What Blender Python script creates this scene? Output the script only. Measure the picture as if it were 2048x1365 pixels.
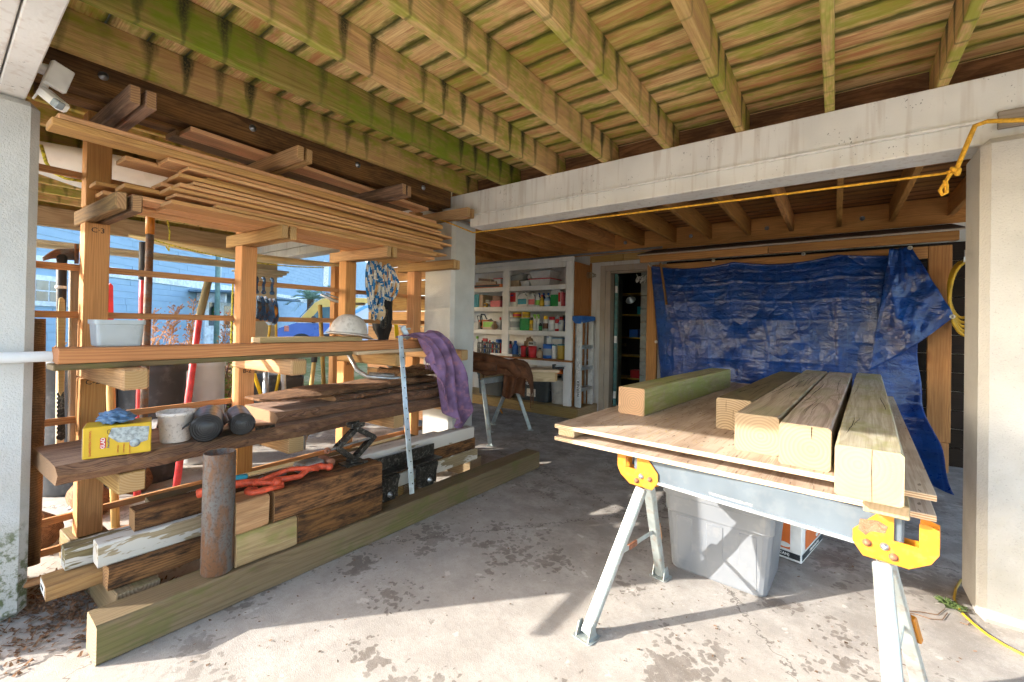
import bpy, bmesh, math, random
from mathutils import Vector, Matrix, Quaternion, noise as mn
random.seed(7)
S = bpy.context.scene
for o in list(bpy.data.objects): bpy.data.objects.remove(o)

# ------------------------------------------------------------------ camera
F, YAW, PIT, ROL, CY, H = 868.28, .640739, .0081061, .0191125, 644.23, 1.2   # focal length in pixels of a 2048 px wide picture
def axes():
    f = Vector((-math.sin(YAW)*math.cos(PIT), math.cos(YAW)*math.cos(PIT), math.sin(PIT)))
    r = Vector((math.cos(YAW), math.sin(YAW), 0)); u = r.cross(f)
    c, s = math.cos(ROL), math.sin(ROL)
    return c*r+s*u, -s*r+c*u, f
AR, AU, AF = axes(); CAM = Vector((0, 0, H))
cd = bpy.data.cameras.new('camera'); cam = bpy.data.objects.new('camera', cd); S.collection.objects.link(cam)
cam.matrix_world = Matrix.Translation(CAM) @ Matrix((AR, AU, -AF)).transposed().to_4x4()
cd.sensor_width = 36; cd.lens = F/2048*36; cd.shift_y = (CY-682.5)/2048; cd.clip_start = .02; cd.clip_end = 600
S.camera = cam
# ------------------------------------------------------------------ light
SUN = Vector((1.58, 1.80, -1)).normalized()
w = bpy.data.worlds.new('World'); S.world = w; w.use_nodes = True
sky = w.node_tree.nodes.new('ShaderNodeTexSky'); sky.sky_type = 'NISHITA'; sky.sun_disc = False
sky.sun_elevation = math.radians(23); sky.sun_rotation = math.radians(221); sky.air_density = 1.0; sky.dust_density = 1.5
bg = w.node_tree.nodes['Background']; bg.inputs[1].default_value = .15
w.node_tree.links.new(sky.outputs[0], bg.inputs[0])
ld = bpy.data.lights.new('sun', 'SUN'); ld.energy = 2.05; ld.angle = math.radians(.5); ld.color = (1, .955, .88)
sun = bpy.data.objects.new('sun', ld); S.collection.objects.link(sun); sun.location = (-6, -8, 8)
sun.rotation_mode = 'QUATERNION'; sun.rotation_quaternion = SUN.to_track_quat('-Z', 'Y')
S.view_settings.view_transform = 'Standard'; S.view_settings.look = 'None'; S.view_settings.gamma = 1
S.view_settings.use_curve_mapping = False; S.view_settings.exposure = 2.62
S.render.engine = 'CYCLES'
S.cycles.max_bounces = 6; S.cycles.diffuse_bounces = 5; S.cycles.glossy_bounces = 2; S.cycles.transmission_bounces = 3; S.cycles.use_adaptive_sampling = True; S.cycles.adaptive_threshold = .04; S.cycles.use_denoising = True

# ------------------------------------------------------------------ measuring: a direction read off the photo, met with a plane of the place
def ray(x, y): return AR*((x-1024)/F) - AU*((y-CY)/F) + AF
def at_z(x, y, z): d = ray(x, y); return CAM + d*((z-H)/d.z)
def at_x(x, y, X): d = ray(x, y); return CAM + d*(X/d.x)
def at_y(x, y, Y): d = ray(x, y); return CAM + d*(Y/d.y)
V = Vector

# ------------------------------------------------------------------ materials
class G:
    def __init__(s, name):
        s.m = bpy.data.materials.new(name); s.m.use_nodes = True; s.nt = s.m.node_tree
        s.nt.nodes.clear(); s.out = s.nt.nodes.new('ShaderNodeOutputMaterial'); s.b = s.nt.nodes.new('ShaderNodeBsdfPrincipled')
        s.nt.links.new(s.b.outputs[0], s.out.inputs[0])
    def set(s, sock, v):
        if isinstance(v, bpy.types.NodeSocket): s.nt.links.new(v, sock)
        else:
            if isinstance(v, (tuple, list)) and len(v) == 3 and sock.type == 'RGBA': v = (*v, 1)
            sock.default_value = v
    def node(s, t, ins=None, **p):
        n = s.nt.nodes.new(t)
        for k, v in p.items(): setattr(n, k, v)
        for k, v in (ins or {}).items(): s.set(n.inputs[k], v)
        return n
    def math(s, op, a, b=0., c=0., clamp=False):
        return s.node('ShaderNodeMath', {0: a, 1: b, 2: c}, operation=op, use_clamp=clamp).outputs[0]
    def vm(s, op, a, b): return s.node('ShaderNodeVectorMath', {0: a, 1: b}, operation=op).outputs[0]
    def mix(s, f, a, b, blend='MIX'):
        n = s.nt.nodes.new('ShaderNodeMix'); n.data_type = 'RGBA'; n.blend_type = blend
        s.set(n.inputs[0], f); s.set(n.inputs[6], a); s.set(n.inputs[7], b); return n.outputs[2]
    def noise(s, v, sc, det=3., ro=.55, dist=0.):
        return s.node('ShaderNodeTexNoise', {'Vector': v, 'Scale': sc, 'Detail': det, 'Roughness': ro, 'Distortion': dist}).outputs[0]
    def sm(s, x, a, b, lo=0., hi=1.):
        return s.node('ShaderNodeMapRange', {0: x, 1: a, 2: b, 3: lo, 4: hi}, interpolation_type='SMOOTHSTEP').outputs[0]
    def sep(s, v): return s.node('ShaderNodeSeparateXYZ', {0: v}).outputs
    def comb(s, x, y, z): return s.node('ShaderNodeCombineXYZ', {0: x, 1: y, 2: z}).outputs[0]
    def scale(s, v, k): return s.vm('MULTIPLY', v, k)
    def obj(s): return s.node('ShaderNodeTexCoord').outputs['Object']
    def pos(s): return s.node('ShaderNodeNewGeometry').outputs['Position']
    def rnd(s): return s.node('ShaderNodeObjectInfo').outputs['Random']
    def onormal(s):
        n = s.node('ShaderNodeTexCoord').outputs['Normal']; return n
    def bump(s, h, st=.3, d=.01):
        s.set(s.b.inputs['Normal'], s.node('ShaderNodeBump', {'Height': h, 'Strength': st, 'Distance': d}).outputs[0])
    def done(s, col, rough=.6, metal=0., spec=.4):
        s.set(s.b.inputs['Base Color'], col); s.set(s.b.inputs['Roughness'], rough); s.set(s.b.inputs['Metallic'], metal)
        s.set(s.b.inputs['Specular IOR Level'], spec); return s.m

MC = {}
def plain(name, col, rough=.5, metal=0., var=.18, sc=9., bump=0., bsc=60., spec=.4, dirt=None, da=.35, coat=0):
    """one-colour surface with uneven tone, a little grime and fine relief"""
    if name in MC: return MC[name]
    g = G(name); v = g.vm('ADD', g.obj(), g.comb(g.math('MULTIPLY', g.rnd(), 37.), g.math('MULTIPLY', g.rnd(), 11.), 0.))
    n = g.noise(v, sc, 2., .6)
    c = g.mix(g.sm(n, .3, .7), tuple(k*(1-var) for k in col), tuple(min(1, k*(1+var)) for k in col))
    if dirt: c = g.mix(g.math('MULTIPLY', g.sm(g.noise(v, sc*2.3, 3., .65), .5, .68), da), c, dirt)
    if bump: g.bump(g.noise(v, bsc, 1., .6), bump, .004)
    r = g.math('ADD', rough-.08, g.math('MULTIPLY', n, .16))
    if coat: g.b.inputs['Coat Weight'].default_value = coat
    MC[name] = g.done(c, r, metal, spec); return MC[name]

def wood(name, light, dark, ring=80., rdark=.55, stain=None, sa=.5, ssc=(1.2, 9, 9), moss=0., mosscol=(.16, .19, .03), paint=None, pth=.5,
         end=None, rough=.75, edge=None, streak=0., wobble=.022, knots=.5, fib=.45, psc=(3, 14, 14), pith=.22):
    """solid wood: growth rings round a pith running along local X, fibres, knots, stains, moss, flaking paint"""
    if name in MC: return MC[name]
    g = G(name); o = g.obj(); r = g.rnd()
    r2 = g.math('FRACT', g.math('MULTIPLY', r, 17.31)); r3 = g.math('FRACT', g.math('MULTIPLY', r, 91.7))
    off = g.comb(g.math('MULTIPLY', r, 40.), g.math('SUBTRACT', g.math('MULTIPLY', r2, pith), pith/2), g.math('SUBTRACT', g.math('MULTIPLY', r3, pith), pith/2))
    v = g.vm('ADD', o, off)
    nx = g.node('ShaderNodeTexNoise', {'Vector': g.scale(v, (1.1, 5, 5)), 'Scale': 1., 'Detail': 1., 'Roughness': .5}).outputs[1]
    d = g.vm('MULTIPLY', g.vm('SUBTRACT', nx, (.5, .5, .5)), (0, wobble*4, wobble*4))
    # knots pull the rings aside
    kv = g.node('ShaderNodeTexVoronoi', {'Vector': g.scale(v, (2.1, 6., 6.)), 'Scale': 1., 'Randomness': 1.}).outputs[0]
    kn = g.sm(kv, .0, .34, 1., 0.)
    vv = g.vm('ADD', v, d); x, y, z = g.sep(vv)
    rad = g.math('SQRT', g.math('ADD', g.math('MULTIPLY', y, y), g.math('MULTIPLY', z, z)))
    rad = g.math('ADD', rad, g.math('MULTIPLY', kn, .03*knots))
    fr = g.math('FRACT', g.math('MULTIPLY', rad, ring))
    late = g.math('MULTIPLY', g.sm(fr, .4, .82), g.sm(fr, .92, 1., 1., 0.))
    fibre = g.noise(g.scale(v, (5, 230, 230)), 1., 1., .6)
    tone = g.noise(g.scale(v, (.8, 5, 5)), 1., 1., .55)
    c = g.mix(g.sm(tone, .3, .72), light, tuple(a*.62+b*.38 for a, b in zip(light, dark)))
    c = g.mix(g.math('MULTIPLY', late, rdark), c, dark)
    c = g.mix(g.math('MULTIPLY', g.sm(fibre, .45, .7), fib), c, tuple(k*.75 for k in dark))
    c = g.mix(g.math('MULTIPLY', g.sm(kv, .05, .15, 1., 0.), .85*min(1, knots)), c, (dark[0]*.55, dark[1]*.4, dark[2]*.35))
    pr = g.math('ADD', .74, g.math('MULTIPLY', g.math('FRACT', g.math('MULTIPLY', r, 53.7)), .44)); c = g.mix(1., c, g.comb(pr, pr, g.math('MULTIPLY', pr, pr)), 'MULTIPLY')
    h = fibre
    if stain:
        s1 = g.noise(g.scale(v, ssc), 1., 5., .72, .25)
        c = g.mix(g.math('MULTIPLY', g.sm(s1, .40, .66), sa), c, stain)
    if moss:
        m1 = g.noise(g.scale(v, (2.8, 8, 8)), 1., 3., .62); m2 = g.noise(g.scale(v, (22, 45, 45)), 1., 1., .6)
        mk = g.sm(g.math('ADD', m1, g.math('MULTIPLY', g.math('SUBTRACT', m2, .5), .35)), .56-moss*.25, .76-moss*.12)
        c = g.mix(g.math('MULTIPLY', mk, min(.9, .45+moss*.4)), c, mosscol)
    if streak:   # black run-down under every joint of the deck above
        P = g.pos(); px, py, pz = g.sep(P)
        t = g.math('FRACT', g.math('DIVIDE', g.math('ADD', g.math('SUBTRACT', py, 1.325-.147*20), g.math('MULTIPLY', g.math('SUBTRACT', g.noise(P, 11., 1.), .5), .03)), .147))
        dd = g.math('SUBTRACT', .5, g.math('ABSOLUTE', g.math('SUBTRACT', t, .5)))
        amp = g.sm(g.noise(g.comb(g.math('MULTIPLY', r, 60.), g.math('MULTIPLY', py, 3.1), 0.), 1., 0.), .28, .66)
        spk = g.sm(g.noise(P, 120., 2., .7), .3, .62, .55, 1.)
        ht = g.sm(g.math('ADD', pz, g.math('MULTIPLY', g.math('SUBTRACT', g.noise(g.comb(px, g.math('MULTIPLY', py, 24.), 0.), 1., 1.), .5), .10)), 2.31, 2.50)
        wid = g.math('ADD', .07, g.math('MULTIPLY', ht, .20))
        near = g.sm(g.math('ADD', g.math('DIVIDE', dd, wid), g.math('MULTIPLY', g.math('SUBTRACT', g.noise(g.comb(px, g.math('MULTIPLY', py, 70.), g.math('MULTIPLY', pz, 9.)), 1., 1.), .5), .7)), .1, 1.15, 1., 0.)
        mk2 = g.math('MULTIPLY', g.math('MULTIPLY', near, g.math('MULTIPLY', g.math('ADD', .12, amp), g.math('MULTIPLY', spk, g.math('ADD', .35, g.math('MULTIPLY', ht, .65))))), streak, clamp=True)
        c = g.mix(g.math('MULTIPLY', near, g.math('MULTIPLY', amp, .5*streak)), c, (.15, .16, .03)); c = g.mix(mk2, c, (.04, .038, .018))
    if edge:     # grime along both long edges of a board of this half width
        ey = g.math('SUBTRACT', edge[0], g.math('ABSOLUTE', g.sep(o)[1]))
        en = g.math('ADD', ey, g.math('MULTIPLY', g.math('SUBTRACT', g.noise(g.scale(v, (7, 30, 30)), 1., 3., .65), .5), .055))
        c = g.mix(g.math('MULTIPLY', g.sm(en, .0, .03, 1., 0.), edge[2]), c, edge[1])
    if end is not None:
        ex = g.math('ABSOLUTE', g.sep(g.onormal())[0]); ef = g.sm(ex, .7, .9)
        ev = g.vm('ADD', v, g.vm('MULTIPLY', g.vm('SUBTRACT', nx, (.5, .5, .5)), (0, .02, .02))); e0, e1, e2 = g.sep(ev)
        er = g.math('SQRT', g.math('ADD', g.math('MULTIPLY', e1, e1), g.math('MULTIPLY', e2, e2)))
        ef_ = g.math('FRACT', g.math('MULTIPLY', g.math('ADD', er, g.math('MULTIPLY', er, er)), 78.)); elate = g.math('MULTIPLY', g.sm(ef_, .2, .8), g.sm(ef_, .88, 1., 1., 0.))
        ec = g.mix(g.math('MULTIPLY', elate, .8), end, tuple(a*.35+b*.65 for a, b in zip(end, dark)))
        ec = g.mix(g.math('MULTIPLY', g.sm(g.noise(g.scale(v, (9, 9, 9)), 1., 1.), .45, .7), .35), ec, tuple(k*.7 for k in end))
        c = g.mix(ef, c, ec)
    if paint:
        p1 = g.noise(g.scale(v, psc), 1., 4., .68, .4)
        pm = g.sm(p1, pth, pth+.025)
        pc = g.mix(g.sm(tone, .35, .7), paint, tuple(k*.8 for k in paint))
        c = g.mix(pm, pc, c); h = g.math('ADD', g.math('MULTIPLY', h, .4), g.math('MULTIPLY', p1, -1.2))
    g.bump(h, .35, .003)
    MC[name] = g.done(c, rough, 0., .25); return MC[name]

# ------------------------------------------------------------------ objects
W = {}; ROOT = S.collection
def link(o, parent, mw):
    ROOT.objects.link(o); o.matrix_world = mw; W[o] = mw
    if parent is not None:
        o.parent = parent; o.matrix_parent_inverse = W[parent].inverted(); o.matrix_basis = mw
    return o
def mesh(name, verts, faces, m=None, smooth=False):
    d = bpy.data.meshes.new(name); d.from_pydata([tuple(v) for v in verts], [], faces); d.update()
    if m: d.materials.append(m)
    if smooth:
        for p in d.polygons: p.use_smooth = True
    return d
def add(name, d, parent=None, mw=None): return link(bpy.data.objects.new(name, d), parent, mw or Matrix())
def fixn(d):
    b = bmesh.new(); b.from_mesh(d); bmesh.ops.recalc_face_normals(b, faces=b.faces); b.to_mesh(d); b.free(); return d
def hullmesh(name, pts, m):
    b = bmesh.new()
    for p in pts: b.verts.new(p)
    bmesh.ops.convex_hull(b, input=b.verts); bmesh.ops.dissolve_limit(b, angle_limit=.01, verts=b.verts, edges=b.edges)
    d = bpy.data.meshes.new(name); b.to_mesh(d); b.free(); d.materials.append(m); return d
HC = {}
def cbox(name, hx, hy, hz, m, b=.004):
    k = (round(hx, 4), round(hy, 4), round(hz, 4), m.name, b)
    if k in HC: return HC[k]
    b = min(b, hx*.45, hy*.45, hz*.45); pts = []
    for sx in (-1, 1):
        for sy in (-1, 1):
            for sz in (-1, 1):
                pts += [(sx*hx, sy*(hy-b), sz*(hz-b)), (sx*(hx-b), sy*hy, sz*(hz-b)), (sx*(hx-b), sy*(hy-b), sz*hz)]
    HC[k] = hullmesh(name, pts, m); return HC[k]
def T(name, label, cat, loc, group=None, kind=None):
    o = bpy.data.objects.new(name, None); o.empty_display_size = .1; link(o, None, Matrix.Translation(V(loc)))
    return tag(o, label, cat, group, kind)
def tag(o, label=None, cat=None, group=None, kind=None):
    if label: o['label'] = label
    if cat: o['category'] = cat
    if group: o['group'] = group
    if kind: o['kind'] = kind
    return o
def box(name, x0, x1, y0, y1, z0, z1, m, parent=None, b=.004, along=None):
    """axis box; its local X (the grain) follows the given axis, else the longest"""
    s = [abs(x1-x0)/2, abs(y1-y0)/2, abs(z1-z0)/2]; c = V(((x0+x1)/2, (y0+y1)/2, (z0+z1)/2))
    a = along if along is not None else s.index(max(s))
    if a == 0: R = Matrix(); h = s
    elif a == 1: R = Matrix(((0, -1, 0), (1, 0, 0), (0, 0, 1))).to_4x4(); h = [s[1], s[0], s[2]]
    else: R = Matrix(((0, 0, -1), (0, 1, 0), (1, 0, 0))).to_4x4(); h = [s[2], s[1], s[0]]
    return add(name, cbox(name, *h, m, b), parent, Matrix.Translation(c) @ R)
def frame(a, b, up=V((0, 0, 1)), tw=0.):
    x = (V(b)-V(a)).normalized(); y = up.cross(x)
    if y.length < 1e-4: y = V((0, 1, 0)).cross(x)
    y.normalize(); z = x.cross(y)
    M = Matrix((x, y, z)).transposed().to_4x4()
    return Matrix.Translation((V(a)+V(b))/2) @ M @ Matrix.Rotation(tw, 4, 'X')
def beam(name, a, b, w, h, m, parent=None, bev=.004, tw=0., up=V((0, 0, 1))):
    """timber from a to b (centre line), w across, h high, grain along it"""
    L = (V(b)-V(a)).length
    return add(name, cbox(name, L/2, w/2, h/2, m, bev), parent, frame(a, b, up, tw))
def rough(name, L, w_, h_, m, bev, seed):
    """sawn timber with slightly wandering faces, worn corners and uneven ends"""
    N = max(6, int(L/.07)); vs, fs = [], []
    for i in range(N+1):
        t = i/N; x = (t-.5)*L; b = bev*(.6+1.1*abs(mn.noise(V((t*L*5, seed, 0))))+(.5 if i in (0, N) else 0))
        sec = [(w_/2, -h_/2+b), (w_/2, h_/2-b), (w_/2-b, h_/2), (-w_/2+b, h_/2), (-w_/2, h_/2-b), (-w_/2, -h_/2+b), (-w_/2+b, -h_/2), (w_/2-b, -h_/2)]
        for k, (y, z) in enumerate(sec):
            q = V((x*4, k*3.7, seed)); e = .0022*mn.noise(q)+.0014*mn.noise(q*5)
            dy = -abs(e) if y > 0 else abs(e); dz = -abs(.0018*mn.noise(q*2.3)) if z > 0 else 0
            vs.append((x+(.0035*mn.noise(V((k*2.1, seed, 7))) if i in (0, N) else 0), y+dy, z+dz))
    for i in range(N):
        for k in range(8): fs.append((i*8+k, i*8+(k+1) % 8, (i+1)*8+(k+1) % 8, (i+1)*8+k))
    fs += [tuple(range(7, -1, -1)), tuple(N*8+k for k in range(8))]
    return fixn(mesh(name, vs, fs, m))
def tubemesh(name, pts, r, m, n=10, cap=True, closed=False):
    pts = [V(p) for p in pts]; N = len(pts); rs = r if isinstance(r, (list, tuple)) else [r]*N
    vs, fs = [], []; prev = None
    for i, p in enumerate(pts):
        if closed: t = (pts[(i+1) % N]-pts[i-1]).normalized()
        else: t = (pts[min(i+1, N-1)]-pts[max(i-1, 0)]).normalized()
        if prev is None:
            u = t.cross(V((0, 0, 1)))
            if u.length < 1e-3: u = t.cross(V((0, 1, 0)))
        else: u = prev - t*prev.dot(t)
        u.normalize(); prev = u; w2 = t.cross(u)
        for k in range(n):
            a = 2*math.pi*k/n; vs.append(p+(u*math.cos(a)+w2*math.sin(a))*rs[i])
    for i in range(N if closed else N-1):
        for k in range(n):
            j = (i+1) % N; fs.append((i*n+k, i*n+(k+1) % n, j*n+(k+1) % n, j*n+k))
    if cap and not closed: fs += [tuple(range(n-1, -1, -1)), tuple((N-1)*n+k for k in range(n))]
    return fixn(mesh(name, vs, fs, m, n > 6))
def tube(name, pts, r, m, parent=None, n=10, closed=False):
    c = sum((V(p) for p in pts), V())/len(pts)
    return add(name, tubemesh(name, [V(p)-c for p in pts], r, m, n, True, closed), parent, Matrix.Translation(c))
def rod(name, a, b, r, m, parent=None, n=12, r2=None):
    """round bar; built with its length along local X"""
    L = (V(b)-V(a)).length
    d = tubemesh(name, [(-L/2, 0, 0), (-L/2+.002, 0, 0), (L/2-.002, 0, 0), (L/2, 0, 0)], [r*.9, r, r2 or r, (r2 or r)*.9], m, n)
    return add(name, d, parent, frame(a, b))
def lathemesh(name, prof, m, n=20):
    vs, fs = [], []
    for r, z in prof:
        for k in range(n):
            a = 2*math.pi*k/n; vs.append((r*math.cos(a), r*math.sin(a), z))
    for i in range(len(prof)-1):
        for k in range(n): fs.append((i*n+k, i*n+(k+1) % n, (i+1)*n+(k+1) % n, (i+1)*n+k))
    if prof[0][0] > 0: fs.append(tuple(range(n-1, -1, -1)))
    if prof[-1][0] > 0: fs.append(tuple((len(prof)-1)*n+k for k in range(n)))
    d = mesh(name, vs, fs, m)
    for p in d.polygons: p.use_smooth = len(p.vertices) == 4
    return fixn(d)
def lathe(name, prof, loc, m, parent=None, n=20, mw=None):
    return add(name, lathemesh(name, prof, m, n), parent, mw or Matrix.Translation(V(loc)))
def grid(name, fn, nu, nv, m, parent=None, thick=.004, smooth=True, orient=None):
    """sheet given by fn(u,v), given real thickness"""
    P = [V(fn(i/nu, j/nv)) for j in range(nv+1) for i in range(nu+1)]; c = sum(P, V())/len(P)
    fs = [(j*(nu+1)+i, j*(nu+1)+i+1, (j+1)*(nu+1)+i+1, (j+1)*(nu+1)+i) for j in range(nv) for i in range(nu)]
    d = mesh(name, [p-c for p in P], fs, m, smooth); o = add(name, d, parent, Matrix.Translation(c))
    if thick:
        md = o.modifiers.new('thickness', 'SOLIDIFY'); md.thickness = thick; md.offset = 0
    return o
def prism(name, poly, a, b, m, parent=None, bev=0, mw=None, smooth=False):
    """polygon (x,y) pulled along z from a to b, placed by mw"""
    n = len(poly); vs = [(x, y, a) for x, y in poly]+[(x, y, b) for x, y in poly]
    fs = [tuple(range(n-1, -1, -1)), tuple(range(n, 2*n))]+[(k, (k+1) % n, n+(k+1) % n, n+k) for k in range(n)]
    d = fixn(mesh(name, vs, fs, m)); o = add(name, d, parent, mw or Matrix())
    if bev:
        md = o.modifiers.new('bevel', 'BEVEL'); md.width = bev; md.segments = 2; md.limit_method = 'ANGLE'
    return o
def mat3(x, y, z, loc): return Matrix.Translation(V(loc)) @ Matrix((V(x), V(y), V(z))).transposed().to_4x4()
def text(name, s, size, m, mw, parent=None, th=.0006, bold=False, align='CENTER'):
    cu = bpy.data.curves.new(name, 'FONT'); cu.body = s; cu.size = size; cu.align_x = align; cu.align_y = 'CENTER'; cu.extrude = th; cu.resolution_u = 2
    if bold: cu.offset = size*.018
    t = bpy.data.objects.new(name, cu); ROOT.objects.link(t)
    d = bpy.data.meshes.new_from_object(t); bpy.data.objects.remove(t); d.materials.clear(); d.materials.append(m)
    return add(name, d, parent, mw)
def join_boxes(name, L, m, parent=None, b=0):
    """several boxes (x0,x1,y0,y1,z0,z1) welded into one part"""
    vs, fs = [], []; c = V((sum(q[0]+q[1] for q in L), sum(q[2]+q[3] for q in L), sum(q[4]+q[5] for q in L)))/(2*len(L))
    for x0, x1, y0, y1, z0, z1 in L:
        k = len(vs); vs += [V((x, y, z))-c for x in (x0, x1) for y in (y0, y1) for z in (z0, z1)]
        fs += [tuple(k+i for i in f) for f in ((0, 1, 3, 2), (4, 6, 7, 5), (0, 4, 5, 1), (2, 3, 7, 6), (0, 2, 6, 4), (1, 5, 7, 3))]
    o = add(name, mesh(name, vs, fs, m), parent, Matrix.Translation(c))
    if b:
        md = o.modifiers.new('bevel', 'BEVEL'); md.width = b; md.segments = 1; md.limit_method = 'ANGLE'
    return o
def rect(cx, cy, w, h, r=.0, n=4):
    if r <= 0: return [(cx-w/2, cy-h/2), (cx+w/2, cy-h/2), (cx+w/2, cy+h/2), (cx-w/2, cy+h/2)]
    out = []
    for (sx, sy, a0) in ((1, 1, 0), (-1, 1, 90), (-1, -1, 180), (1, -1, 270)):
        for k in range(n+1):
            a = math.radians(a0+90*k/n); out.append((cx+sx*(w/2-r)+r*math.cos(a), cy+sy*(h/2-r)+r*math.sin(a)))
    return out
def U(a, b): return random.uniform(a, b)

# ================================================================== SETTING
# ---- surface materials
def mk_floor():
    g = G('concrete'); P = g.pos(); x, y, z = g.sep(P)
    n1 = g.noise(P, 1.1, 3., .6); n2 = g.noise(P, 6., 4., .7); n3 = g.noise(P, 55., 3., .75); n4 = g.noise(P, 240., 1., .6)
    c = g.mix(g.sm(n2, .3, .72), (.43, .395, .355), (.33, .30, .265))
    c = g.mix(g.math('MULTIPLY', g.sm(n3, .48, .7), .5), c, (.30, .265, .235))
    c = g.mix(g.math('MULTIPLY', g.sm(n1, .52, .66), .3), c, (.40, .32, .26))
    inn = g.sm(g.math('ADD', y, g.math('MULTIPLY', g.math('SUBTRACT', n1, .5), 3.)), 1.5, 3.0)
    c = g.mix(g.math('MULTIPLY', g.math('MULTIPLY', inn, g.sm(n2, .38, .62, .35, 1.)), .62), c, (.185, .16, .14))  # brownish inner floor, deepened to stand in for shade under the deck
    # flaked damp patches: small lobes gathered into drifts
    wv = g.vm('MULTIPLY', g.vm('SUBTRACT', g.node('ShaderNodeTexNoise', {'Vector': P, 'Scale': 30., 'Detail': 2.}).outputs[1], (.5, .5, .5)), (.05, .05, 0))
    vo = g.node('ShaderNodeTexVoronoi', {'Vector': g.vm('ADD', P, wv), 'Scale': 34., 'Randomness': 1.}).outputs[0]
    drift = g.noise(g.vm('ADD', P, (3.1, 1.7, 0)), 2.1, 3., .62)
    spots = g.math('MULTIPLY', g.sm(g.math('ADD', vo, g.math('MULTIPLY', g.math('SUBTRACT', drift, .545), -4.6)), .22, .34, 1., 0.), g.sm(y, .2, .9))
    c = g.mix(g.math('MULTIPLY', spots, g.sm(n2, .3, .6, .45, .8)), c, (.145, .12, .10))
    # trowel sweeps, grit, hairline cracks, pale scuffs
    tw = g.noise(g.vm('MULTIPLY', g.vm('ADD', P, g.comb(0., g.math('MULTIPLY', x, .5), 0.)), (2.2, 13, 1)), 1., 3., .65)
    c = g.mix(g.math('MULTIPLY', g.sm(tw, .5, .7), .25), c, (.33, .28, .24))
    c = g.mix(g.math('MULTIPLY', g.sm(n4, .62, .74), .5), c, (.2, .17, .15))
    c = g.mix(g.math('MULTIPLY', g.sm(n4, .26, .38, 1., 0.), .3), c, (.66, .62, .57))
    ck = g.node('ShaderNodeTexVoronoi', {'Vector': g.vm('ADD', P, g.vm('MULTIPLY', wv, (3, 3, 0))), 'Scale': .55, 'Randomness': 1.}, feature='DISTANCE_TO_EDGE').outputs[0]
    c = g.mix(g.math('MULTIPLY', g.sm(ck, .0015, .004, 1., 0.), .7), c, (.11, .09, .075))
    c = g.mix(g.math('MULTIPLY', g.sm(g.noise(P, 9., 3., .6), .66, .7), .4), c, (.66, .61, .55))
    g.bump(g.math('ADD', g.math('MULTIPLY', n3, .6), g.math('MULTIPLY', n4, .5)), .4, .004)
    return g.done(c, g.math('SUBTRACT', .8, g.math('MULTIPLY', spots, .2)), 0., .3)
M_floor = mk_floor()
def mk_stucco(name, col, alg=0.):
    g = G(name); P = g.pos(); x, y, z = g.sep(P)
    n = g.noise(P, 130., 2., .6); n1 = g.noise(P, 3.5, 3., .6)
    c = g.mix(g.sm(n1, .35, .7), col, tuple(k*.84 for k in col))
    c = g.mix(g.math('MULTIPLY', g.sm(g.noise(P, 150., 1., .5), .66, .74), .3), c, tuple(k*.45 for k in col))
    low = g.math('ADD', z, g.math('MULTIPLY', g.math('SUBTRACT', g.noise(P, 9., 2., .65), .5), 1.))
    c = g.mix(g.math('MULTIPLY', g.sm(low, .05, .75, 1., 0.), .4), c, (.34, .31, .24))
    if alg:
        a = g.math('MULTIPLY', g.sm(low, .1, .5, 1., 0.), g.sm(g.noise(P, 28., 3., .7), .42, .6))
        c = g.mix(g.math('MULTIPLY', a, alg), c, (.09, .11, .035))
    g.bump(n, .55, .006)
    return g.done(c, .88, 0., .2)
M_stucco = mk_stucco('stucco', (.53, .515, .49)); M_stucco_l = mk_stucco('stucco_mossy', (.60, .60, .59), .9); M_cream = mk_stucco('cream_stucco', (.66, .55, .38))
def mk_paint(name, col, dirt=(.12, .10, .07), da=.75, streaks=.35):
    g = G(name); P = g.pos(); x, y, z = g.sep(P); n1 = g.noise(P, 3., 2., .6)
    c = g.mix(g.sm(n1, .3, .7), col, tuple(k*.86 for k in col))
    st = g.noise(g.comb(g.math('MULTIPLY', x, 26.), g.math('MULTIPLY', y, 26.), g.math('MULTIPLY', z, 2.)), 1., 2., .6)
    c = g.mix(g.math('MULTIPLY', g.sm(st, .5, .7), streaks), c, (.44, .33, .23))
    sp = g.math('MULTIPLY', g.sm(g.noise(P, 55., 3., .75), .645, .68), g.sm(g.noise(P, 4., 1.), .45, .62))
    c = g.mix(g.math('MULTIPLY', sp, da), c, dirt)
    g.bump(g.noise(P, 90., 1.), .2, .003)
    return g.done(c, .62, 0., .3)
M_white = mk_paint('white_paint', (.87, .845, .79), da=.95, streaks=.28); M_white2 = mk_paint('shelf_paint', (.86, .83, .79), da=.3, streaks=.1)
M_wallw = mk_paint('old_white_wall', (.70, .67, .63), (.16, .12, .09), .8, .55); M_trimw = mk_paint('door_trim_paint', (.47, .39, .31), (.14, .09, .05), .8, .6)
W_joist = wood('joist_wood', (.80, .57, .25), (.50, .27, .09), 105, .28, stain=(.42, .20, .11), sa=.55, ssc=(2.5, 12, 12), moss=.58, mosscol=(.25, .33, .012), streak=1., rough=.8)
W_joistg = wood('joist_wood_mossy', (.52, .42, .16), (.30, .21, .06), 62, .5, stain=(.25, .14, .06), sa=.25, moss=.85, mosscol=(.17, .26, .008), streak=1., rough=.85)
W_deck = wood('deck_board_wood', (.86, .68, .29), (.54, .22, .08), 85, .3, stain=(.50, .18, .08), sa=.8, ssc=(2.2, 15, 15), moss=.55, mosscol=(.31, .40, .02), edge=(.07, (.085, .09, .012), .9), rough=.85)
W_far = wood('far_joist_wood', (.70, .34, .10), (.38, .16, .04), 90, .45, stain=(.2, .09, .03), sa=.3, rough=.8)
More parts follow.
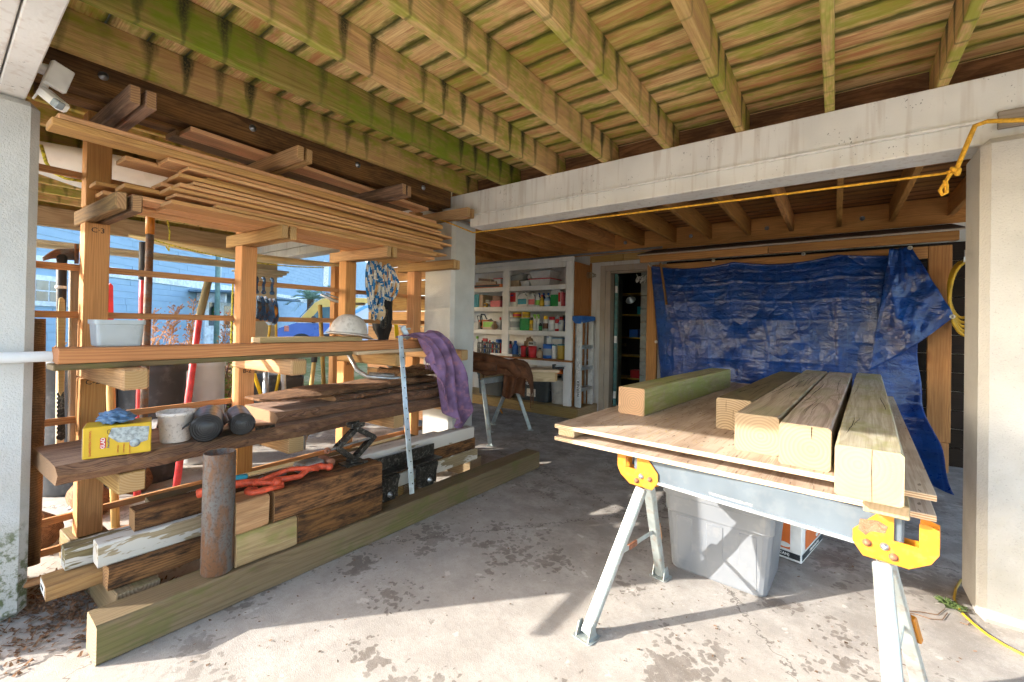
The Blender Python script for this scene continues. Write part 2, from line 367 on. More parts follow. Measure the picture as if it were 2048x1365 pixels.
W_fard = wood('far_deck_wood', (.58, .27, .085), (.30, .13, .035), 80, .45, stain=(.16, .08, .035), sa=.5, ssc=(3, 14, 14), edge=(.07, (.06, .035, .015), .7), rough=.85)
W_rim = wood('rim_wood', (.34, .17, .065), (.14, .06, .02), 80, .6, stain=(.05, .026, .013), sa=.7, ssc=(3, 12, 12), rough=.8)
M_zinc = plain('zinc', (.50, .53, .56), .38, .85, .15, 30, dirt=(.25, .16, .1), da=.2)
M_black = plain('black_gap', (.008, .008, .008), .9)

# ---- ground
g = G('lawn'); P = g.pos()
c = g.mix(g.sm(g.noise(P, .9, 5., .65), .4, .6), (.17, .16, .05), (.34, .26, .13)); c = g.mix(g.sm(g.noise(P, 14., 5., .7), .45, .65), c, (.10, .13, .03))
g.bump(g.noise(P, 40., 4., .7), .8, .03); M_lawn = g.done(c, .95, 0., .1)
tag(add('ground', mesh('ground', [(-260, -200, -.05), (200, -200, -.05), (200, 260, -.05), (-260, 260, -.05)], [(0, 1, 2, 3)], M_lawn)), kind='structure')
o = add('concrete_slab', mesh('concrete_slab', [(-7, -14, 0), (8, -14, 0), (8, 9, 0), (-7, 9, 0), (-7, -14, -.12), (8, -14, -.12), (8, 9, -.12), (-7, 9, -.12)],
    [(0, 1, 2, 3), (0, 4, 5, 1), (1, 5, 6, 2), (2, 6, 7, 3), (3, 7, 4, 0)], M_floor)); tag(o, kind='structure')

# ---- stucco columns
def column(x0, x1, y0, y1, h, m, label):
    o = box('stucco_column', x0, x1, y0, y1, 0, h, m, None, .028, along=2); return tag(o, label, 'column', 'stucco columns')
column(-3.02, -2.588, -.15, .255, 2.065, M_stucco_l, 'rough white stucco column with green algae at its foot, left edge')
column(-2.96, -2.59, 2.63, 2.93, 2.10, M_stucco, 'white column behind the far end of the lumber rack')
column(.485, .90, 2.63, 2.93, 2.025, M_stucco, 'wide rough stucco column at the right edge beside the tarp')
cc = T('cream_column', 'cream column with a moulded capital seen through the rack', 'column', (-6.5, 2.78, 0), 'stucco columns')
box('shaft', -6.70, -6.33, 2.63, 2.93, 0, 2.02, M_cream, cc, .015, along=2)
for k, (a, z0, z1) in enumerate(((.05, 1.82, 1.845), (.085, 1.845, 1.88), (.11, 1.88, 1.905))):
    box('capital_moulding', -6.70-a, -6.33+a, 2.63-a, 2.93+a, z0, z1, M_cream, cc, .006)

# ---- white beams
bm_ = T('carport_beam', 'long white painted beam carrying the joists across the back bay', 'beam', (-.9, 2.82, 2.03))
box('upper_board', -6.75, 3.2, 2.72, 2.93, 2.132, 2.32, M_white, bm_, .004)
box('lower_board', -2.5, 3.2, 2.726, 2.925, 2.027, 2.122, M_white, bm_, .006)
box('lower_board', -6.75, -2.965, 2.726, 2.925, 2.027, 2.122, M_white, bm_, .006)
box('bead', -2.6, 3.2, 2.708, 2.9, 2.121, 2.133, M_white, bm_, .003)
W_sliver = wood('grey_sliver', (.36, .30, .22), (.22, .17, .11), 60, .5, rough=.8)
box('packing_board', .545, 2.2, 2.700, 2.719, 2.075, 2.15, W_sliver, bm_, .003)
bm_ = T('front_beam', 'white painted front beam over the mossy column, top left corner', 'beam', (-3, .05, 2.07))
for y0, y1 in ((-.11, -.035), (-.025, .06), (.068, .135), (.14, .215)): box('beam_board', -8, 5, y0, y1, 2.068+U(0, .006), 2.31, M_white, bm_, .004)
box('soffit_board', -8, 5, -.50, -.115, 2.32, 2.34, M_white, bm_, .003)
box('soffit_board', -8, 5, -.85, -.51, 2.325, 2.345, M_white, bm_, .003)

# ---- the deck overhead: planks and joists are pieces of this ceiling
dk = T('deck_ceiling', None, None, (-1, 1.6, 2.5), kind='structure')
y = 1.325-.147*8
k = 0
while y < 2.96:
    y1 = min(y+.141, 2.972)
    box('plank', -2.80, 2.3, y, y1, 2.497+U(0, .004), 2.53, W_deck, dk, .003, along=0); y += .147; k += 1
JX = [-2.63, -2.16, -1.73, -1.297, -.877, -.468, -.057, .357, .78, 1.2, 1.63, 2.05]
for i, x in enumerate(JX):
    box('joist', x, x+.041, .225, 2.928, 2.322+U(-.003, .003), 2.496, W_joistg if i in (1,) else W_joist, dk, .004, along=1)
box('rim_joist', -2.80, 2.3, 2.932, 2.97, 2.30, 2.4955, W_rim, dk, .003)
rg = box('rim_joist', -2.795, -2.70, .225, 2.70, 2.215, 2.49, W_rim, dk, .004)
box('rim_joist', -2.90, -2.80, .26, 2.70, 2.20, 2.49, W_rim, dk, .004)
for yb in (.455, 1.09, 1.775, 2.38):
    b = lathe('bolt', [(.0, 0), (.019, 0), (.019, .004), (.008, .005), (.008, .011), (0, .011)], (0, 0, 0), M_zinc, dk, 14, Matrix.Translation((-2.70, yb, 2.305)) @ Matrix.Rotation(math.pi/2, 4, 'Y'))
# back bay
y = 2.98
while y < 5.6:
    box('plank', -7.2, 2.3, y, min(y+.141, 5.65), 2.446+U(0, .004), 2.475, W_fard, dk, .003, along=0); y += .147  # run on to the far left, unseen, to keep sun off the shelves
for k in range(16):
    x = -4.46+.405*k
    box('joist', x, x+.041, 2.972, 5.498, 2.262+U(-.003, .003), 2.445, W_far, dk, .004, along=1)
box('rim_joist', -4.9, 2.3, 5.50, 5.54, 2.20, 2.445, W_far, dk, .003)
for xb in (-2.25, -1.42, -.62, .2):
    lathe('bolt', [(.0, 0), (.022, 0), (.022, .004), (.009, .005), (.009, .012), (0, .012)], (0, 0, 0), M_zinc, dk, 14, Matrix.Translation((xb, 5.50, 2.325)) @ Matrix.Rotation(math.pi/2, 4, 'X'))
box('rim_joist', -8, 5, .149, .222, 2.312, 2.4955, W_joist, dk, .003)  # added as a blocker: stops sun leaking in above the front beam
# outer left bay
y = .225
while y < 2.93:
    box('plank', -7.2, -2.905, y, y+.141, 2.50+U(0, .004), 2.53, W_deck, dk, .003, along=0); y += .147
for k in range(10):
    x = -6.6+.405*k
    box('joist', x, x+.041, .225, 2.928, 2.322, 2.498, W_joist, dk, .004, along=1)
W_out = wood('outer_girder_wood', (.50, .36, .19), (.32, .2, .09), 60, .5, stain=(.2, .17, .06), sa=.4)
box('rim_joist', -6.58, -6.50, .26, 2.62, 2.16, 2.32, W_out, dk, .004)
box('rim_joist', -6.49, -6.42, .26, 2.62, 2.12, 2.32, W_out, dk, .004)
# cream moulding between the outer columns
mo = T('cream_moulding', 'slim cream moulded rail running between the outer columns', 'rail', (-6.4, 1.4, 1.94))
for dz, t in ((1.905, .05), (1.935, .035), (1.958, .06)): box('bead', -6.45, -6.45+t, .26, 2.52, dz-.014, dz+.014, M_cream, mo, .004)

# ---- back wall
bw = T('back_wall', 'scuffed whitewashed wall behind the shelves and the open door', 'wall', (-2.3, 5.65, 0))
box('wall_panel', -6, -2.635, 5.60, 5.70, 0, 2.44, M_wallw, bw, .002, along=2)
box('wall_panel', -2.635, -1.94, 5.60, 5.70, 2.052, 2.44, M_wallw, bw, .002, along=0)
box('wall_panel', -1.94, 2.4, 5.60, 5.70, 0, 2.44, M_wallw, bw, .002, along=2)
W_yel = wood('yellow_ledger', (.55, .37, .13), (.36, .2, .06), 60, .5)
box('ledger_board', -2.79, -2.30, 5.555, 5.598, 2.105, 2.195, W_yel, bw, .003); box('ledger_board', -2.297, -1.72, 5.555, 5.598, 2.105, 2.195, W_yel, bw, .003)
box('white_sill', -4.9, 2.3, 5.48, 5.598, 2.17, 2.199, M_white2, bw, .003) if False else box('white_sill', -1.71, 2.3, 5.50, 5.598, 2.165, 2.198, M_white2, bw, .003)
M_cond = plain('grey_conduit', (.27, .28, .28), .45, .3)
cn = tube('conduit', [(-4.8, 5.44, 2.215), (-3.4, 5.44, 2.213), (-2.72, 5.45, 2.213), (-2.45, 5.46, 2.212), (-1.75, 5.46, 2.213)], .014, M_cond, None, 10); tag(cn, 'grey metal conduit running along the top of the shelving wall', 'pipe')
W_dkw = wood('gap_shade_wood', (.028, .016, .009), (.014, .008, .005), 60, .4)  # near black, standing in for the shade in the gap beside the lean-to

# ================================================================== LUMBER RACK
W_fir = wood('fir_post', (.72, .37, .15), (.48, .20, .07), 105, .35, end=(.6, .42, .24), stain=(.30, .15, .07), sa=.22, rough=.7)
W_arm = wood('arm_wood', (.60, .37, .17), (.34, .17, .06), 95, .5, end=(.50, .32, .15), stain=(.13, .08, .05), sa=.35)
W_armd = wood('dark_arm_wood', (.36, .22, .12), (.16, .09, .05), 75, .55, end=(.45, .26, .13), stain=(.04, .03, .028), sa=.75)
W_bat = wood('batten_wood', (.55, .29, .13), (.33, .15, .06), 90, .4)
W_ced = wood('cedar_board', (.82, .48, .22), (.52, .24, .09), 110, .4, end=(.55, .34, .17), stain=(.34, .18, .10), sa=.3, ssc=(3, 16, 16), rough=.72)
W_red = wood('red_fir', (.60, .27, .11), (.36, .13, .045), 95, .5, end=(.45, .2, .09), rough=.65)
W_pale = wood('pale_pine', (.66, .50, .30), (.44, .30, .15), 70, .4, end=(.6, .45, .27))
W_66 = wood('weathered_timber', (.20, .145, .075), (.10, .07, .032), 60, .45, end=(.36, .265, .165), stain=(.18, .12, .065), sa=.45, ssc=(2.2, 9, 9), moss=.34, mosscol=(.115, .12, .03))
W_66g = wood('mossy_timber', (.42, .36, .17), (.25, .19, .08), 55, .4, end=(.50, .30, .18), stain=(.22, .15, .08), sa=.5, ssc=(3, 12, 12), moss=.75, mosscol=(.27, .28, .055), pith=.05)
W_66w = wood('grey_green_timber', (.47, .39, .24), (.27, .20, .105), 48, .6, end=(.34, .255, .16), stain=(.24, .15, .07), sa=.4, moss=.28, mosscol=(.28, .27, .08), ssc=(1.6, 8, 8))
W_tb = wood('brown_checked_timber', (.46, .36, .25), (.23, .16, .10), 52, .6, end=(.34, .255, .16), stain=(.27, .27, .12), sa=.5, ssc=(2.5, 9, 9), pith=.05, knots=1.)
W_tg = wood('green_grey_timber', (.44, .40, .27), (.26, .22, .13), 60, .45, end=(.34, .255, .16), stain=(.30, .22, .12), sa=.4, moss=.5, mosscol=(.27, .27, .08), pith=.05)
W_bg = wood('half_green_block', (.42, .31, .14), (.26, .17, .07), 55, .5, end=(.52, .34, .18), moss=.45, mosscol=(.20, .21, .05), stain=(.16, .09, .04), sa=.5)
W_burn = wood('oil_dark_timber', (.25, .115, .036), (.09, .038, .014), 95, .6, end=(.36, .2, .09), stain=(.014, .009, .007), sa=.93, ssc=(6, 20, 20))
W_blk = wood('orange_block', (.52, .30, .13), (.30, .15, .06), 55, .5, end=(.52, .34, .18), stain=(.12, .06, .03), sa=.5)
W_peel = wood('peeling_white_timber', (.42, .33, .21), (.26, .19, .11), 60, .5, paint=(.66, .61, .54), pth=.49, stain=(.12, .08, .05), sa=.4)
W_peel2 = wood('white_timber', (.42, .33, .21), (.26, .19, .11), 60, .5, paint=(.66, .61, .55), pth=.6, stain=(.12, .08, .05), sa=.4)
W_slab = wood('slab_wood', (.42, .28, .18), (.20, .12, .07), 70, .45, end=(.38, .23, .13), stain=(.11, .065, .04), sa=.6, ssc=(3.5, 22, 22), rough=.85)
W_bark = wood('bark', (.22, .115, .06), (.06, .032, .02), 120, .8, stain=(.32, .17, .085), sa=.6, ssc=(14, 40, 40), wobble=.09, rough=.95)
M_mark = plain('marker_ink', (.02, .02, .025), .8)
TH = math.radians(2.5); RO = V((-2.9, .485, 0)); RU = V((-math.sin(TH), math.cos(TH), 0)); RX = V((math.cos(TH), math.sin(TH), 0))
def RK(lx, ly, z): return RO+RX*lx+RU*ly+V((0, 0, z))
rack = T('lumber_rack', 'open timber lumber rack with four posts and cantilever arms', 'rack', (-2.9, 1.5, 0))
PL = [0, .70, 1.43, 2.115]
LEV = [(.0, .14), (.482, .567), (.905, .992), (1.662, 1.737), (2.075, 2.15)]
for i, ly in enumerate(PL):
    for (a, b) in ((.14, .482), (.567, .905), (.992, 1.662), (1.737, 2.20)):
        beam('post', RK(-.045, ly, a+.001), RK(-.045, ly, b-.001), .09, .092, W_fir, rack, .004, up=RU)
    # arms
    r = [.70, .585, .60, .46, .60]; l = [-.2, -.10, -.10, -.22, -.12]
    beam('arm', RK(l[0], ly, .07), RK(r[0], ly, .07), .14, .139, W_66, rack)
    beam('arm', RK(l[1], ly, .5245), RK(r[1]-.01*i, ly, .5245), .088, .084, W_arm, rack)
    beam('arm', RK(l[2], ly, .9485), RK(r[2]-.012*i, ly, .9485), .09, .086, W_arm, rack, .009)
    for lv in (3, 4):
        for s in (-1, 1):
            dk_ = W_armd if (i == 0 or (lv == 4 and i == 2)) else W_arm
            z0, z1 = LEV[lv]; e = -.005+U(-.006, .008)
            beam('arm', RK(l[lv], ly+s*.0265, (z0+z1)/2), RK(r[lv]+e*(s > 0), ly+s*.0265, (z0+z1)/2), .038, z1-z0, dk_, rack)
for z in (1.898, 1.443, 1.211, .695, .224, .08): beam('batten', RK(-.105, -.42, z), RK(-.105, 2.36, z), .020, .032, W_bat, rack, .002)
def mark(s, ly, z): text('marking', s, .035, M_mark, mat3(RU, (0, 0, 1), RX, RK(.0015, ly, z)), rack)
mark('C·3', 0, 1.625); mark('C-2', -.005, .885); mark('B-2', .70, .885); mark('A-3', 1.43, .885)

# ---- boards on the upper arms
SG = 'boards stacked on the upper rack arms'
def lum(name, a, b, w, h, m, label, cat='board', group=None, bev=.003, tw=0., up=V((0, 0, 1))):
    if cat == 'timber':
        L = (V(b)-V(a)).length; return tag(add(name, rough(name, L, w, h, m, bev, U(0, 90)), None, frame(a, b, up, tw)), label, cat, group)
    return tag(beam(name, a, b, w, h, m, None, bev, tw, up), label, cat, group)
ORD = ['lowest', 'second', 'third', 'fourth', 'fifth', 'sixth', 'seventh', 'eighth', 'ninth', 'topmost']
for k in range(10):
    z = 1.737+.021*k+.0105
    y0 = .14+U(-.06, .24); y1 = 1.99+U(-.09, .09); dx = U(-.022, .022); dz = U(-.0015, .0015); d2 = dx+U(-.02, .02)
    lum('cedar_board', RK(.36+dx, y0, z+dz), RK(.36+d2, y1, z-dz), U(.12, .145), U(.0155, .0185), W_ced, ORD[k]+' thin cedar board at the front of the upper rack stack', 'board', SG, .002)
    if k in (0, 1, 3, 5, 7, 9):
        lum('cedar_board', RK(.21+U(-.01, .01), .1+U(-.1, .2), z), RK(.21, 2.02+U(-.06, .05), z), .138, .0195, W_ced, ORD[k]+' layer cedar board in the middle of the upper rack stack', 'board', SG, .002)
    if k in (0, 2, 4):
        lum('cedar_board', RK(.06+U(-.01, .01), .0+U(-.2, .1), z), RK(.06, 2.02+U(-.06, .05), z), .13, .0195, W_ced, ORD[k]+' layer cedar board at the back of the upper rack stack', 'board', SG, .002)
lum('long_board', RK(.385, -.235, 1.964), RK(.41, 1.93, 1.972), .115, .032, W_ced, 'long cedar board lying on top of the stack, sticking out furthest left', 'board', None, .004)
lum('long_board', RK(.365, -.215, 1.994), RK(.385, 1.88, 2.000), .125, .026, W_ced, 'topmost of the two long cedar boards under the highest arms', 'board', None, .004)
for k in range(5):
    lum('loose_board', RK(.30-.05*k+U(-.02, .02), .22+U(0, .5), 1.953+.0), RK(.27-.05*k, 1.2+U(0, .7), 1.953), .045, .012, W_ced, ['first', 'second', 'third', 'fourth', 'fifth'][k]+' narrow loose lath behind the long boards on the stack', 'board', None, .002)
lum('cedar_offcut', RK(.22, .27, 2.165), RK(.16, 2.0, 2.165), .14, .025, W_ced, 'cedar board lying across the highest rack arms', 'board', None, .003)
lum('cedar_offcut', RK(.10, .25, 2.168), RK(.05, 1.9, 2.166), .13, .03, W_armd, 'dark board at the back of the highest rack arms', 'board', None, .003)
lum('cedar_offcut', RK(.20, .18, 1.99), RK(.215, 1.6, 1.99), .13, .05, W_ced, 'thick cedar plank behind the two long boards', 'board', None, .003)

# ---- middle level
lum('red_fir_beam', RK(.475, -.21, 1.0475), RK(.45, 1.77, 1.0475), .075, .06, W_red, 'long smooth reddish fir timber across the middle arms', 'timber', None, .003)
lum('pale_board', RK(.46, -.225, 1.0045), RK(.44, 1.1, 1.0045), .11, .023, W_66, 'greyish board with a bark knot under the reddish fir timber', 'board')
lum('pale_board', RK(.47, .62, .0045+1.0), RK(.36, .64, 1.0045), .04, .02, W_pale, 'short pale spacer under the reddish timber', 'board')
lum('pale_board', RK(.455, 1.115, 1.0045), RK(.43, 1.9, 1.0045), .12, .023, W_pale, 'pale board under the right half of the reddish timber', 'board')
lum('pale_batten', RK(.395, .56, 1.093), RK(.38, 1.22, 1.093), .10, .03, W_pale, 'short pale pine batten on the reddish timber, under the hard hat', 'board')
lum('red_fir_beam', RK(.38, -.20, 1.0475), RK(.355, 1.74, 1.0475), .075, .058, W_red, 'second reddish fir timber behind the front one', 'timber', None, .003)
lum('grey_board', RK(.30, 1.3, .70), RK(.1, 2.05, .80), .06, .022, W_sliver, 'loose grey batten slanting above the bark slabs', 'board')

# ---- live-edge slabs on the lower arms
def slab(label, y0, y1, xf, xb, z0, z1, seed, amp=.03, bark=False, tip=.0, droop=0., rise=0.):
    n = 64; vs, fs = [], []; m = W_bark if bark else W_slab
    for i in range(n+1):
        t = i/n; y = t-.5; yy = y*(y1-y0)
        w1 = (mn.noise(V((t*5.+seed, seed, 0)))*amp + mn.noise(V((t*16.+seed, 3, 0)))*amp*.55); w2 = mn.noise(V((t*4+seed*2, 9, 0)))*amp
        zt = mn.noise(V((t*7, seed, 5)))*.006*(4 if bark else 1); k = 1-tip*max(0, .25-t)*3
        f = (xf-xb)/2; up = rise*t
        c = [(-f-w2, z0), (-f-w2+.01, z1+zt), (-.3*f, z1+zt*.5), (.4*f, z1+zt), (f*.86+w1-.012, z1+zt-.004), (f+w1, z0+(z1-z0)*.55+mn.noise(V((t*34, seed, 1)))*.013), (f+w1-.03, z0+.002), (0, z0)]
        for x, z in c:
            zc = (z0+z1)/2; vs.append((yy, -x, zc+(z-zc)*k-zc+up))
    q = 8
    for i in range(n):
        for k in range(q): fs.append((i*q+k, i*q+(k+1) % q, (i+1)*q+(k+1) % q, (i+1)*q+k))
    fs += [tuple(range(q-1, -1, -1)), tuple(n*q+k for k in range(q))]
    d = fixn(mesh('live_edge_slab', vs, fs, m)); d.materials.append(W_bark)
    for p in d.polygons:
        if p.index < n*q and p.index % q in (4, 5): p.material_index = 1
    c = RK((xf+xb)/2, (y0+y1)/2, (z0+z1)/2)
    return tag(add('live_edge_slab', d, None, Matrix.Translation(c) @ Matrix((RU, -RX, V((0, 0, 1)))).transposed().to_4x4()), label, 'slab', 'live-edge slabs')
slab('long live-edge slab carrying the box, tub and bag rolls', -.22, 1.94, .60, .14, .568, .642, 2.3, .03)
slab('live-edge slab with a cleft pointed end on the long slab', .62, 1.92, .545, .16, .643, .705, 5.1, .028)
slab('live-edge slab with a clean cut end in the middle of the slab pile', 1.0, 1.93, .50, .15, .706, .742, 7.7, .02)
slab('rough bark slab tapering to a thin splinter on the slab pile', .58, 1.86, .50, .22, .744, .785, 9.2, .045, True, .9, rise=.012)
slab('short bark slab topmost at the far end of the slab pile', 1.55, 2.0, .45, .16, .80, .85, 3.3, .03, True)

# ---- heavy timbers at floor level
lum('floor_timber', V((-2.09, .36, .07)), V((-2.065, 3.10, .07)), .14, .139, W_66, 'long weathered square timber lying on the floor in front of the rack', 'timber', None, .006)
BG = 'square timber blocks on the floor timber'
lum('timber_block', V((-2.105, .80, .2105)), V((-2.10, 1.055, .2105)), .138, .139, W_bg, 'block with an orange end and a green stained half, low, beside the rusty pipe', 'timber', BG, .007)
lum('timber_block', V((-2.10, 1.06, .2105)), V((-2.095, 1.535, .2105)), .138, .139, W_burn, 'oil-blackened block, lower one under the scissor jack', 'timber', BG, .007)
lum('timber_block', V((-2.105, .795, .3505)), V((-2.105, .93, .3505)), .138, .138, W_blk, 'small upper block with brown end grain beside the rusty pipe', 'timber', BG, .007)
lum('timber_block', V((-2.105, .955, .351)), V((-2.095, 1.53, .351)), .138, .139, W_burn, 'oil-blackened upper block that the scissor jack stands on', 'timber', BG, .007)
def px_beam(name, xc, y0, y1, z0, z1, w, m, label, x2=None, **k):
    return lum(name, V((xc, y0, (z0+z1)/2)), V((xc if x2 is None else x2, y1, (z0+z1)/2)), w, z1-z0, m, label, 'timber', None, .006, **k)
px_beam('brown_plank', -2.40, .275, 1.6, .1405, .196, .14, W_blk, 'smooth brown plank with a paper tag, lowest at the left end of the pile')
px_beam('old_beam', -2.285, .43, 1.45, .1405, .2285, .088, W_burn, 'dark splintered timber under the near peeling white one')
px_beam('old_beam', -2.315, .405, 1.55, .2295, .3195, .09, W_peel, 'peeling white timber sticking out nearest at the left')
px_beam('old_beam', -2.455, .335, 1.9, .2, .285, .09, W_peel, 'peeling white timber with mossy top behind the nearest one')
px_beam('old_beam', -2.345, .52, 1.5, .3205, .403, .09, W_burn, 'dark brown weathered timber on top of the near white timber')
px_beam('old_beam', -2.30, 1.56, 2.60, .1405, .2285, .09, W_peel, 'flaking white timber at the bottom of the far end of the pile')
px_beam('old_beam', -2.30, 1.58, 2.57, .2295, .3165, .09, W_burn, 'dark timber with paint flakes in the middle of the far end of the pile')
px_beam('old_beam', -2.30, 1.52, 2.555, .3175, .405, .09, W_peel2, 'clean white painted timber on top of the far end of the pile')
px_beam('old_beam', -2.45, .75, 2.35, .29, .37, .09, W_peel2, 'white topped timber behind the red strap hoist')
px_beam('old_beam', -2.56, .62, 2.2, .30, .36, .08, W_66, 'grey weathered timber at the back of the pile')
px_beam('thin_stick', -2.62, .24, .75, .10, .125, .03, W_bat, 'thin stick lying below the brown plank at the left')
# torn bark strip, grey splinter
M_paper = plain('paper_tag', (.75, .74, .70), .7)
tg = text('paper_tag', 'WWW', .02, M_mark, mat3((-1, 0, 0), (0, 0, 1), (0, -1, 0), (-2.41, .2735, .168))); tg['label'] = 'small printed tag on the end of the brown plank'; tg['category'] = 'tag'
box('sheet', -2.455, -2.36, .2738, .2746, .15, .19, M_paper, tg, .0002)

# ---- rusty pipe, jack, hoist, brackets, strap
def mk_rust(name, a, b, c2, sc=14.):
    g = G(name); v = g.obj(); x, y, z = g.sep(v)
    n = g.noise(g.scale(v, (1, 1, .35)), sc, 6., .7); n2 = g.noise(v, sc*6, 4., .7)
    c = g.mix(g.sm(n, .4, .6), a, b); c = g.mix(g.math('MULTIPLY', g.sm(n2, .5, .65), .7), c, c2)
    g.bump(n2, .4, .002); return g.done(c, g.math('ADD', .5, g.math('MULTIPLY', n, .3)), .25, .35)
M_rust = mk_rust('rusty_steel', (.13, .125, .12), (.165, .08, .04), (.085, .052, .037)); M_rust2 = mk_rust('rust_patch', (.32, .13, .07), (.22, .08, .04), (.36, .2, .14), 40)
pm = at_z(432, 1138, .1415); pc = V((-2.085, .745, .1415))
lathe('rusty_pipe', [(.0565, 0), (.059, .003), (.059, .497), (.0575, .5), (.052, .5), (.052, .004), (.0565, 0)], pc, M_rust, None, 40)
tag(bpy.context.scene.objects['rusty_pipe'], 'short fat rusty steel pipe standing on the floor timber', 'pipe')
M_jack = plain('greasy_black', (.025, .022, .018), .35, .3, .5, 25, dirt=(.28, .26, .22), da=.45, spec=.5, bump=.3)
M_grey = plain('dull_steel', (.33, .32, .30), .42, .7, .3, 18, dirt=(.22, .1, .05), da=.5)
jk = T('scissor_jack', 'greasy black scissor jack standing on the upper dark block', 'jack', (-2.12, 1.42, .422))
JY = 1.41; JXc = -2.125
box('base', JXc-.045, JXc+.045, JY-.065, JY+.065, .422, .432, M_jack, jk, .002); box('base_lug', JXc-.026, JXc+.026, JY-.03, JY+.03, .432, .45, M_jack, jk, .003)
b0 = V((JXc, JY, .447)); tp = V((JXc, JY+.012, .615)); lft = V((JXc, JY-.10, .53)); rgt = V((JXc, JY+.125, .545))
for p_, q_ in ((b0, lft), (b0, rgt), (lft, tp), (rgt, tp)):
    for s in (-1, 1): beam('link_arm', p_+V((s*.016, 0, 0)), q_+V((s*.016, 0, 0)), .004, .026, M_jack, jk, .001)
    beam('link_arm', (p_*.8+q_*.2)+V((0, 0, .01)), (p_*.2+q_*.8)+V((0, 0, .01)), .03, .004, M_jack, jk, .001)
for c_ in (lft, rgt, b0, tp): rod('pivot_pin', c_-V((.026, 0, 0)), c_+V((.026, 0, 0)), .009, M_jack, jk, 10)
rod('screw', lft+V((0, -.05, -.004)), rgt+V((0, .015, 0)), .007, M_grey, jk, 10); lathe('screw_eye', [(.006, -.008), (.016, -.008), (.016, .008), (.006, .008), (.006, -.008)], (0, 0, 0), M_rust2, jk, 14, Matrix.Translation(lft+V((0, -.055, -.004))) @ Matrix.Rotation(math.pi/2, 4, 'Y'))
box('saddle', JXc-.028, JXc+.028, JY-.03, JY+.05, .622, .634, M_jack, jk, .003)
for s in (-1, 1): box('saddle_lip', JXc+s*.026-.004, JXc+s*.026+.004, JY-.03, JY+.05, .634, .648, M_jack, jk, .002)

M_or = plain('orange_strap', (.62, .085, .035), .5, 0, .25, 30, bump=.3, bsc=200, dirt=(.2, .05, .03), da=.5)
hs = T('come_along_hoist', 'orange webbing hoist with hooks lying over the dark blocks', 'hoist', (-2.14, 1.0, .43))
def arc(c, r, a0, a1, n, ex, ey): return [V(c)+V(ex)*r*math.cos(math.radians(a0+(a1-a0)*i/n))+V(ey)*r*math.sin(math.radians(a0+(a1-a0)*i/n)) for i in range(n+1)]
Z0 = .432
tube('hook', [(-2.06, 1.0, .432), (-2.06, .95, .436), (-2.055, .90, .438)]+arc((-2.085, .885, .438), .028, 0, -230, 12, (1, 0, 0), (0, 1, 0)), [.012, .013, .014]+[.013]*9+[.010, .008, .006, .004], M_or, hs, 10)
tube('strap', [(-2.25, .72, .43), (-2.2, .80, .452), (-2.17, .88, .452), (-2.14, .96, .442), (-2.12, 1.03, .44), (-2.1, 1.1, .44), (-2.14, 1.16, .45), (-2.13, 1.22, .452), (-2.10, 1.27, .442)], [.02, .02, .018, .016, .015, .014, .016, .018, .012], M_or, hs, 8)
tube('strap', [(-2.13, .90, .45), (-2.155, 1.0, .46), (-2.16, 1.08, .466), (-2.13, 1.14, .462), (-2.105, 1.2, .448)], .012, M_or, hs, 8)
tube('strap', [(-2.06, 1.0, .436), (-2.1, .95, .45), (-2.14, .91, .45)], .013, M_or, hs, 8)
lathe('knot', [(0, -.02), (.016, -.014), (.021, 0), (.016, .014), (0, .02)], (-2.105, 1.255, .446), M_or, hs, 12); lathe('clevis', [(.005, -.016), (.017, -.016), (.017, .016), (.005, .016)], (0, 0, 0), M_or, hs, 12, Matrix.Translation((-2.07, .975, .452)) @ Matrix.Rotation(1.2, 4, 'X'))
M_teal = plain('teal_grip', (.02, .25, .36), .5); beam('grip', V((-2.215, .795, .478)), V((-2.18, .895, .478)), .03, .018, M_teal, hs, .004)
for k in range(5): lathe('chain_link', [(.012, -.004), (.019, -.004), (.019, .004), (.012, .004), (.012, -.004)], (0, 0, 0), M_grey, hs, 14, Matrix.Translation((-2.20+.012*(k % 2), .93+k*.033, .44)) @ Matrix.Rotation((k % 2)*1.0, 4, 'Y'))
dr = T('ratchet_drum', 'dull steel hoist drum with a silver plate beside the scissor jack', 'tool', (-2.18, 1.2, .43))
box('housing', -2.235, -2.15, 1.13, 1.26, .425, .475, M_grey, dr, .008); box('plate', -2.148, -2.144, 1.145, 1.235, .43, .47, plain('silver_plate', (.7, .7, .68), .3, .6), dr, .001)
rod('spindle', V((-2.24, 1.285, .455)), V((-2.13, 1.285, .455)), .022, M_rust2, dr, 14)

for nm, yb in (('near', 1.645), ('far', 1.965)):
    bk = T('steel_bracket', 'black steel hinge bracket leaning on the pile, %s' % ('next to the dark blocks' if nm == 'near' else 'further along the floor timber'), 'bracket', (-2.13, yb, .14))
    fx = -2.105 if nm == 'near' else -2.11
    hullpts = [(0, -.075, .14), (0, .075, .14), (0, -.05, 0), (0, .05, 0), (.012, -.078, .14), (.012, .078, .14), (.012, -.048, 0), (.012, .052, 0)]
    add('plate', hullmesh('plate', [(x, y, z) for x, y, z in hullpts], M_jack), bk, Matrix.Translation((fx-.03, yb, .142)) @ Matrix.Rotation(.12, 4, 'Y'))
    beam('flange', V((fx-.03, yb-.075, .285)), V((fx-.03, yb+.075, .285)), .05, .008, M_jack, bk, .001)
    for s in (-1, 1): box('side_web', fx-.055, fx-.012, yb+s*.068-.004, yb+s*.068+.004, .15, .282, M_jack, bk, .001)
    lathe('bolt', [(0, 0), (.017, 0), (.017, .004), (.012, .005), (.012, .013), (.006, .014), (.006, .022), (0, .022)], (0, 0, 0), M_zinc, bk, 12, Matrix.Translation((fx-.014, yb+.01, .18)) @ Matrix.Rotation(math.pi/2, 4, 'Y'))
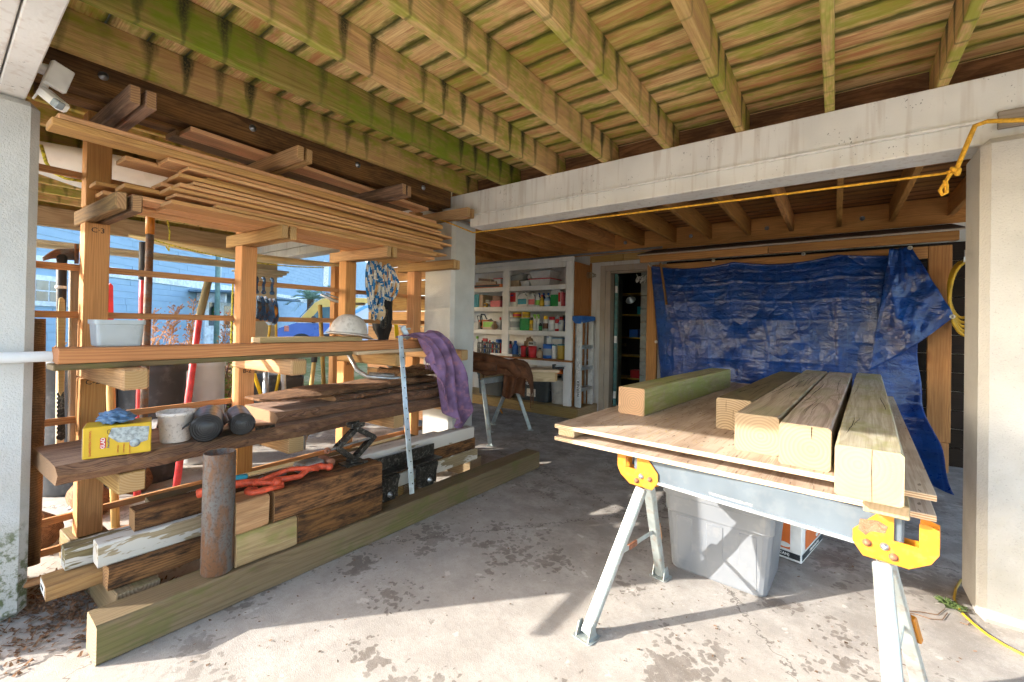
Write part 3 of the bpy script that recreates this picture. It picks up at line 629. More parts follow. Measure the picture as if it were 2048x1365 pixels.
an = T('angle_iron', 'long black angle iron resting across the hinge brackets', 'angle iron', (-2.2, 1.8, .29)); box('upright_leg', -2.225, -2.215, 1.56, 2.10, .292, .375, M_jack, an, .001); box('flat_leg', -2.214, -2.13, 1.56, 2.10, .291, .299, M_jack, an, .001)
M_galv = plain('galvanised', (.50, .54, .57), .36, .75, .25, 8, dirt=(.3, .3, .3), da=.3)
st = T('strap_tie', 'tall perforated galvanised steel strap leaning on the rack', 'strap', (-2.10, 1.80, .142))
pa, pb = V((-2.10, 1.81, .142)), V((-2.335, 1.885, 1.115))
beam('strap', pa, pb, .036, .005, M_galv, st, .0008, up=V((1, 0, .25))); beam('lap_strap', pa+(pb-pa)*.05+V((.006, 0, .001)), pa+(pb-pa)*.5+V((.006, 0, .001)), .036, .004, M_galv, st, .0008, up=V((1, 0, .25)))
for k in range(14):
    q_ = pa+(pb-pa)*(.06+.066*k); lathe('nail_hole', [(.0045, -.0001), (.0045, .0008), (0, .0008)], (0, 0, 0), M_black, st, 8, Matrix.Translation(q_+V((.0088, .003*(-1)**k, .0018))) @ Matrix.Rotation(math.pi/2-.23, 4, 'Y'))

# ---- things lying on the slab shelf
M_yel = plain('yellow_card', (.60, .38, .02), .5, 0, .06, 12); M_redi = plain('red_ink', (.55, .05, .03), .5); M_card = plain('brown_card', (.42, .30, .20), .8); M_greyp = plain('grey_print', (.33, .36, .36), .5, 0, .35, 60); M_wh = plain('white_plastic', (.78, .77, .74), .45)
gb = T('trash_bag_box', 'yellow trash bag carton on the long slab', 'box', (-2.39, .47, .642))
A = at_z(164, 921, .643); B = at_z(302, 903, .643); ux = (B-A); LB = ux.length; ux.normalize(); uy = V((-ux.y, ux.x, 0)); 
GM = mat3(ux, uy, (0, 0, 1), A+ux*LB/2+uy*.06)
add('carton', cbox('carton', LB/2, .06, .062, M_yel, .003), gb, GM @ Matrix.Translation((0, 0, .062)))
add('end_flap', cbox('end_flap', .001, .056, .058, M_card, .0005), gb, GM @ Matrix.Translation((-LB/2-.0012, 0, .062)))
FM = GM @ Matrix(((1, 0, 0, 0), (0, 0, -1, -.0605), (0, 1, 0, .062), (0, 0, 0, 1)))
prism('bag_picture', [(-.03, .02), (.0, -.008), (.045, -.014), (.06, -.022), (.092, -.012), (.096, .045), (.05, .05), (-.02, .052)], 0, .0008, M_greyp, gb, mw=FM)
lathe('badge', [(.0, .0), (.017, .0), (.017, .0014), (0, .0014)], (0, 0, 0), M_greyp, gb, 18, FM @ Matrix.Translation((.052, -.018, 0)))
R90 = Matrix.Rotation(math.pi/2, 4, 'Z')
prism('logo_panel', rect(-.045, -.005, .017, .042, .002), 0, .0008, M_redi, gb, mw=FM)
text('lettering', 'GLAD', .0165, M_wh, FM @ Matrix.Translation((-.045, -.005, .001)) @ R90, gb, bold=True)
text('lettering', 'ForceFlex', .0105, plain('navy_ink', (.03, .05, .2), .5), FM @ Matrix.Translation((-.029, -.005, .0006)) @ R90, gb)
text('lettering', 'GUARANTEED STRONG', .0092, M_redi, FM @ Matrix.Translation((-.082, -.002, .0006)) @ R90, gb)
for k, s in enumerate(('HEFTY SEAL', 'STRETCHABLE', 'EXTRA STRENGTH')): text('lettering', s, .0055, M_redi, FM @ Matrix.Translation((.0+k*.018, -.034, .0006)) @ R90, gb)
tube('handle_print', arc((-.028, .038, .0004), .005, 0, 300, 10, FM.to_3x3() @ V((1, 0, 0)), FM.to_3x3() @ V((0, 1, 0))) if False else [FM @ V((-.028+.005*math.cos(a), .038+.009*math.sin(a), .0004)) for a in [k*.6 for k in range(10)]], .0009, M_mark, gb, 6)
def blob(name, c, sx, sy, sz, m, seed, amp=.35, fr=2.2, n=22, parent=None, mw=None):
    vs, fs = [], []
    for j in range(n+1):
        th = math.pi*j/n
        for i in range(2*n):
            ph = math.pi*i/n; d = V((math.sin(th)*math.cos(ph), math.sin(th)*math.sin(ph), math.cos(th)))
            q = 1+amp*(mn.noise(d*fr+V((seed, 0, 0)))+.6*abs(mn.noise(d*fr*2.4+V((0, seed, 0))))-.3*abs(mn.noise(d*fr*5+V((0, 0, seed)))))
            vs.append((d.x*q*sx, d.y*q*sy, d.z*q*sz))
    for j in range(n):
        for i in range(2*n): fs.append((j*2*n+i, (j+1)*2*n+i, (j+1)*2*n+(i+1) % (2*n), j*2*n+(i+1) % (2*n)))
    d = fixn(mesh(name, vs, fs, m, True)); return add(name, d, parent, mw or Matrix.Translation(V(c)))
M_nit = plain('blue_nitrile', (.10, .19, .33), .45, 0, .3, 22)
tag(blob('rubber_gloves', GM @ V((-.01, 0, .148)), .075, .05, .022, M_nit, 3.7, .55, 3.2), 'crumpled blue rubber gloves on top of the yellow carton', 'gloves')
tb = T('plastic_tub', 'translucent white plastic tub between the carton and the bag rolls', 'tub', (-2.42, .675, .642))
g = G('translucent_plastic'); n = g.noise(g.obj(), 70., 4., .7); g.b.inputs['Subsurface Weight'].default_value = .25; g.b.inputs['Subsurface Radius'].default_value = (.03, .025, .02)
M_trn = g.done(g.mix(g.sm(n, .52, .66), (.74, .66, .60), (.5, .42, .37)), .45)
tc = V((-2.42, .683, .643))
lathe('tub_wall', [(.0, .0), (.052, .0), (.056, .004), (.066, .118), (.071, .119), (.073, .136), (.069, .136), (.0665, .122), (.0635, .12), (.053, .006), (0, .006)], tc, M_trn, tb, 36)
for k in range(36):
    a = 2*math.pi*k/36; beam('rib', tc+V((math.cos(a)*.0545, math.sin(a)*.0545, .008)), tc+V((math.cos(a)*.0625, math.sin(a)*.0625, .095)), .002, .002, M_trn, tb, .0004)
M_bag = G('black_film'); g = M_bag; n = g.noise(g.scale(g.obj(), (12, 60, 60)), 1., 4., .6); g.bump(n, .6, .004); M_bag = g.done((.012, .011, .011), .28, 0, .6)
def bagroll(c, r, L, ang, lab, seed):
    t = T('bag_roll', lab, 'bag roll', c, 'trash bag rolls on the slab')
    d = V((math.cos(ang), math.sin(ang), 0)); s = V((-d.y, d.x, 0)); zc = V((0, 0, 1)); c = V(c)+V((0, 0, r))
    vs, fs = [], []; n = 44; q = 14
    for j in range(q+1):
        for i in range(n):
            a = 2*math.pi*i/n; rr = r*(1+.05*mn.noise(V((math.cos(a)*2, math.sin(a)*2, j*.35+seed)))+.025*mn.noise(V((math.cos(a)*6, math.sin(a)*6, j*.8+seed))))
            vs.append(d*(L*(j/q-.5))+(s*math.cos(a)+zc*math.sin(a)*.97)*rr)
    for j in range(q):
        for i in range(n): fs.append((j*n+i, j*n+(i+1) % n, (j+1)*n+(i+1) % n, (j+1)*n+i))
    fs += [tuple(range(n)), tuple(q*n+k for k in range(n))]
    add('roll', fixn(mesh('roll', vs, fs, M_bag, True)), t, Matrix.Translation(c))
    sp = []
    for i in range(150):
        a = i*.26; rr = r*.95*(1-i/160); sp.append(c+d*(L/2+.002)+(s*math.cos(a)+zc*math.sin(a))*rr)
    tube('film_edge', sp, .0014, plain('film_edge', (.07, .07, .072), .25, 0, .2, 20, spec=.7), t, 5)
    sp = [c+d*(L*k/10-.0)*.1+(s*-1.0+zc*.2)*r for k in range(2)]
    grid('loose_tail', lambda u, v: c+d*(L*(u-.5))+(s*(-.98-.42*v)+zc*(.35-.28*v+.10*mn.noise(V((u*5, v*3, seed)))))*r, 10, 6, M_bag, t, .0015)
bagroll((-2.41, .805, .643), .064, .27, -.35, 'larger black bag roll nearest the white tub', 1.)
bagroll((-2.42, .95, .643), .054, .26, -.28, 'smaller black bag roll beside the cleft slab', 4.)
tr = T('garden_trowel', 'small dark trowel blade lying behind the bag rolls', 'trowel', (-2.37, 1.03, .643))
grid('blade', lambda u, v: V((-2.34+.05*(v-.5)*(1-u*u*.9), .985+.10*u, .648+.012*(2*v-1)**2)), 10, 6, M_jack, tr, .002); rod('handle', V((-2.34, .99, .653)), V((-2.35, .95, .655)), .008, W_bat, tr, 8)

# ================================================================== PLYWOOD TABLE ON SAWHORSES
def mk_ply():
    g = G('plywood'); o = g.obj(); x, y, z = g.sep(o)
    n = g.noise(g.scale(o, (1.2, 11, 40)), 1., 3., .6, .8); f = g.noise(g.scale(o, (6, 150, 60)), 1., 1., .6)
    c = g.mix(g.sm(n, .34, .66), (.56, .44, .335), (.42, .31, .225))
    c = g.mix(g.math('MULTIPLY', g.sm(f, .5, .68), .45), c, (.28, .17, .10))
    c = g.mix(g.math('MULTIPLY', g.sm(g.noise(g.scale(o, (14, 70, 1)), 1., 1., .7), .68, .7), .7), c, (.12, .07, .045))
    c = g.mix(g.math('MULTIPLY', g.sm(g.noise(o, 4., 2., .65), .5, .66), .3), c, (.24, .16, .11))
    nz = g.math('ABSOLUTE', g.sep(g.onormal())[2]); e = g.sm(nz, .3, .6, 1., 0.)
    fr = g.math('FRACT', g.math('DIVIDE', g.math('ADD', z, .009), .0072)); ec = g.mix(g.sm(fr, .45, .55), (.70, .52, .34), (.42, .25, .14))
    g.bump(f, .3, .002); return g.done(g.mix(e, c, ec), .75, 0, .25)
M_ply = mk_ply()
a2 = math.radians(-2.4); TU = V((math.cos(a2), math.sin(a2), 0)); TV = V((-math.sin(a2), math.cos(a2), 0)); TO = V((-1.047, 1.751, 0))
def TB(u, v, z): return TO+TU*u+TV*v+V((0, 0, z))
def plysheet(z0, z1, label, du=0, dv=0):
    c = TB(.641+du, 1.21+dv, (z0+z1)/2)
    return tag(add('plywood_sheet', cbox('plywood_sheet', 1.21, .64, (z1-z0)/2, M_ply, .0015), None, mat3(TV, -TU, (0, 0, 1), c)), label, 'plywood')
plysheet(.670, .688, 'lower plywood sheet resting on the sawhorse'); plysheet(.727, .745, 'upper plywood sheet carrying the big square timbers')
lum('spacer_block', TB(.045, .03, .7075), TB(.045, 2.3, .7075), .085, .0385, W_pale, 'pale spacer stick between the plywood sheets, left end', 'board')
lum('spacer_block', TB(1.17, -.10, .7075), TB(1.2, 2.3, .7075), .10, .0385, W_66w, 'grey spacer stick sticking out between the plywood sheets, right end', 'board')
lum('spacer_block', TB(.13, .42, .7075), TB(1.1, .42, .7075), .08, .0385, W_pale, 'pale spacer stick lying across between the plywood sheets', 'board')
def tim(a, b, m, label): return lum('square_timber', V((*a, .816)), V((*b, .816)), .146, .141, m, label, 'timber', 'square timbers on the plywood', .006)
tim((-.855, 2.205), (-.735, 3.80), W_66g, 'short mossy green square timber lying apart at the left of the plywood')
tim((-.366, 2.175), (-.272, 3.92), W_66, 'square timber set back with a dark checked end')
tim((-.232, 1.835), (-.119, 4.22), W_tb, 'second square timber with a pale ringed end')
tim((-.080, 1.745), (.033, 4.20), W_tb, 'third square timber with a long split in its top')
tim((.074, 1.515), (.205, 4.27), W_tg, 'rightmost square timber overhanging the front edge, split end')
# drying splits: thin dark wedges opening along the grain, on the tops and down the end faces
M_split = plain('split_shadow', (.03, .018, .01), .95)
tms = [o for o in S.objects if o.name.startswith('square_timber')]
def split(tm, x0, x1, y0, w, n=9):
    hl = tm.dimensions.x/2 if False else max(v.co.x for v in tm.data.vertices); L_ = []; R_ = []
    for i in range(n+1):
        t = i/n; x = -hl+x0+(x1-x0)*t; c = y0+.006*math.sin(t*4+y0*40)+.003*mn.noise(V((t*11, y0*30, 2))); q = w*math.sin(math.pi*min(1, .12+t*.9))*(.6+.6*abs(mn.noise(V((t*14, 1, y0*9))))); L_.append((x, c-q)); R_.append((x, c+q))
    prism('drying_split', L_+R_[::-1], -.004, .0006, M_split, tm, mw=W[tm] @ Matrix.Translation((0, 0, .0702)))
def endsplit(tm, y0, z0, z1, w):
    hl = max(v.co.x for v in tm.data.vertices); pts = [(y0-w*.3, z0), (y0-w+.003, (z0+z1)/2), (y0, z1), (y0+w, (z0+z1)/2+.01), (y0+w*.5, z0)]
    prism('end_split', pts, -.004, .0006, M_split, tm, mw=W[tm] @ Matrix(((0, 0, -1, -hl), (1, 0, 0, 0), (0, 1, 0, 0), (0, 0, 0, 1))))
for i_ in range(5):
    for k in range(7 if i_ in (2, 3) else 4):
        x0 = U(.02, 1.3); split(tms[i_], x0, x0+U(.15, .8), U(-.055, .055), U(.0006, .0016) if k else (.0028 if i_ == 3 else .0018))
endsplit(tms[4], -.008, .069, -.069, .0016); endsplit(tms[3], -.02, .069, .03, .0012); endsplit(tms[1], .0, .02, -.069, .0018); endsplit(tms[1], .03, .01, .069, .0012)

# ---- near sawhorse
M_leg = plain('galvanised_leg', (.40, .44, .43), .42, .55, .14, 12, dirt=(.33, .17, .08), da=.35); M_sbeam = plain('grey_steel_beam', (.10, .125, .15), .5, .25, .1, 6, dirt=(.25, .25, .25), da=.12)
M_yl = plain('yellow_bracket', (.52, .185, .008), .38, 0, .08, 20, dirt=(.32, .13, .05), da=.5, spec=.5)
def sawhorse(label, L, R, yaw=None, top=.668, feet=None, beamh=.12):
    """L, R: points on the centre line under both ends, seen along the beam"""
    L, R = V(L), V(R); d = (R-L).normalized(); s = V((-d.y, d.x, 0)); t = T('metal_sawhorse', label, 'sawhorse', (L+R)/2)
    mw = mat3(d, s, (0, 0, 1), (L+R)/2); ln = (R-L).length/2
    hb = top
    join = [(-ln-.02, ln+.02, -.018, .018, hb-.115, hb)]
    add('beam', cbox('beam', ln+.02, .018, .055, M_sbeam, .004), t, mw @ Matrix.Translation((0, 0, hb-.0555)))
    for sy in (-1, 1): add('beam_lip', cbox('beam_lip', ln+.02, .004, .006, M_galv, .001), t, mw @ Matrix.Translation((0, sy*.021, hb-.104)))
    for sx in (-1, 1):
        for sy in (-1, 1):
            # bracket plate: a yellow cradle that reaches out past the beam
            poly = [(-.115, -.115), (-.085, -.155), (.04, -.155), (.095, -.12), (.115, -.085), (.115, -.01), (.085, -.001), (.065, -.001), (.065, -.078), (-.0, -.078), (-.0, -.001), (-.045, -.001), (-.115, -.075)]
            pl = [(sx*x*.82, y*.88) for x, y in poly]
            b_ = prism('bracket_plate', pl, -.002, .002, M_yl, t, mw=mw @ Matrix.Translation((sx*(ln-.0), sy*.025, hb)) @ Matrix.Rotation(math.pi/2, 4, 'X'))
            if sy < 0:
                for (bx, bz, mm) in ((-.06, -.095, M_rust2), (-.02, -.092, M_zinc), (.0, -.115, M_rust2)):
                    lathe('bolt', [(0, 0), (.011, 0), (.011, .003), (.008, .004), (.008, .009), (0, .009)], (0, 0, 0), mm, b_, 10, mw @ Matrix.Translation((sx*(ln+bx*1.), sy*.027, hb+bz)) @ Matrix.Rotation(math.pi/2, 4, 'X'))
                if sx > 0: prism('rust_patch', [(-.042, -.018), (.0, -.010), (.022, -.02), (.016, -.042), (-.016, -.046), (-.028, -.062), (-.046, -.05)], 0, .0008, M_rust2, b_, mw=mw @ Matrix.Translation((sx*ln-.035, sy*.0275, hb-.012)) @ Matrix.Rotation(math.pi/2, 4, 'X'))
            a_ = mw @ V((sx*(ln-.025), sy*.03, hb-.14)); f_ = mw @ V((sx*(ln+.05), sy*.30, .012))
            n_ = (f_-a_).normalized()
            lg = beam('leg', a_, f_, .044, .032, M_leg, t, .005, up=s*sy)
            beam('leg_rib', a_+n_*.03+s*sy*.014, f_-n_*.03+s*sy*.014, .014, .010, M_leg, t, .003, up=s*sy)
            ft = T('foot', None, None, f_) if False else None
            prism('foot', rect(0, 0, .085, .075, .012), 0, .004, M_leg, t, mw=mat3(d, s, (0, 0, 1), V((f_.x, f_.y, .001))))
            for q in (-1, 1): prism('foot_ear', [(-.03, 0), (.03, 0), (.012, .05), (-.012, .05)], -.0015, .0015, M_leg, t, mw=mat3(s, (0, 0, 1), d, V((f_.x, f_.y, .005))+d*q*.028))
        m1 = mw @ V((sx*(ln+.012), -.16, hb-.14-.25)); m2 = mw @ V((sx*(ln+.012), .16, hb-.14-.25))
        beam('cross_brace', m1, m2, .006, .018, M_leg, t, .001); beam('brace_latch', m1*.7+m2*.3, m1*.5+m2*.5, .012, .022, M_rust2, t, .002)
        beam('leg_clip', mw @ V((sx*(ln+.016), .165, .31)), mw @ V((sx*(ln+.03), .215, .22)), .05, .02, M_yl, t, .003)
    return t
LL = at_z(1289, 962, .54); 
sh = sawhorse('galvanised metal sawhorse with yellow brackets under the plywood', (-.665, 1.83, 0), (.145, 1.70, 0), top=.668)
M_lab = plain('white_label', (.6, .62, .63), .5, 0, .3, 90); M_lab2 = plain('grey_label', (.45, .44, .42), .6, 0, .4, 120)
sd = (V((.145, 1.70, 0))-V((-.665, 1.83, 0))).normalized(); sn = V((-sd.y, sd.x, 0))
prism('beam_label', rect(-.04, -.085, .15, .009), 0, .0006, plain('faded_label', (.2, .21, .21), .6, 0, .4, 120), sh, mw=mat3(sd, (0, 0, 1), -sn, V((-.26, 1.765, .668))-sn*.0185))
sh2 = sawhorse('second metal sawhorse at the far end of the plywood, in shadow', (-.75, 3.62, 0), (.22, 3.55, 0), top=.668)

# ---- things under the table
M_bin = plain('grey_tote_plastic', (.18, .19, .205), .38, 0, .05, 5, dirt=(.35, .33, .3), da=.2, spec=.5)
def tote(name, label, c, w, d, h, ang, m, lidm=None, taper=.86, wall=.004, rim=.025, cat='storage tote', group=None):
    t = T(name, label, cat, c, group); c = V(c); R = Matrix.Translation(c) @ Matrix.Rotation(ang, 4, 'Z')
    prof = [(taper, .0), (taper+.02, .012), (.95, h*.70), (.975, h*.71), (.985, h*.9), (1.03, h*.905), (1.04, h-.006), (1.02, h), (.985, h), (.955, h*.9), (.93, h*.7), (taper-.02, .015)]
    n = 4; ring0 = rect(0, 0, 1, 1, .12, n); k = len(ring0); vs, fs = [], []
    for s_, z in prof: vs += [(x*w*s_, y*d*(1-(1-s_)*.8), z) for x, y in ring0]
    for j in range(len(prof)-1):
        for i in range(k): fs.append((j*k+i, j*k+(i+1) % k, (j+1)*k+(i+1) % k, (j+1)*k+i))
    fs += [tuple(range(k-1, -1, -1)), tuple((len(prof)-1)*k+i for i in range(k))]
    o = add('body', fixn(mesh('body', vs, fs, m, False)), t, R)
    md = o.modifiers.new('bevel', 'BEVEL'); md.width = .003; md.segments = 2; md.limit_method = 'ANGLE'; md.angle_limit = .5
    for sy in (-1, 1):
        for x0 in (-.28, 0, .28):
            add('rib', cbox('rib', w*.075, .006, h*.31, m, .004), t, R @ Matrix.Translation((x0*w, sy*(d*.4505), h*.36)) @ Matrix.Rotation(sy*-.07, 4, 'X'))
    if lidm:
        lv = [(x*w*1.06, y*d*1.04, h) for x, y in ring0]+[(x*w*1.07, y*d*1.05, h+.02) for x, y in ring0]+[(x*w*.95, y*d*.93, h+.022) for x, y in ring0]+[(x*w*.93, y*d*.91, h+.012) for x, y in ring0]
        fs = [(j*k+i, j*k+(i+1) % k, (j+1)*k+(i+1) % k, (j+1)*k+i) for j in range(3) for i in range(k)]+[tuple(range(k-1, -1, -1)), tuple(3*k+i for i in range(k))]
        add('lid', fixn(mesh('lid', lv, fs, lidm)), t, R)
    return t, R
tote('storage_tote', 'large open light grey plastic tote under the plywood', (-.44, 2.43, 0), .50, .40, .405, -.05, M_bin, taper=.84)
M_obx = plain('orange_carton', (.70, .16, .03), .55, 0, .08, 10); M_dk = plain('dark_print', (.03, .035, .04), .5, 0, .4, 50)
ob = T('tool_carton', 'orange and white power tool carton behind the grey tote', 'box', (-.12, 2.9, 0))
Q0 = at_z(1603, 1130, .002); Q1 = at_z(1650, 1075, .002); dd = (Q1-Q0); dd.normalize(); d2 = V((-dd.y, dd.x, 0))
OM = mat3(dd, d2, (0, 0, 1), Q0)
add('carton', cbox('carton', .20, .16, .125, M_wh, .003), ob, OM @ Matrix.Translation((.20, .16, .127)))
for (mw_, wd) in ((OM @ Matrix(((1, 0, 0, .20), (0, 0, -1, -.0008), (0, 1, 0, .127), (0, 0, 0, 1))), .40), (OM @ Matrix(((0, 0, -1, -.0008), (-1, 0, 0, .16), (0, 1, 0, .127), (0, 0, 0, 1))), .32)):
    prism('orange_panel', rect(.02 if wd > .35 else -.02, .022, wd*.80, .185), 0, .0008, M_obx, ob, mw=mw_)
    prism('black_band', rect(0, -.098, wd*.96, .03), 0, .001, M_dk, ob, mw=mw_)
    text('lettering', '1-866-200-972 (CAN)', .019, M_wh, mw_ @ Matrix.Translation((.02, -.098, .0015)), ob, bold=True)
    prism('tool_picture', [(-.06, .03), (-.02, .07), (.03, .06), (.05, .02), (.02, .03), (-.01, .0), (-.05, .0)], 0, .0014, M_dk, ob, mw=mw_ @ Matrix.Translation((-.02, .02, 0)))
    prism('oval_logo', [(.03*math.cos(k*.314), .013*math.sin(k*.314)) for k in range(20)], 0, .0014, M_wh, ob, mw=mw_ @ Matrix.Translation((.08, -.05, 0)))
    for k in range(6): prism('print_line', rect(-.12, .09-k*.012, .05, .004), 0, .0012, M_wh, ob, mw=mw_)

# ================================================================== BACK WALL: SHELVING, DOOR, TARP
W_pan = wood('brown_panel', (.42, .17, .05), (.24, .085, .02), 40, .4, wobble=.06); W_step = wood('step_wood', (.46, .32, .15), (.28, .17, .07), 55, .5, stain=(.15, .09, .05), sa=.4)
su = T('wall_shelving', 'white painted built-in shelving filled with cans and bottles', 'shelving', (-3.5, 5.3, .134))
box('stile', -2.915, -2.81, 5.10, 5.135, .746, 2.078, M_white2, su, .003); box('stile', -3.99, -3.87, 5.10, 5.135, .746, 2.004, M_white2, su, .003); box('stile', -5.10, -4.98, 5.10, 5.135, .746, 2.004, M_white2, su, .003)
box('top_rail', -5.10, -2.916, 5.10, 5.135, 2.005, 2.078, M_white2, su, .003); box('crown_board', -5.10, -2.80, 5.09, 5.13, 2.079, 2.135, M_white2, su, .004)
for k in range(8): box('back_board', -5.1, -2.83, 5.56, 5.575, .75+k*.165, .75+k*.165+.16, M_white2, su, .002)
SZ = [1.768, 1.472, 1.128]
for z in SZ:
    box('shelf', -5.1, -2.83, 5.136, 5.558, z-.03, z, M_white2, su, .002)
    for a, b in ((-4.98, -3.99), (-3.87, -2.915)): box('shelf_edge', a+.001, b-.001, 5.105, 5.135, z-.064, z+.002, M_white2, su, .003)
box('counter', -5.1, -2.80, 5.075, 5.558, .722, .745, W_pan, su, .003); box('apron', -5.1, -2.81, 5.10, 5.135, .648, .721, M_white2, su, .003)
for a in (-2.93, -5.08): box('leg', a, a+.115, 5.10, 5.14, .135, .647, M_white2, su, .003)
box('side_panel', -2.809, -2.797, 5.136, 5.59, .135, .72, W_pan, su, .002, along=2); box('side_panel', -2.809, -2.797, 5.136, 5.59, .746, 2.07, W_pan, su, .002, along=2); box('panel_trim', -2.80, -2.775, 5.57, 5.598, .746, 2.10, W_pan, su, .002)
sp = T('timber_step', 'low timber step under the shelving and the ladder', 'step', (-3.9, 5.3, 0))
box('riser', -5.4, -2.66, 4.995, 5.03, .001, .134, W_step, sp, .004); box('riser', -2.695, -2.66, 5.031, 5.59, .001, .134, W_step, sp, .004)
for k in range(4): box('tread', -5.4, -2.696, 5.031+k*.14, 5.031+k*.14+.137, .105, .133, W_step, sp, .003)

# ---- shelf goods
CT = {'red': (.55, .03, .035), 'white': (.74, .73, .70), 'blue': (.03, .13, .45), 'green': (.03, .30, .07), 'yellow': (.75, .48, .02), 'black': (.02, .02, .022), 'grey': (.33, .34, .35), 'teal': (.02, .27, .36), 'brown': (.17, .07, .035), 'tan': (.52, .37, .24), 'orange': (.72, .17, .03), 'lime': (.24, .50, .05), 'pink': (.62, .10, .12), 'silver': (.5, .5, .5), 'clear': (.62, .62, .61), 'navy': (.02, .04, .18), 'lblue': (.25, .42, .6), 'gold': (.5, .31, .04)}
def C(n): return plain('goods_'+n, CT[n], .42, 0, .08, 20)
GD = 'goods on the wall shelving'
def zx(x, Y): return at_y(930+x/8.03, 600, Y).x           # x read from the enlarged shelf picture
def z2(x, Y): return at_y(930+x/6.826, 720, Y).x
def can(label, x0, x1, z, h, body, lid, Y=5.22, band=None, rim=True):
    r = abs(x1-x0)/2; c = ((x0+x1)/2, Y, z+.001); t = T('can', label, 'can', c, GD)
    lathe('body', [(0, 0), (r*.97, 0), (r, .004), (r, h*.9), (r*.97, h*.93)], c, C(body), t, 20)
    lathe('lid', [(r*.97, h*.93), (r*1.02, h*.935), (r*1.02, h*.985), (r*.92, h), (r*.85, h*.975), (0, h*.975)], c, C(lid), t, 20)
    if band: lathe('label', [(r*1.008, h*.22), (r*1.012, h*.23), (r*1.012, h*.68), (r*1.008, h*.69)], c, C(band), t, 20)
    return t
def spray(label, x0, x1, z, h, body, cap, Y=5.2, band=None):
    r = abs(x1-x0)/2; c = ((x0+x1)/2, Y, z+.001); t = T('spray_can', label, 'spray can', c, GD)
    lathe('body', [(0, 0), (r, 0), (r, h*.72), (r*.8, h*.77), (r*.72, h*.78)], c, C(body), t, 16)
    lathe('cap', [(r*.72, h*.78), (r*.82, h*.79), (r*.80, h*.985), (r*.7, h), (0, h)], c, C(cap), t, 16)
    if band: lathe('label', [(r*1.01, h*.15), (r*1.02, h*.16), (r*1.02, h*.5), (r*1.01, h*.51)], c, C(band), t, 16)
    return t
def bottle(label, x0, x1, z, h, body, cap, Y=5.2, band=None, fat=1.):
    r = abs(x1-x0)/2; c = ((x0+x1)/2, Y, z+.001); t = T('bottle', label, 'bottle', c, GD)
    lathe('body', [(0, 0), (r*.95, 0), (r, .006), (r, h*.58), (r*.85, h*.68), (r*.42, h*.8), (r*.4, h*.86)], c, C(body), t, 16)
    lathe('cap', [(r*.45, h*.86), (r*.5, h*.865), (r*.46, h*.99), (r*.4, h), (0, h)], c, C(cap), t, 12)
    if band: lathe('label', [(r*1.01, h*.12), (r*1.02, h*.13), (r*1.02, h*.5), (r*1.01, h*.51)], c, C(band), t, 16)
    return t
def carton(label, x0, x1, z, h, body, Y0=5.16, d=.2, band=None, name='carton', cat='box', rz=0, tilt=0):
    t = T(name, label, cat, ((x0+x1)/2, Y0+d/2, z), GD); m = Matrix.Translation(((x0+x1)/2, Y0+d/2, z+.001+h/2)) @ Matrix.Rotation(rz, 4, 'Z') @ Matrix.Rotation(tilt, 4, 'Y')
    w_ = abs(x1-x0)
    add('body', cbox('body', w_/2, d/2, h/2, C(body), .003), t, m)
    if band: add('print', cbox('print', w_*.44, .0008, h*.3, C(band), .0003), t, m @ Matrix.Translation((0, -d/2-.0008, h*.08)))
    return t
def bin_(label, x0, x1, z, h, body, lid=None, Y0=5.17, d=.22, rz=0, name='plastic_bin'):
    t = T(name, label, 'bin', ((x0+x1)/2, Y0+d/2, z), GD); w_ = abs(x1-x0); M_ = Matrix.Translation(((x0+x1)/2, Y0+d/2, z+.001)) @ Matrix.Rotation(rz, 4, 'Y')
    pts = [(sx*w_*.42, sy*d*.42, 0) for sx in (-1, 1) for sy in (-1, 1)]+[(sx*w_*.5, sy*d*.5, h) for sx in (-1, 1) for sy in (-1, 1)]
    add('body', hullmesh('body', pts, C(body)), t, M_)
    add('rim', cbox('rim', w_*.53, d*.53, .008, C(lid or body), .003), t, M_ @ Matrix.Translation((0, 0, h)))
    return t
s1, s2, s3, s4 = 1.771, 1.475, 1.131, .746
carton('flat orange printed box lowest on the top left shelf', zx(130, 5.2), zx(600, 5.2), s1, .055, 'orange', band='black', Y0=5.17, d=.3)
carton('flat brown card box on the orange printed box', zx(165, 5.2), zx(490, 5.2), s1+.057, .045, 'tan', Y0=5.2, d=.25)
carton('tan wooden block on top of the flat brown box', zx(190, 5.2), zx(400, 5.2), s1+.104, .055, 'tan', Y0=5.22, d=.12, tilt=.12, band='brown')
bin_('clear tub with red lid at the end of the top left shelf', zx(470, 5.25), zx(592, 5.25), s1+.06, .085, 'clear', 'pink', Y0=5.22, d=.15)
bin_('shallow tan tray on the top right shelf', zx(702, 5.2), zx(880, 5.2), s1, .085, 'tan', Y0=5.17)
bin_('grey tilted tub standing on the tan tray', zx(715, 5.25), zx(960, 5.25), s1+.09, .085, 'grey', Y0=5.2, rz=-.12)
bin_('small clear box of screws on the top right shelf', zx(905, 5.2), zx(1045, 5.2), s1, .075, 'clear', Y0=5.17, d=.14)
lathe('string_ball', [(0, 0), (.02, .004), (.036, .022), (.04, .042), (.034, .062), (.018, .078), (0, .08)], (zx(1020, 5.25), 5.28, s1+.105), C('white'), None, 14); tag(S.objects['string_ball'], 'white ball of string on the small clear box', 'ball', GD)
bin_('large clear tote with a red lid on the top right shelf', zx(1040, 5.2), zx(1370, 5.2), s1, .10, 'clear', 'pink', Y0=5.18, d=.3)
bin_('second clear tote stacked on the red lidded one', zx(1060, 5.25), zx(1390, 5.25), s1+.112, .10, 'clear', Y0=5.2, d=.28)
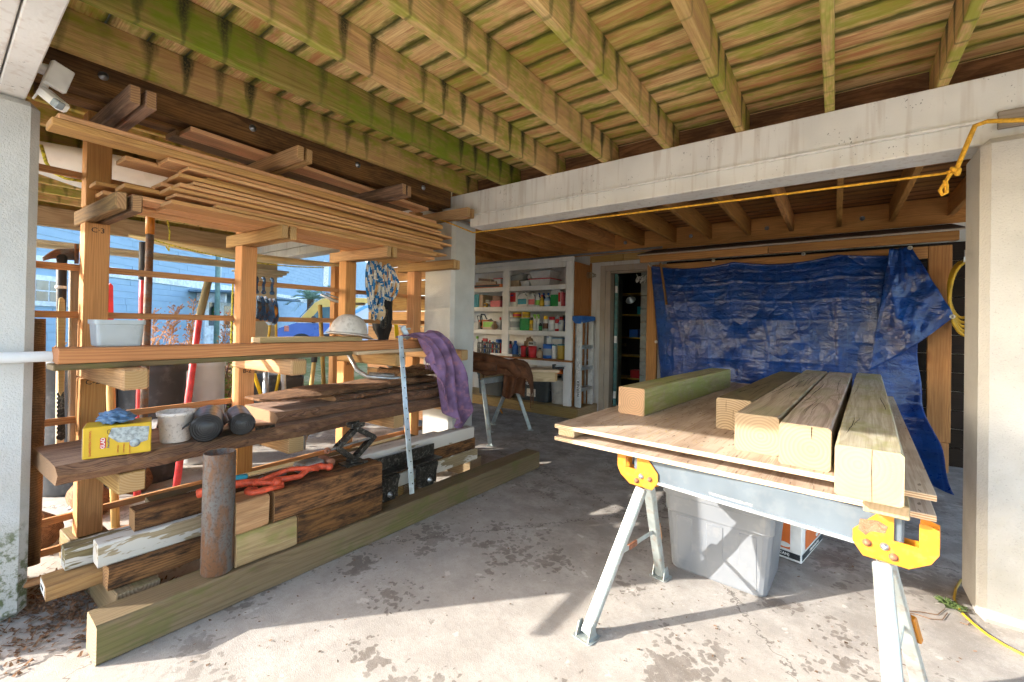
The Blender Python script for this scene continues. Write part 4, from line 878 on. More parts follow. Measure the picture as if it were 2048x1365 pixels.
carton('tall teal box with a wooden side, second left shelf', zx(100, 5.2), zx(235, 5.2), s2, .205, 'teal', Y0=5.17, d=.16)
carton('thin wooden case next to the teal box', zx(238, 5.22), zx(305, 5.22), s2, .20, 'tan', Y0=5.19, d=.3)
for k in range(7): carton(['lowest', 'second', 'third', 'fourth', 'fifth', 'sixth', 'topmost'][k]+' magazine in the loose pile on the second left shelf', zx(335+k*3, 5.25), zx(428-k*2, 5.25), s2+k*.017, .015, ['white', 'clear', 'grey'][k % 3], Y0=5.22, d=.2, rz=U(-.1, .1), name='magazine', cat='magazine')
carton('pink red cash box on the second left shelf', zx(425, 5.2), zx(588, 5.2), s2, .10, 'pink', Y0=5.17, d=.2)
carton('brown leather box on the pink red cash box', zx(452, 5.22), zx(588, 5.22), s2+.102, .07, 'brown', Y0=5.2, d=.15)
carton('small yellow tape measure beside the papers', zx(305, 5.17), zx(350, 5.17), s2, .06, 'yellow', Y0=5.16, d=.04, band='black')
c_ = carton('red and white rectangular solvent can, second right shelf', zx(705, 5.2), zx(850, 5.2), s2, .215, 'white', Y0=5.17, d=.09); add('red_label', cbox('red_label', .064, .001, .068, C('red'), .0004), c_, Matrix.Translation(((zx(705, 5.2)+zx(850, 5.2))/2, 5.168, s2+.142))); prism('oval_badge', [(.03*math.cos(k*.4), .012*math.sin(k*.4)) for k in range(16)], 0, .001, C('navy'), c_, mw=mat3((1, 0, 0), (0, 0, 1), (0, -1, 0), ((zx(705, 5.2)+zx(850, 5.2))/2, 5.166, s2+.17)))
def jug(label, x0, x1, z, h, lab, Y=5.22):
    c = V(((x0+x1)/2, Y, z+.001)); w_ = abs(x1-x0)/2; t = T('jug', label, 'jug', c, GD)
    pts = [(sx*w_, sy*.045, zz) for sx in (-1, 1) for sy in (-1, 1) for zz in (0, h*.62)]+[(sx*w_*.55, sy*.03, h*.84) for sx in (-1, .6) for sy in (-1, 1)]
    add('body', hullmesh('body', pts, C('white')), t, Matrix.Translation(c)); lathe('cap', [(.018, h*.84), (.02, h*.9), (.018, h), (0, h)], c-V((w_*.25, 0, 0)), C('white'), t, 12)
    tube('handle', [c+V((0, 0, h*.84)), c+V((w_*.5, 0, h*.93)), c+V((w_*.95, 0, h*.78)), c+V((w_*.9, 0, h*.58))], .011, C('white'), t, 8); box('label', c.x-w_*.92, c.x+w_*.92, Y-.0475, Y-.0455, z+h*.16, z+h*.52, C(lab), t, .0004)
jug('white jug with a teal label on the second right shelf', zx(858, 5.2), zx(1008, 5.2), s2, .225, 'teal'); jug('white jug with red print beside the teal labelled one', zx(1012, 5.2), zx(1120, 5.2), s2, .21, 'pink', 5.25)
bottle('small white bottle with a lime label', zx(1135, 5.2), zx(1205, 5.2), s2, .18, 'white', 'white', band='lime'); bottle('slim orange yellow bottle with a red cap', zx(1207, 5.2), zx(1265, 5.2), s2, .165, 'gold', 'red', band='yellow')
bottle('clear bottle with a dark outline and blue label', zx(1280, 5.2), zx(1362, 5.2), s2, .155, 'lblue', 'white', band='clear'); 
for k in range(3): bottle(['left', 'middle', 'right'][k]+' blue topped bottle in the back row of the second shelf', zx(1150+k*75, 5.35), zx(1215+k*75, 5.35), s2, .205, 'navy', 'blue', Y=5.36)
gbag = T('seed_bag', 'green and white bag standing on the second right shelf', 'bag', (zx(1437, 5.2), 5.24, s2), GD); xa, xb = zx(1368, 5.2), zx(1508, 5.2)
add('lower', hullmesh('lower', [(sx*(xb-xa)/2, sy*.035, z) for sx in (-1, 1) for sy in (-1, 1) for z in (0, .165)], C('green')), gbag, Matrix.Translation(((xa+xb)/2, 5.24, s2+.001))); add('top', hullmesh('top', [(sx*(xb-xa)/2, sy*.034, .166) for sx in (-1, 1) for sy in (-1, 1)]+[(sx*(xb-xa)/2, 0, .245) for sx in (-1, 1)], C('white')), gbag, Matrix.Translation(((xa+xb)/2, 5.24, s2+.001)))
carton('narrow white carton with red print beside the green bag', zx(1518, 5.2), zx(1560, 5.2), s2, .215, 'white', band='red', d=.1); carton('slim red book at the right end of the second shelf', zx(1566, 5.2), zx(1600, 5.2), s2, .19, 'pink', d=.13)
# third shelf
cs = T('chainsaw', 'black and orange chainsaw on the third left shelf', 'chainsaw', (zx(300, 5.3), 5.3, s3), GD); cx = zx(330, 5.3)
box('motor_housing', cx-.10, cx+.10, 5.24, 5.36, s3+.02, s3+.15, C('orange'), cs, .015); box('base', cx-.12, cx+.12, 5.25, 5.35, s3, s3+.03, C('black'), cs, .008)
tube('front_handle', [(cx-.02, 5.23, s3+.05), (cx-.03, 5.22, s3+.18), (cx-.05, 5.26, s3+.235), (cx-.05, 5.34, s3+.235), (cx-.03, 5.38, s3+.16)], .011, C('black'), cs, 8); tube('rear_handle', [(cx+.06, 5.3, s3+.14), (cx+.12, 5.3, s3+.16), (cx+.18, 5.3, s3+.11), (cx+.17, 5.3, s3+.04), (cx+.1, 5.3, s3+.02)], .013, C('black'), cs, 8); box('guide_bar', cx-.34, cx-.1, 5.28, 5.286, s3+.04, s3+.10, M_zinc, cs, .002); tube('hand_guard', [(cx-.09, 5.24, s3+.12), (cx-.105, 5.23, s3+.21), (cx-.10, 5.33, s3+.21), (cx-.09, 5.34, s3+.12)], .008, C('black'), cs, 6)
carton('printed tin in front of the chainsaw', zx(300, 5.17), zx(480, 5.17), s3, .13, 'tan', Y0=5.155, d=.06, band='lime'); 
fp = T('plant_pot', 'beige pot lying on its side on the third left shelf', 'pot', (zx(480, 5.14), 5.14, s3), GD); lathe('pot_wall', [(.03, -.05), (.045, .05), (.05, .05), (.05, .06), (.043, .06), (.028, -.045)], (0, 0, 0), C('tan'), fp, 20, Matrix.Translation((zx(480, 5.16), 5.19, s3+.048)) @ Matrix.Rotation(math.radians(90), 4, 'X') @ Matrix.Rotation(.4, 4, 'Y'))
bin_('clear box left of the chainsaw', zx(60, 5.2), zx(240, 5.2), s3, .11, 'clear', Y0=5.17); spray('slim white can with a red top beside the divider', zx(560, 5.2), zx(592, 5.2), s3, .19, 'white', 'red')
can('white paint can with a green patch', zx(722, 5.2), zx(885, 5.2), s3, .185, 'white', 'grey', band='grey'); can('dark green paint can', zx(892, 5.2), zx(1045, 5.2), s3, .185, 'green', 'silver', band='green')
can('yellow tin with a red stripe on the white paint can', zx(772, 5.2), zx(888, 5.2), s3+.187, .075, 'yellow', 'gold', band='red'); can('yellow tin on the dark green paint can', zx(925, 5.2), zx(1030, 5.2), s3+.187, .08, 'yellow', 'yellow', band='gold')
spray('yellow and black spray can between paint can and green bottles', zx(1047, 5.2), zx(1100, 5.2), s3, .19, 'yellow', 'black', band='gold')
for k, lab in enumerate(('left', 'right')):
    b_ = bottle('%s of the two white bottles with green trigger tops' % lab, zx(1105+k*60, 5.2), zx(1160+k*60, 5.2), s3, .20, 'white', 'lime', band='clear'); x_ = zx(1132+k*60, 5.2); box('trigger', x_-.03, x_+.012, 5.185, 5.215, s3+.20, s3+.235, C('lime'), b_, .006)
bottle('small dark bottle with a green base', zx(1215, 5.2), zx(1262, 5.2), s3, .13, 'black', 'white', band='green', Y=5.17); spray('white can with yellow cap in the third shelf', zx(1278, 5.22), zx(1350, 5.22), s3, .21, 'white', 'yellow', band='brown'); 
spray('tall white can with a wide red cap', zx(1352, 5.2), zx(1452, 5.2), s3, .20, 'white', 'red', band='clear'); spray('red and grey spray can', zx(1456, 5.2), zx(1516, 5.2), s3, .215, 'red', 'grey', band='white'); sp2 = spray('white 2X spray can with red cap at the right end', zx(1520, 5.2), zx(1585, 5.2), s3, .20, 'white', 'red'); text('lettering', '2X', .035, C('blue'), mat3((1, 0, 0), (0, 0, 1), (0, -1, 0), (zx(1552, 5.2), 5.2-.047, s3+.11)), sp2, bold=True)
spray('black capped spray can half hidden at the right end', zx(1545, 5.3), zx(1600, 5.3), s3, .225, 'navy', 'black', Y=5.34); bottle('dark blue bottle behind the yellow capped can', zx(1260, 5.3), zx(1300, 5.3), s3, .2, 'navy', 'black', Y=5.33)
# counter
cr = T('black_crate', 'black slatted plastic crate full of spray tubes on the counter', 'crate', (z2(340, 5.2), 5.25, s4), GD); xa, xb = z2(195, 5.2), z2(492, 5.2)
for zz in (.01, .09, .17): 
    for yy in (5.16, 5.36): box('rail', xa, xb, yy-.004, yy+.004, s4+zz-.01, s4+zz+.012, C('black'), cr, .002)
for k in range(12):
    x_ = xa+(xb-xa)*k/11
    for yy in (5.16, 5.36): box('slat', x_-.006, x_+.006, yy-.003, yy+.003, s4+.002, s4+.18, C('black'), cr, .001)
for k in range(7): spray(['leftmost', 'second', 'third', 'middle', 'fifth', 'sixth', 'rightmost'][k]+' spray tube standing in the black crate', xa+.02+(xb-xa-.03)*k/7, xa+.05+(xb-xa-.03)*k/7, s4+.003, .19+U(-.02, .03), random.choice(['blue', 'white', 'red', 'grey', 'navy']), random.choice(['black', 'white', 'red', 'blue']), Y=5.22+U(-.02, .06))
bottle('white trigger bottle with a green head left of the crate', z2(135, 5.2), z2(190, 5.2), s4, .27, 'white', 'lime', Y=5.2)
box('drill_handle', z2(235, 5.25), z2(300, 5.25), 5.24, 5.27, s4+.19, s4+.24, C('red'), None, .01); tag(S.objects['drill_handle'], 'red tool handle sticking out of the black crate', 'tool', GD)
can('blue lidded tub on the crate', z2(425, 5.3), z2(492, 5.3), s4+.18, .05, 'blue', 'blue', Y=5.30)
spray('red tube next to the divider on the counter', z2(592, 5.2), z2(633, 5.2), s4, .22, 'pink', 'black', band='grey'); bt = bottle('tall bright blue bottle on the counter', z2(637, 5.2), z2(708, 5.2), s4, .225, 'blue', 'blue', Y=5.22); can('small light blue tin', z2(712, 5.2), z2(768, 5.2), s4, .15, 'lblue', 'navy', Y=5.24)
def mug(label, x0, x1):
    r = (x1-x0)/2; c = V(((x0+x1)/2, 5.16, s4+.001)); t = T('plastic_mug', label, 'mug', c, GD); lathe('cup', [(0, 0), (r*.9, 0), (r, .16), (r*.93, .16), (r*.84, .01), (0, .01)], c, C('red'), t, 20); tube('handle', [c+V((-r*.9, -.02, .14)), c+V((-r*1.35, -.03, .13)), c+V((-r*1.4, -.03, .04)), c+V((-r*.9, -.02, .02))], .008, C('black'), t, 6)
mug('left one of the two red plastic mugs', z2(765, 5.16), z2(835, 5.16)); mug('right one of the two red plastic mugs', z2(870, 5.16), z2(968, 5.16))
tag(blob('paper_bag', (z2(870, 5.4), 5.4, s4+.14), .075, .06, .13, plain('kraft', (.36, .22, .12), .85), 8.1, .35, 2.5), 'crumpled brown paper bag behind the red mugs', 'bag', GD)
carton('small white cube with black lettering on the mugs', z2(892, 5.3), z2(965, 5.3), s4+.16, .06, 'white', band='black', Y0=5.24, d=.06)
bottle('squat jar with a dark lid', z2(988, 5.2), z2(1055, 5.2), s4, .14, 'tan', 'black', Y=5.2); can('blue paint can on the counter', z2(1062, 5.2), z2(1190, 5.2), s4, .20, 'blue', 'blue', band='grey'); sp3 = spray('grey capped 2X spray can standing on the blue paint can', z2(1115, 5.2), z2(1175, 5.2), s4+.202, .19, 'white', 'grey'); text('lettering', '2X', .034, C('blue'), mat3((1, 0, 0), (0, 0, 1), (0, -1, 0), (z2(1145, 5.2), 5.2-.036, s4+.30)), sp3, bold=True)
can('golden can with a green lid on the counter', z2(1255, 5.2), z2(1357, 5.2), s4, .205, 'gold', 'teal'); can('white and gold can beside the golden one', z2(1198, 5.22), z2(1252, 5.22), s4, .195, 'white', 'teal', Y=5.2)
bin_('clear bin at the back of the counter, left', z2(960, 5.45), z2(1110, 5.45), s4, .30, 'clear', Y0=5.38, d=.15); bin_('clear bin at the back of the counter, right', z2(1180, 5.45), z2(1360, 5.45), s4, .28, 'clear', 'lblue', Y0=5.38, d=.15)
lv = T('spirit_level', 'pale long level lying along the edge of the counter', 'level', (z2(500, 5.1), 5.1, s4), GD); box('bar', z2(350, 5.1), z2(650, 5.1), 5.085, 5.10, s4, s4+.035, C('clear'), lv, .002); box('black_end', z2(652, 5.1), z2(740, 5.1), 5.085, 5.10, s4, s4+.034, C('black'), lv, .002)
# under the counter
M_tot = plain('dark_tote', (.05, .055, .055), .4, 0, .1, 8); M_toty = plain('yellow_lid', (.75, .45, .01), .4)
tt, RM = tote('storage_tote', 'dark grey tote with a yellow lid under the counter', (-3.42, 5.29, .135), .52, .36, .36, 0, M_tot, M_toty, group='storage totes')
text('lettering', 'HDX', .06, M_wh, mat3((1, 0, 0), (0, 0, 1), (0, -1, 0), (-3.49, 5.101, .38)), tt, bold=True); box('paper_label', -3.52, -3.37, 5.102, 5.104, .20, .31, plain('paper_label', (.72, .66, .55), .6, 0, .2, 40), tt, .0005)
tote('storage_tote', 'plain dark grey tote beside the jacket under the counter', (-4.22, 5.27, .135), .50, .36, .33, 0, M_tot, None, group='storage totes')
tr_ = T('red_tray', 'red and grey tool tray on the yellow lid', 'tray', (-3.2, 5.3, .52)); add('tray', hullmesh('tray', [(sx*.17, sy*.1, z) for sx in (-1, 1) for sy in (-1, 1) for z in (0, .035)]+[(sx*.19, sy*.12, .05) for sx in (-1, 1) for sy in (-1, 1)], C('orange')), tr_, Matrix.Translation((-3.16, 5.27, .545))); box('grey_insert', -3.3, -3.05, 5.15, 5.3, .52, .545, C('grey'), tr_, .004)
bk = T('bucket', 'white five gallon bucket with a wire handle under the counter', 'bucket', (-3.05, 5.2, .135)); bc = V((-3.055, 5.24, .135)); M_bkt = plain('bucket_plastic', (.62, .58, .52), .45, 0, .1, 8, dirt=(.35, .3, .24), da=.4)
lathe('pail', [(0, 0), (.105, 0), (.11, .005), (.122, .25), (.128, .255), (.124, .27), (.13, .275), (.125, .30), (.132, .31), (.132, .335), (.124, .335), (.118, .25), (.106, .01), (0, .01)], bc, M_bkt, bk, 28)
tube('wire_handle', [bc+V((-.13, -.02, .27)), bc+V((-.09, -.115, .18)), bc+V((0, -.135, .14)), bc+V((.09, -.11, .19)), bc+V((.13, -.02, .27))], .003, M_zinc, bk, 6)
# ---- step ladder
M_fib = plain('white_fibreglass', (.62, .61, .58), .5, 0, .08, 10, dirt=(.3, .27, .23), da=.35); M_blu = plain('blue_cap', (.02, .12, .42), .4)
la = T('step_ladder', 'folded white step ladder with a blue cap leaning by the shelving', 'ladder', (-2.73, 5.3, .135))
def rail(y, dx, nm='rail'):
    b_ = join_boxes(nm, [(-2.775+dx, -2.705+dx, y-.002, y+.002, .136, 1.30), (-2.775+dx, -2.771+dx, y, y+.028, .136, 1.30), (-2.709+dx, -2.705+dx, y, y+.028, .136, 1.30)], M_fib, la, .0008); return b_
n1 = rail(5.12, .03); rail(5.46, .03)
for y_ in (5.16, 5.43): box('rear_rail', -2.79, -2.765, y_, y_+.025, .136, 1.28, M_galv, la, .002)
for k, z_ in enumerate((.38, .66, .94)):
    st_ = box('step', -2.76, -2.675, 5.123, 5.458, z_, z_+.012, M_galv, la, .002); box('step_lip', -2.677, -2.674, 5.123, 5.458, z_-.035, z_, M_galv, st_, .001)
    tube('step_brace', [(-2.69, 5.14, z_-.01), (-2.72, 5.125, z_-.10)], .005, M_galv, st_, 6); tube('step_brace', [(-2.69, 5.44, z_-.01), (-2.72, 5.455, z_-.10)], .005, M_galv, st_, 6)
add('cap', hullmesh('cap', [(x, y, z) for x in (-.075, .065) for y in (-.20, .20) for z in (0, .045)]+[(x, y, .055) for x in (-.06, .05) for y in (-.18, .18)]+[(x, y, -.05) for x in (-.03, .04) for y in (-.2, -.17)], M_blu), la, Matrix.Translation((-2.725, 5.29, 1.29)))
text('lettering', 'WERNER', .055, M_mark, mat3((0, 0, 1), (-1, 0, 0), (0, -1, 0), (-2.708, 5.117, .38)), la, bold=True); prism('logo_outline', rect(0, 0, .24, .05, .02), 0, .0006, M_wh, la, mw=mat3((0, 0, 1), (-1, 0, 0), (0, -1, 0), (-2.71, 5.1178, .38)))
box('warning_label', -2.735, -2.685, 5.1165, 5.118, .58, .78, plain('warning_label', (.62, .6, .56), .5, 0, .35, 60), la, .0003)
tube('spreader', [(-2.70, 5.115, .95), (-2.725, 5.11, .82), (-2.73, 5.115, .80)], .006, M_galv, la, 6)
# ---- coiled wire lamp guard on the wall
wl = T('wire_guard', 'beige coiled wire cage hanging on the wall beside the door frame', 'wire cage', at_y(1187, 553, 5.55)); c0 = at_y(1175, 552, 5.57)
M_wire = plain('old_wire', (.35, .28, .18), .6, .3)
for k in range(7): t_ = k/6; tube('wire_ring', [c0+V((.02+t_*.13, -.06+(.045*(1-.6*t_))*math.cos(a)*.9, -.01*t_+(.045*(1-.6*t_))*math.sin(a))) for a in [q*.4488 for q in range(14)]], .004, M_wire, wl, 6, closed=True)
tube('spine_wire', [c0+V((.0, -.06, .04)), c0+V((.1, -.06, .03)), c0+V((.165, -.06, -.005))], .004, M_wire, wl, 6)

# ---- doorway, open green door, storeroom
df = T('door_frame', 'worn whitewashed door frame of the storeroom', 'door frame', (-2.3, 5.6, 0))
box('jamb', -2.634, -2.56, 5.57, 5.60, 0, 2.05, M_trimw, df, .004, along=2); box('jamb', -2.559, -2.49, 5.585, 5.72, 0, 1.97, M_trimw, df, .004, along=2); box('head', -2.559, -1.955, 5.57, 5.60, 1.972, 2.05, M_trimw, df, .004); box('head', -2.489, -1.955, 5.601, 5.72, 1.945, 1.971, M_trimw, df, .004)
M_grn = plain('green_door_paint', (.015, .12, .12), .45, 0, .25, 14, dirt=(.2, .2, .15), da=.4); M_grn2 = plain('weathered_door_face', (.22, .25, .20), .6, 0, .3, 14, dirt=(.05, .12, .10), da=.7)
dr_ = T('storeroom_door', 'green door swung open into the dark storeroom', 'door', (-2.46, 5.72, 0)); dv = V((-.225, .70, 0)).normalized(); dn = V((dv.y, -dv.x, 0))
DM = mat3(dv, -dn, (0, 0, 1), (-2.462, 5.725, .01))
add('leaf', cbox('leaf', .36, .021, .965, M_grn, .004), dr_, DM @ Matrix.Translation((.36, 0, .97))); add('face_panel', cbox('face_panel', .33, .004, .93, M_grn2, .003), dr_, DM @ Matrix.Translation((.37, -.0255, .97)))
for z_ in (.25, 1.02, 1.72): add('hinge', cbox('hinge', .002, .018, .05, M_wh, .0008), dr_, DM @ Matrix.Translation((-.0025, 0, z_)))
lathe('knob', [(.01, 0), (.01, .03), (.025, .04), (.028, .055), (.018, .07), (0, .072)], (0, 0, 0), plain('brass', (.45, .33, .13), .3, .8), dr_, 14, DM @ Matrix.Translation((.66, -.03, .93)) @ Matrix.Rotation(math.pi/2, 4, 'X'))
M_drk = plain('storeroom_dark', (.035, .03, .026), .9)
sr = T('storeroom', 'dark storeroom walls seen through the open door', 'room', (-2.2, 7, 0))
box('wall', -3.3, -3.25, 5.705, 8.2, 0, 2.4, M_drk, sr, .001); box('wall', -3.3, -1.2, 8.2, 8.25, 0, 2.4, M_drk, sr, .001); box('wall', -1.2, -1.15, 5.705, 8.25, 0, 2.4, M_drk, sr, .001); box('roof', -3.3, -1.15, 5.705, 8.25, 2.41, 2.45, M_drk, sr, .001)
M_blk = plain('concrete_block', (.30, .31, .29), .9, 0, .15, 12, bump=.5, bsc=120)
pb_ = T('block_pier', 'grey concrete block pier inside the doorway', 'pier', (-2.0, 6.0, 0))
for k in range(11): box('block', -2.17, -1.8, 5.88, 6.06, k*.183+.002, k*.183+.179, M_blk, pb_, .005, along=0)
srk = T('storeroom_rack', 'storeroom rack with yellow shelves seen through the door', 'shelving', (-2.7, 7.2, 0))
for z_ in (.35, .72, 1.02, 1.4, 1.75): box('shelf', -3.0, -2.2, 6.9, 7.3, z_, z_+.02, C('gold'), srk, .003)
for x_ in (-3.0, -2.24): box('upright', x_, x_+.04, 6.9, 6.94, 0, 1.95, W_rim, srk, .003, along=2)
box('upright', -2.38, -2.345, 6.5, 6.54, 0, 1.75, W_far, srk, .003, along=2)
for k, (x_, z_, c_, w_) in enumerate(((-2.72, .37, 'red', .2), (-2.5, .74, 'tan', .18), (-2.75, 1.04, 'blue', .15), (-2.55, 1.04, 'grey', .14), (-2.62, 1.42, 'teal', .25), (-2.45, .37, 'white', .14))): tag(box('stored_box', x_, x_+w_, 6.95, 7.15, z_+.001, z_+.13, C(c_), None, .004), '%s carton on the dark storeroom rack' % c_, 'box')
cl = T('clamp_lamp', 'shiny reflector lamp clamped inside the storeroom', 'lamp', (-2.3, 6.5, 1.6)); lathe('reflector', [(.012, 0), (.03, .02), (.075, .09), (.08, .095), (.072, .09), (.025, .025), (.008, .004)], (0, 0, 0), M_galv, cl, 20, Matrix.Translation(at_y(1258, 592, 6.4)) @ Matrix.Rotation(2.6, 4, 'X') @ Matrix.Rotation(.5, 4, 'Y'))
cw = T('cable_tangle', 'tangled white cable hanging at the top of the doorway', 'cable', at_y(1288, 550, 5.7)); p0 = at_y(1270, 546, 5.74)
for k in range(4): tube('cord_loop', [p0+V((.02+i*.012+.02*math.sin(i*1.3+k), .0, -.02-.10*abs(math.sin(i*.55+k*.7))-.01*k)) for i in range(11)], .004, M_wh, cw, 6)

# ---- tarp over the lean-to
W_cedp = wood('cedar_post', (.55, .27, .10), (.33, .14, .045), 45, .5, knots=1.2, stain=(.22, .1, .04), sa=.4)
ln_ = T('lean_to', 'cedar framed lean-to with a small brown roof behind the tarp', 'shed', (-.5, 5.3, 0))
box('corner_post', -1.86, -1.735, 5.25, 5.30, .0, 1.97, W_cedp, ln_, .004, along=2); box('corner_post', .648, .80, 5.25, 5.29, .26, 1.97, W_cedp, ln_, .004, along=2); box('corner_post', .66, .79, 5.25, 5.29, 0, .258, W_cedp, ln_, .004, along=2)
box('fascia', -1.86, -.55, 4.99, 5.02, 1.965, 2.045, W_cedp, ln_, .004); box('fascia', -.547, .80, 4.99, 5.02, 1.965, 2.045, W_cedp, ln_, .004); box('header', -1.734, .647, 5.25, 5.29, 1.86, 1.97, W_cedp, ln_, .004)
M_roof = plain('brown_shingle', (.075, .04, .025), .9, 0, .3, 30, bump=.6, bsc=200); prism('roof_sheet', [(0, 0), (.56, .135), (.56, .12), (0, -.012)], -1.88, .83, M_roof, ln_, mw=mat3((0, 1, 0), (0, 0, 1), (1, 0, 0), (0, 4.975, 2.068)))
box('drip_edge', -1.885, .835, 4.968, 4.985, 2.047, 2.058, M_trimw, ln_, .002)
for k in range(12): box('inner_board', -1.72, 1.3, 5.55, 5.57, k*.17, k*.17+.165, W_dkw, ln_, .002)  # carried past the right post so the gap there stays dark
def mk_tarp():
    g = G('blue_tarp'); P = g.obj(); x, y, z = g.sep(P)
    n = g.noise(g.scale(P, (1, .4, 1.3)), 5., 2., .6, 1.2); f = g.noise(g.scale(P, (1, 1, 1.6)), 26., 3., .65, .5)
    c = g.mix(g.sm(n, .3, .7), (.003, .022, .115), (.0045, .042, .205)); c = g.mix(g.math('MULTIPLY', g.sm(f, .6, .8), .3), c, (.012, .05, .17))
    # the pack folds show as a grid of pale worn lines
    for ax, st in ((z, .213), (x, .29)):
        fr = g.math('FRACT', g.math('DIVIDE', g.math('ADD', ax, 4.), st)); dl = g.math('SUBTRACT', .5, g.math('ABSOLUTE', g.math('SUBTRACT', fr, .5)))
        c = g.mix(g.math('MULTIPLY', g.sm(g.math('ADD', dl, g.math('MULTIPLY', g.math('SUBTRACT', n, .5), .05)), .008, .022, 1., 0.), .35), c, (.02, .07, .22))
    rg = g.math('ABSOLUTE', g.math('SUBTRACT', g.noise(g.scale(P, (1, .5, 1.4)), 9., 2., .55, .8), .5)); rg2 = g.math('ABSOLUTE', g.math('SUBTRACT', g.noise(g.scale(P, (1.3, .5, 1)), 3.2, 1., .5, .6), .5))
    g.bump(g.math('ADD', g.math('ADD', g.math('MULTIPLY', rg, .45), g.math('MULTIPLY', rg2, 1.6)), g.math('MULTIPLY', f, .12)), .85, .03)
    return g.done(c, g.math('ADD', .20, g.math('MULTIPLY', f, .2)), 0, .5)
M_tarp = mk_tarp()
tp_ = T('blue_tarp', 'crinkled blue tarpaulin hung over the lean-to opening', 'tarp', (-.6, 5.15, 0))
def crease(t, n, a):
    q = abs((t*n) % 1-.5)*2; return -a*max(0., 1-(1-q)*9) + a*.6*max(0., 1-q*14)
def tarp_fn(u, v):
    z = 1.95*(1-v)+.012*v; x = -1.79+.20*v*(1-u)+2.34*u+.06*v*u
    top = 1-min(1, v*2.2)
    z -= top*(.05*abs(math.sin(u*math.pi*2.6))+.02*u*(1-u)*4)
    y = 5.19-.16*math.sin(math.pi*min(1, v*1.02))*(math.sin(math.pi*min(1, max(0, u)))**.7)
    y += crease(v, 9.2, .010)+crease(u+.015*math.sin(v*9), 8.1, .007)
    y += .022*mn.noise(V((x*1.6, z*1.9, 1)))+.007*mn.noise(V((x*5, z*6, 2)))+.0025*mn.noise(V((x*15, z*15, 3)))
    # broad diagonal pulls: from the batten at the left, and fanning down from the top right eyelet
    for (x0, sl, am, wd) in ((-1.60, .42, .05, 5.), (-1.60, .85, .035, 6.), (-1.62, .12, .04, 7.)):
        d1 = (x-x0)-(1.95-z)*sl; y -= am*math.exp(-(d1*wd)**2)*min(1, v*3)*max(0, 1-v*.7)
    for sl, am, wd in ((.25, .05, 8.), (.55, .05, 7.), (.95, .035, 6.), (1.5, .03, 5.)):
        d2 = (.52-x)-(1.95-z)*sl; y -= am*math.exp(-(d2*wd)**2)*min(1, v*3)*max(0, 1-v*.6)
    if u > .75:                       # hangs as one loose curtain at the right and runs out on the floor
        k = (u-.75)/.25; y -= .05*k*math.sin(v*6)+.03*math.sin(k*9+v*5)*v; q = max(0, (v-.45)/.55)
        y -= .62*k*q**2.2; x += .13*k*q*q+.03*k*q*math.sin(v*24)
    if v > .92: y -= (v-.92)*1.2*(.3+.7*abs(mn.noise(V((u*6, 1, 7)))))
    return V((x, y, max(z, .012+.06*abs(mn.noise(V((u*9, v*20, 4))))*(v > .92))))
grid('sheet', tarp_fn, 170, 130, M_tarp, tp_, .002)
q0, q1, q2, q3 = at_y(1778, 499, 5.12), at_y(1822, 494, 5.15), at_y(1909, 634, 5.0), at_y(1738, 742, 4.93)
def flap(u, v):
    a = q0*(1-u)+q1*u; b = q3*(1-u)+q2*u; p = a*(1-v)+b*v
    return p+V((0, -.03*math.sin(math.pi*v)-.028*mn.noise(V((u*3, v*5, 1)))-.012*mn.noise(V((u*9, v*11, 4)))-.03*math.exp(-((u-v*.55)*7)**2), .012*mn.noise(V((u*4, 3, v)))-.03*v*math.sin(u*math.pi)))
grid('folded_flap', flap, 40, 46, M_tarp, tp_, .002)
def puddle(u, v): 
    c = V((.70, 4.55, 0)); a = u*2.4-.4
    return V((.56+.28*u-.10*v*(1-u), 4.95-.55*v+.06*mn.noise(V((u*4, v*4, 2))), max(.012, .36*(1-v)*(.55+.45*math.sin(u*5+v*2))+.05*mn.noise(V((u*6, v*7, 5)))+.06*math.sin(v*9+u*3)*(1-v)+.03)))

M_gro = plain('brass_eyelet', (.55, .5, .42), .3, .8)
for q_ in ((1303, 532, 5.17), (1428, 522, 5.15), (1607, 509, 5.14), (1819, 497, 5.10), (1903, 634, 4.985), (1314, 684, 5.13)):
    lathe('eyelet', [(.008, -.003), (.018, -.003), (.018, .004), (.008, .004), (.008, -.003)], (0, 0, 0), M_gro, tp_, 16, Matrix.Translation(at_y(*q_)+V((0, -.03, 0))) @ Matrix.Rotation(math.pi/2, 4, 'X'))
tag(beam('batten_stick', at_y(1321, 527, 5.12), at_y(1333, 610, 5.08), .03, .016, W_rim, None, .003), 'brown wooden batten pinning the left corner of the tarp', 'stick')
# yellow hose, line, cord
M_hose = plain('yellow_hose', (.50, .31, .02), .5, 0, .12, 20); M_rope = plain('yellow_rope', (.68, .36, .03), .8, 0, .25, 60, bump=.6, bsc=300)
hz_ = T('yellow_hose', 'coil of yellow hose hanging beyond the right column', 'hose', (.9, 5.2, 1.3)); hc = at_y(1929, 580, 5.15)
for k in range(5): tube('hose_loop', [hc+V((.005*k-.01+.085*math.sin(a)*(1+.08*k), -.02*k+.01*math.cos(a*2), (.235+.018*k)*math.cos(a)-.02*k)) for a in [i*.2618 for i in range(24)]], .0125, M_hose, hz_, 8, closed=True)
tube('hook', [hc+V((0, 0, .33)), hc+V((-.01, -.06, .28)), hc+V((-.02, -.10, .22)), hc+V((-.02, -.10, .26))], .004, M_zinc, hz_, 6)
rp = T('yellow_line', 'taut yellow rope strung below the white beam between two columns', 'rope', (-1, 2.6, 2))
def sag(a, b, n, s): return [a+(b-a)*(i/n)-V((0, 0, s*4*(i/n)*(1-i/n))) for i in range(n+1)]
ra, rb_ = at_y(946, 465.5, 2.60), at_y(1893, 347, 2.60)
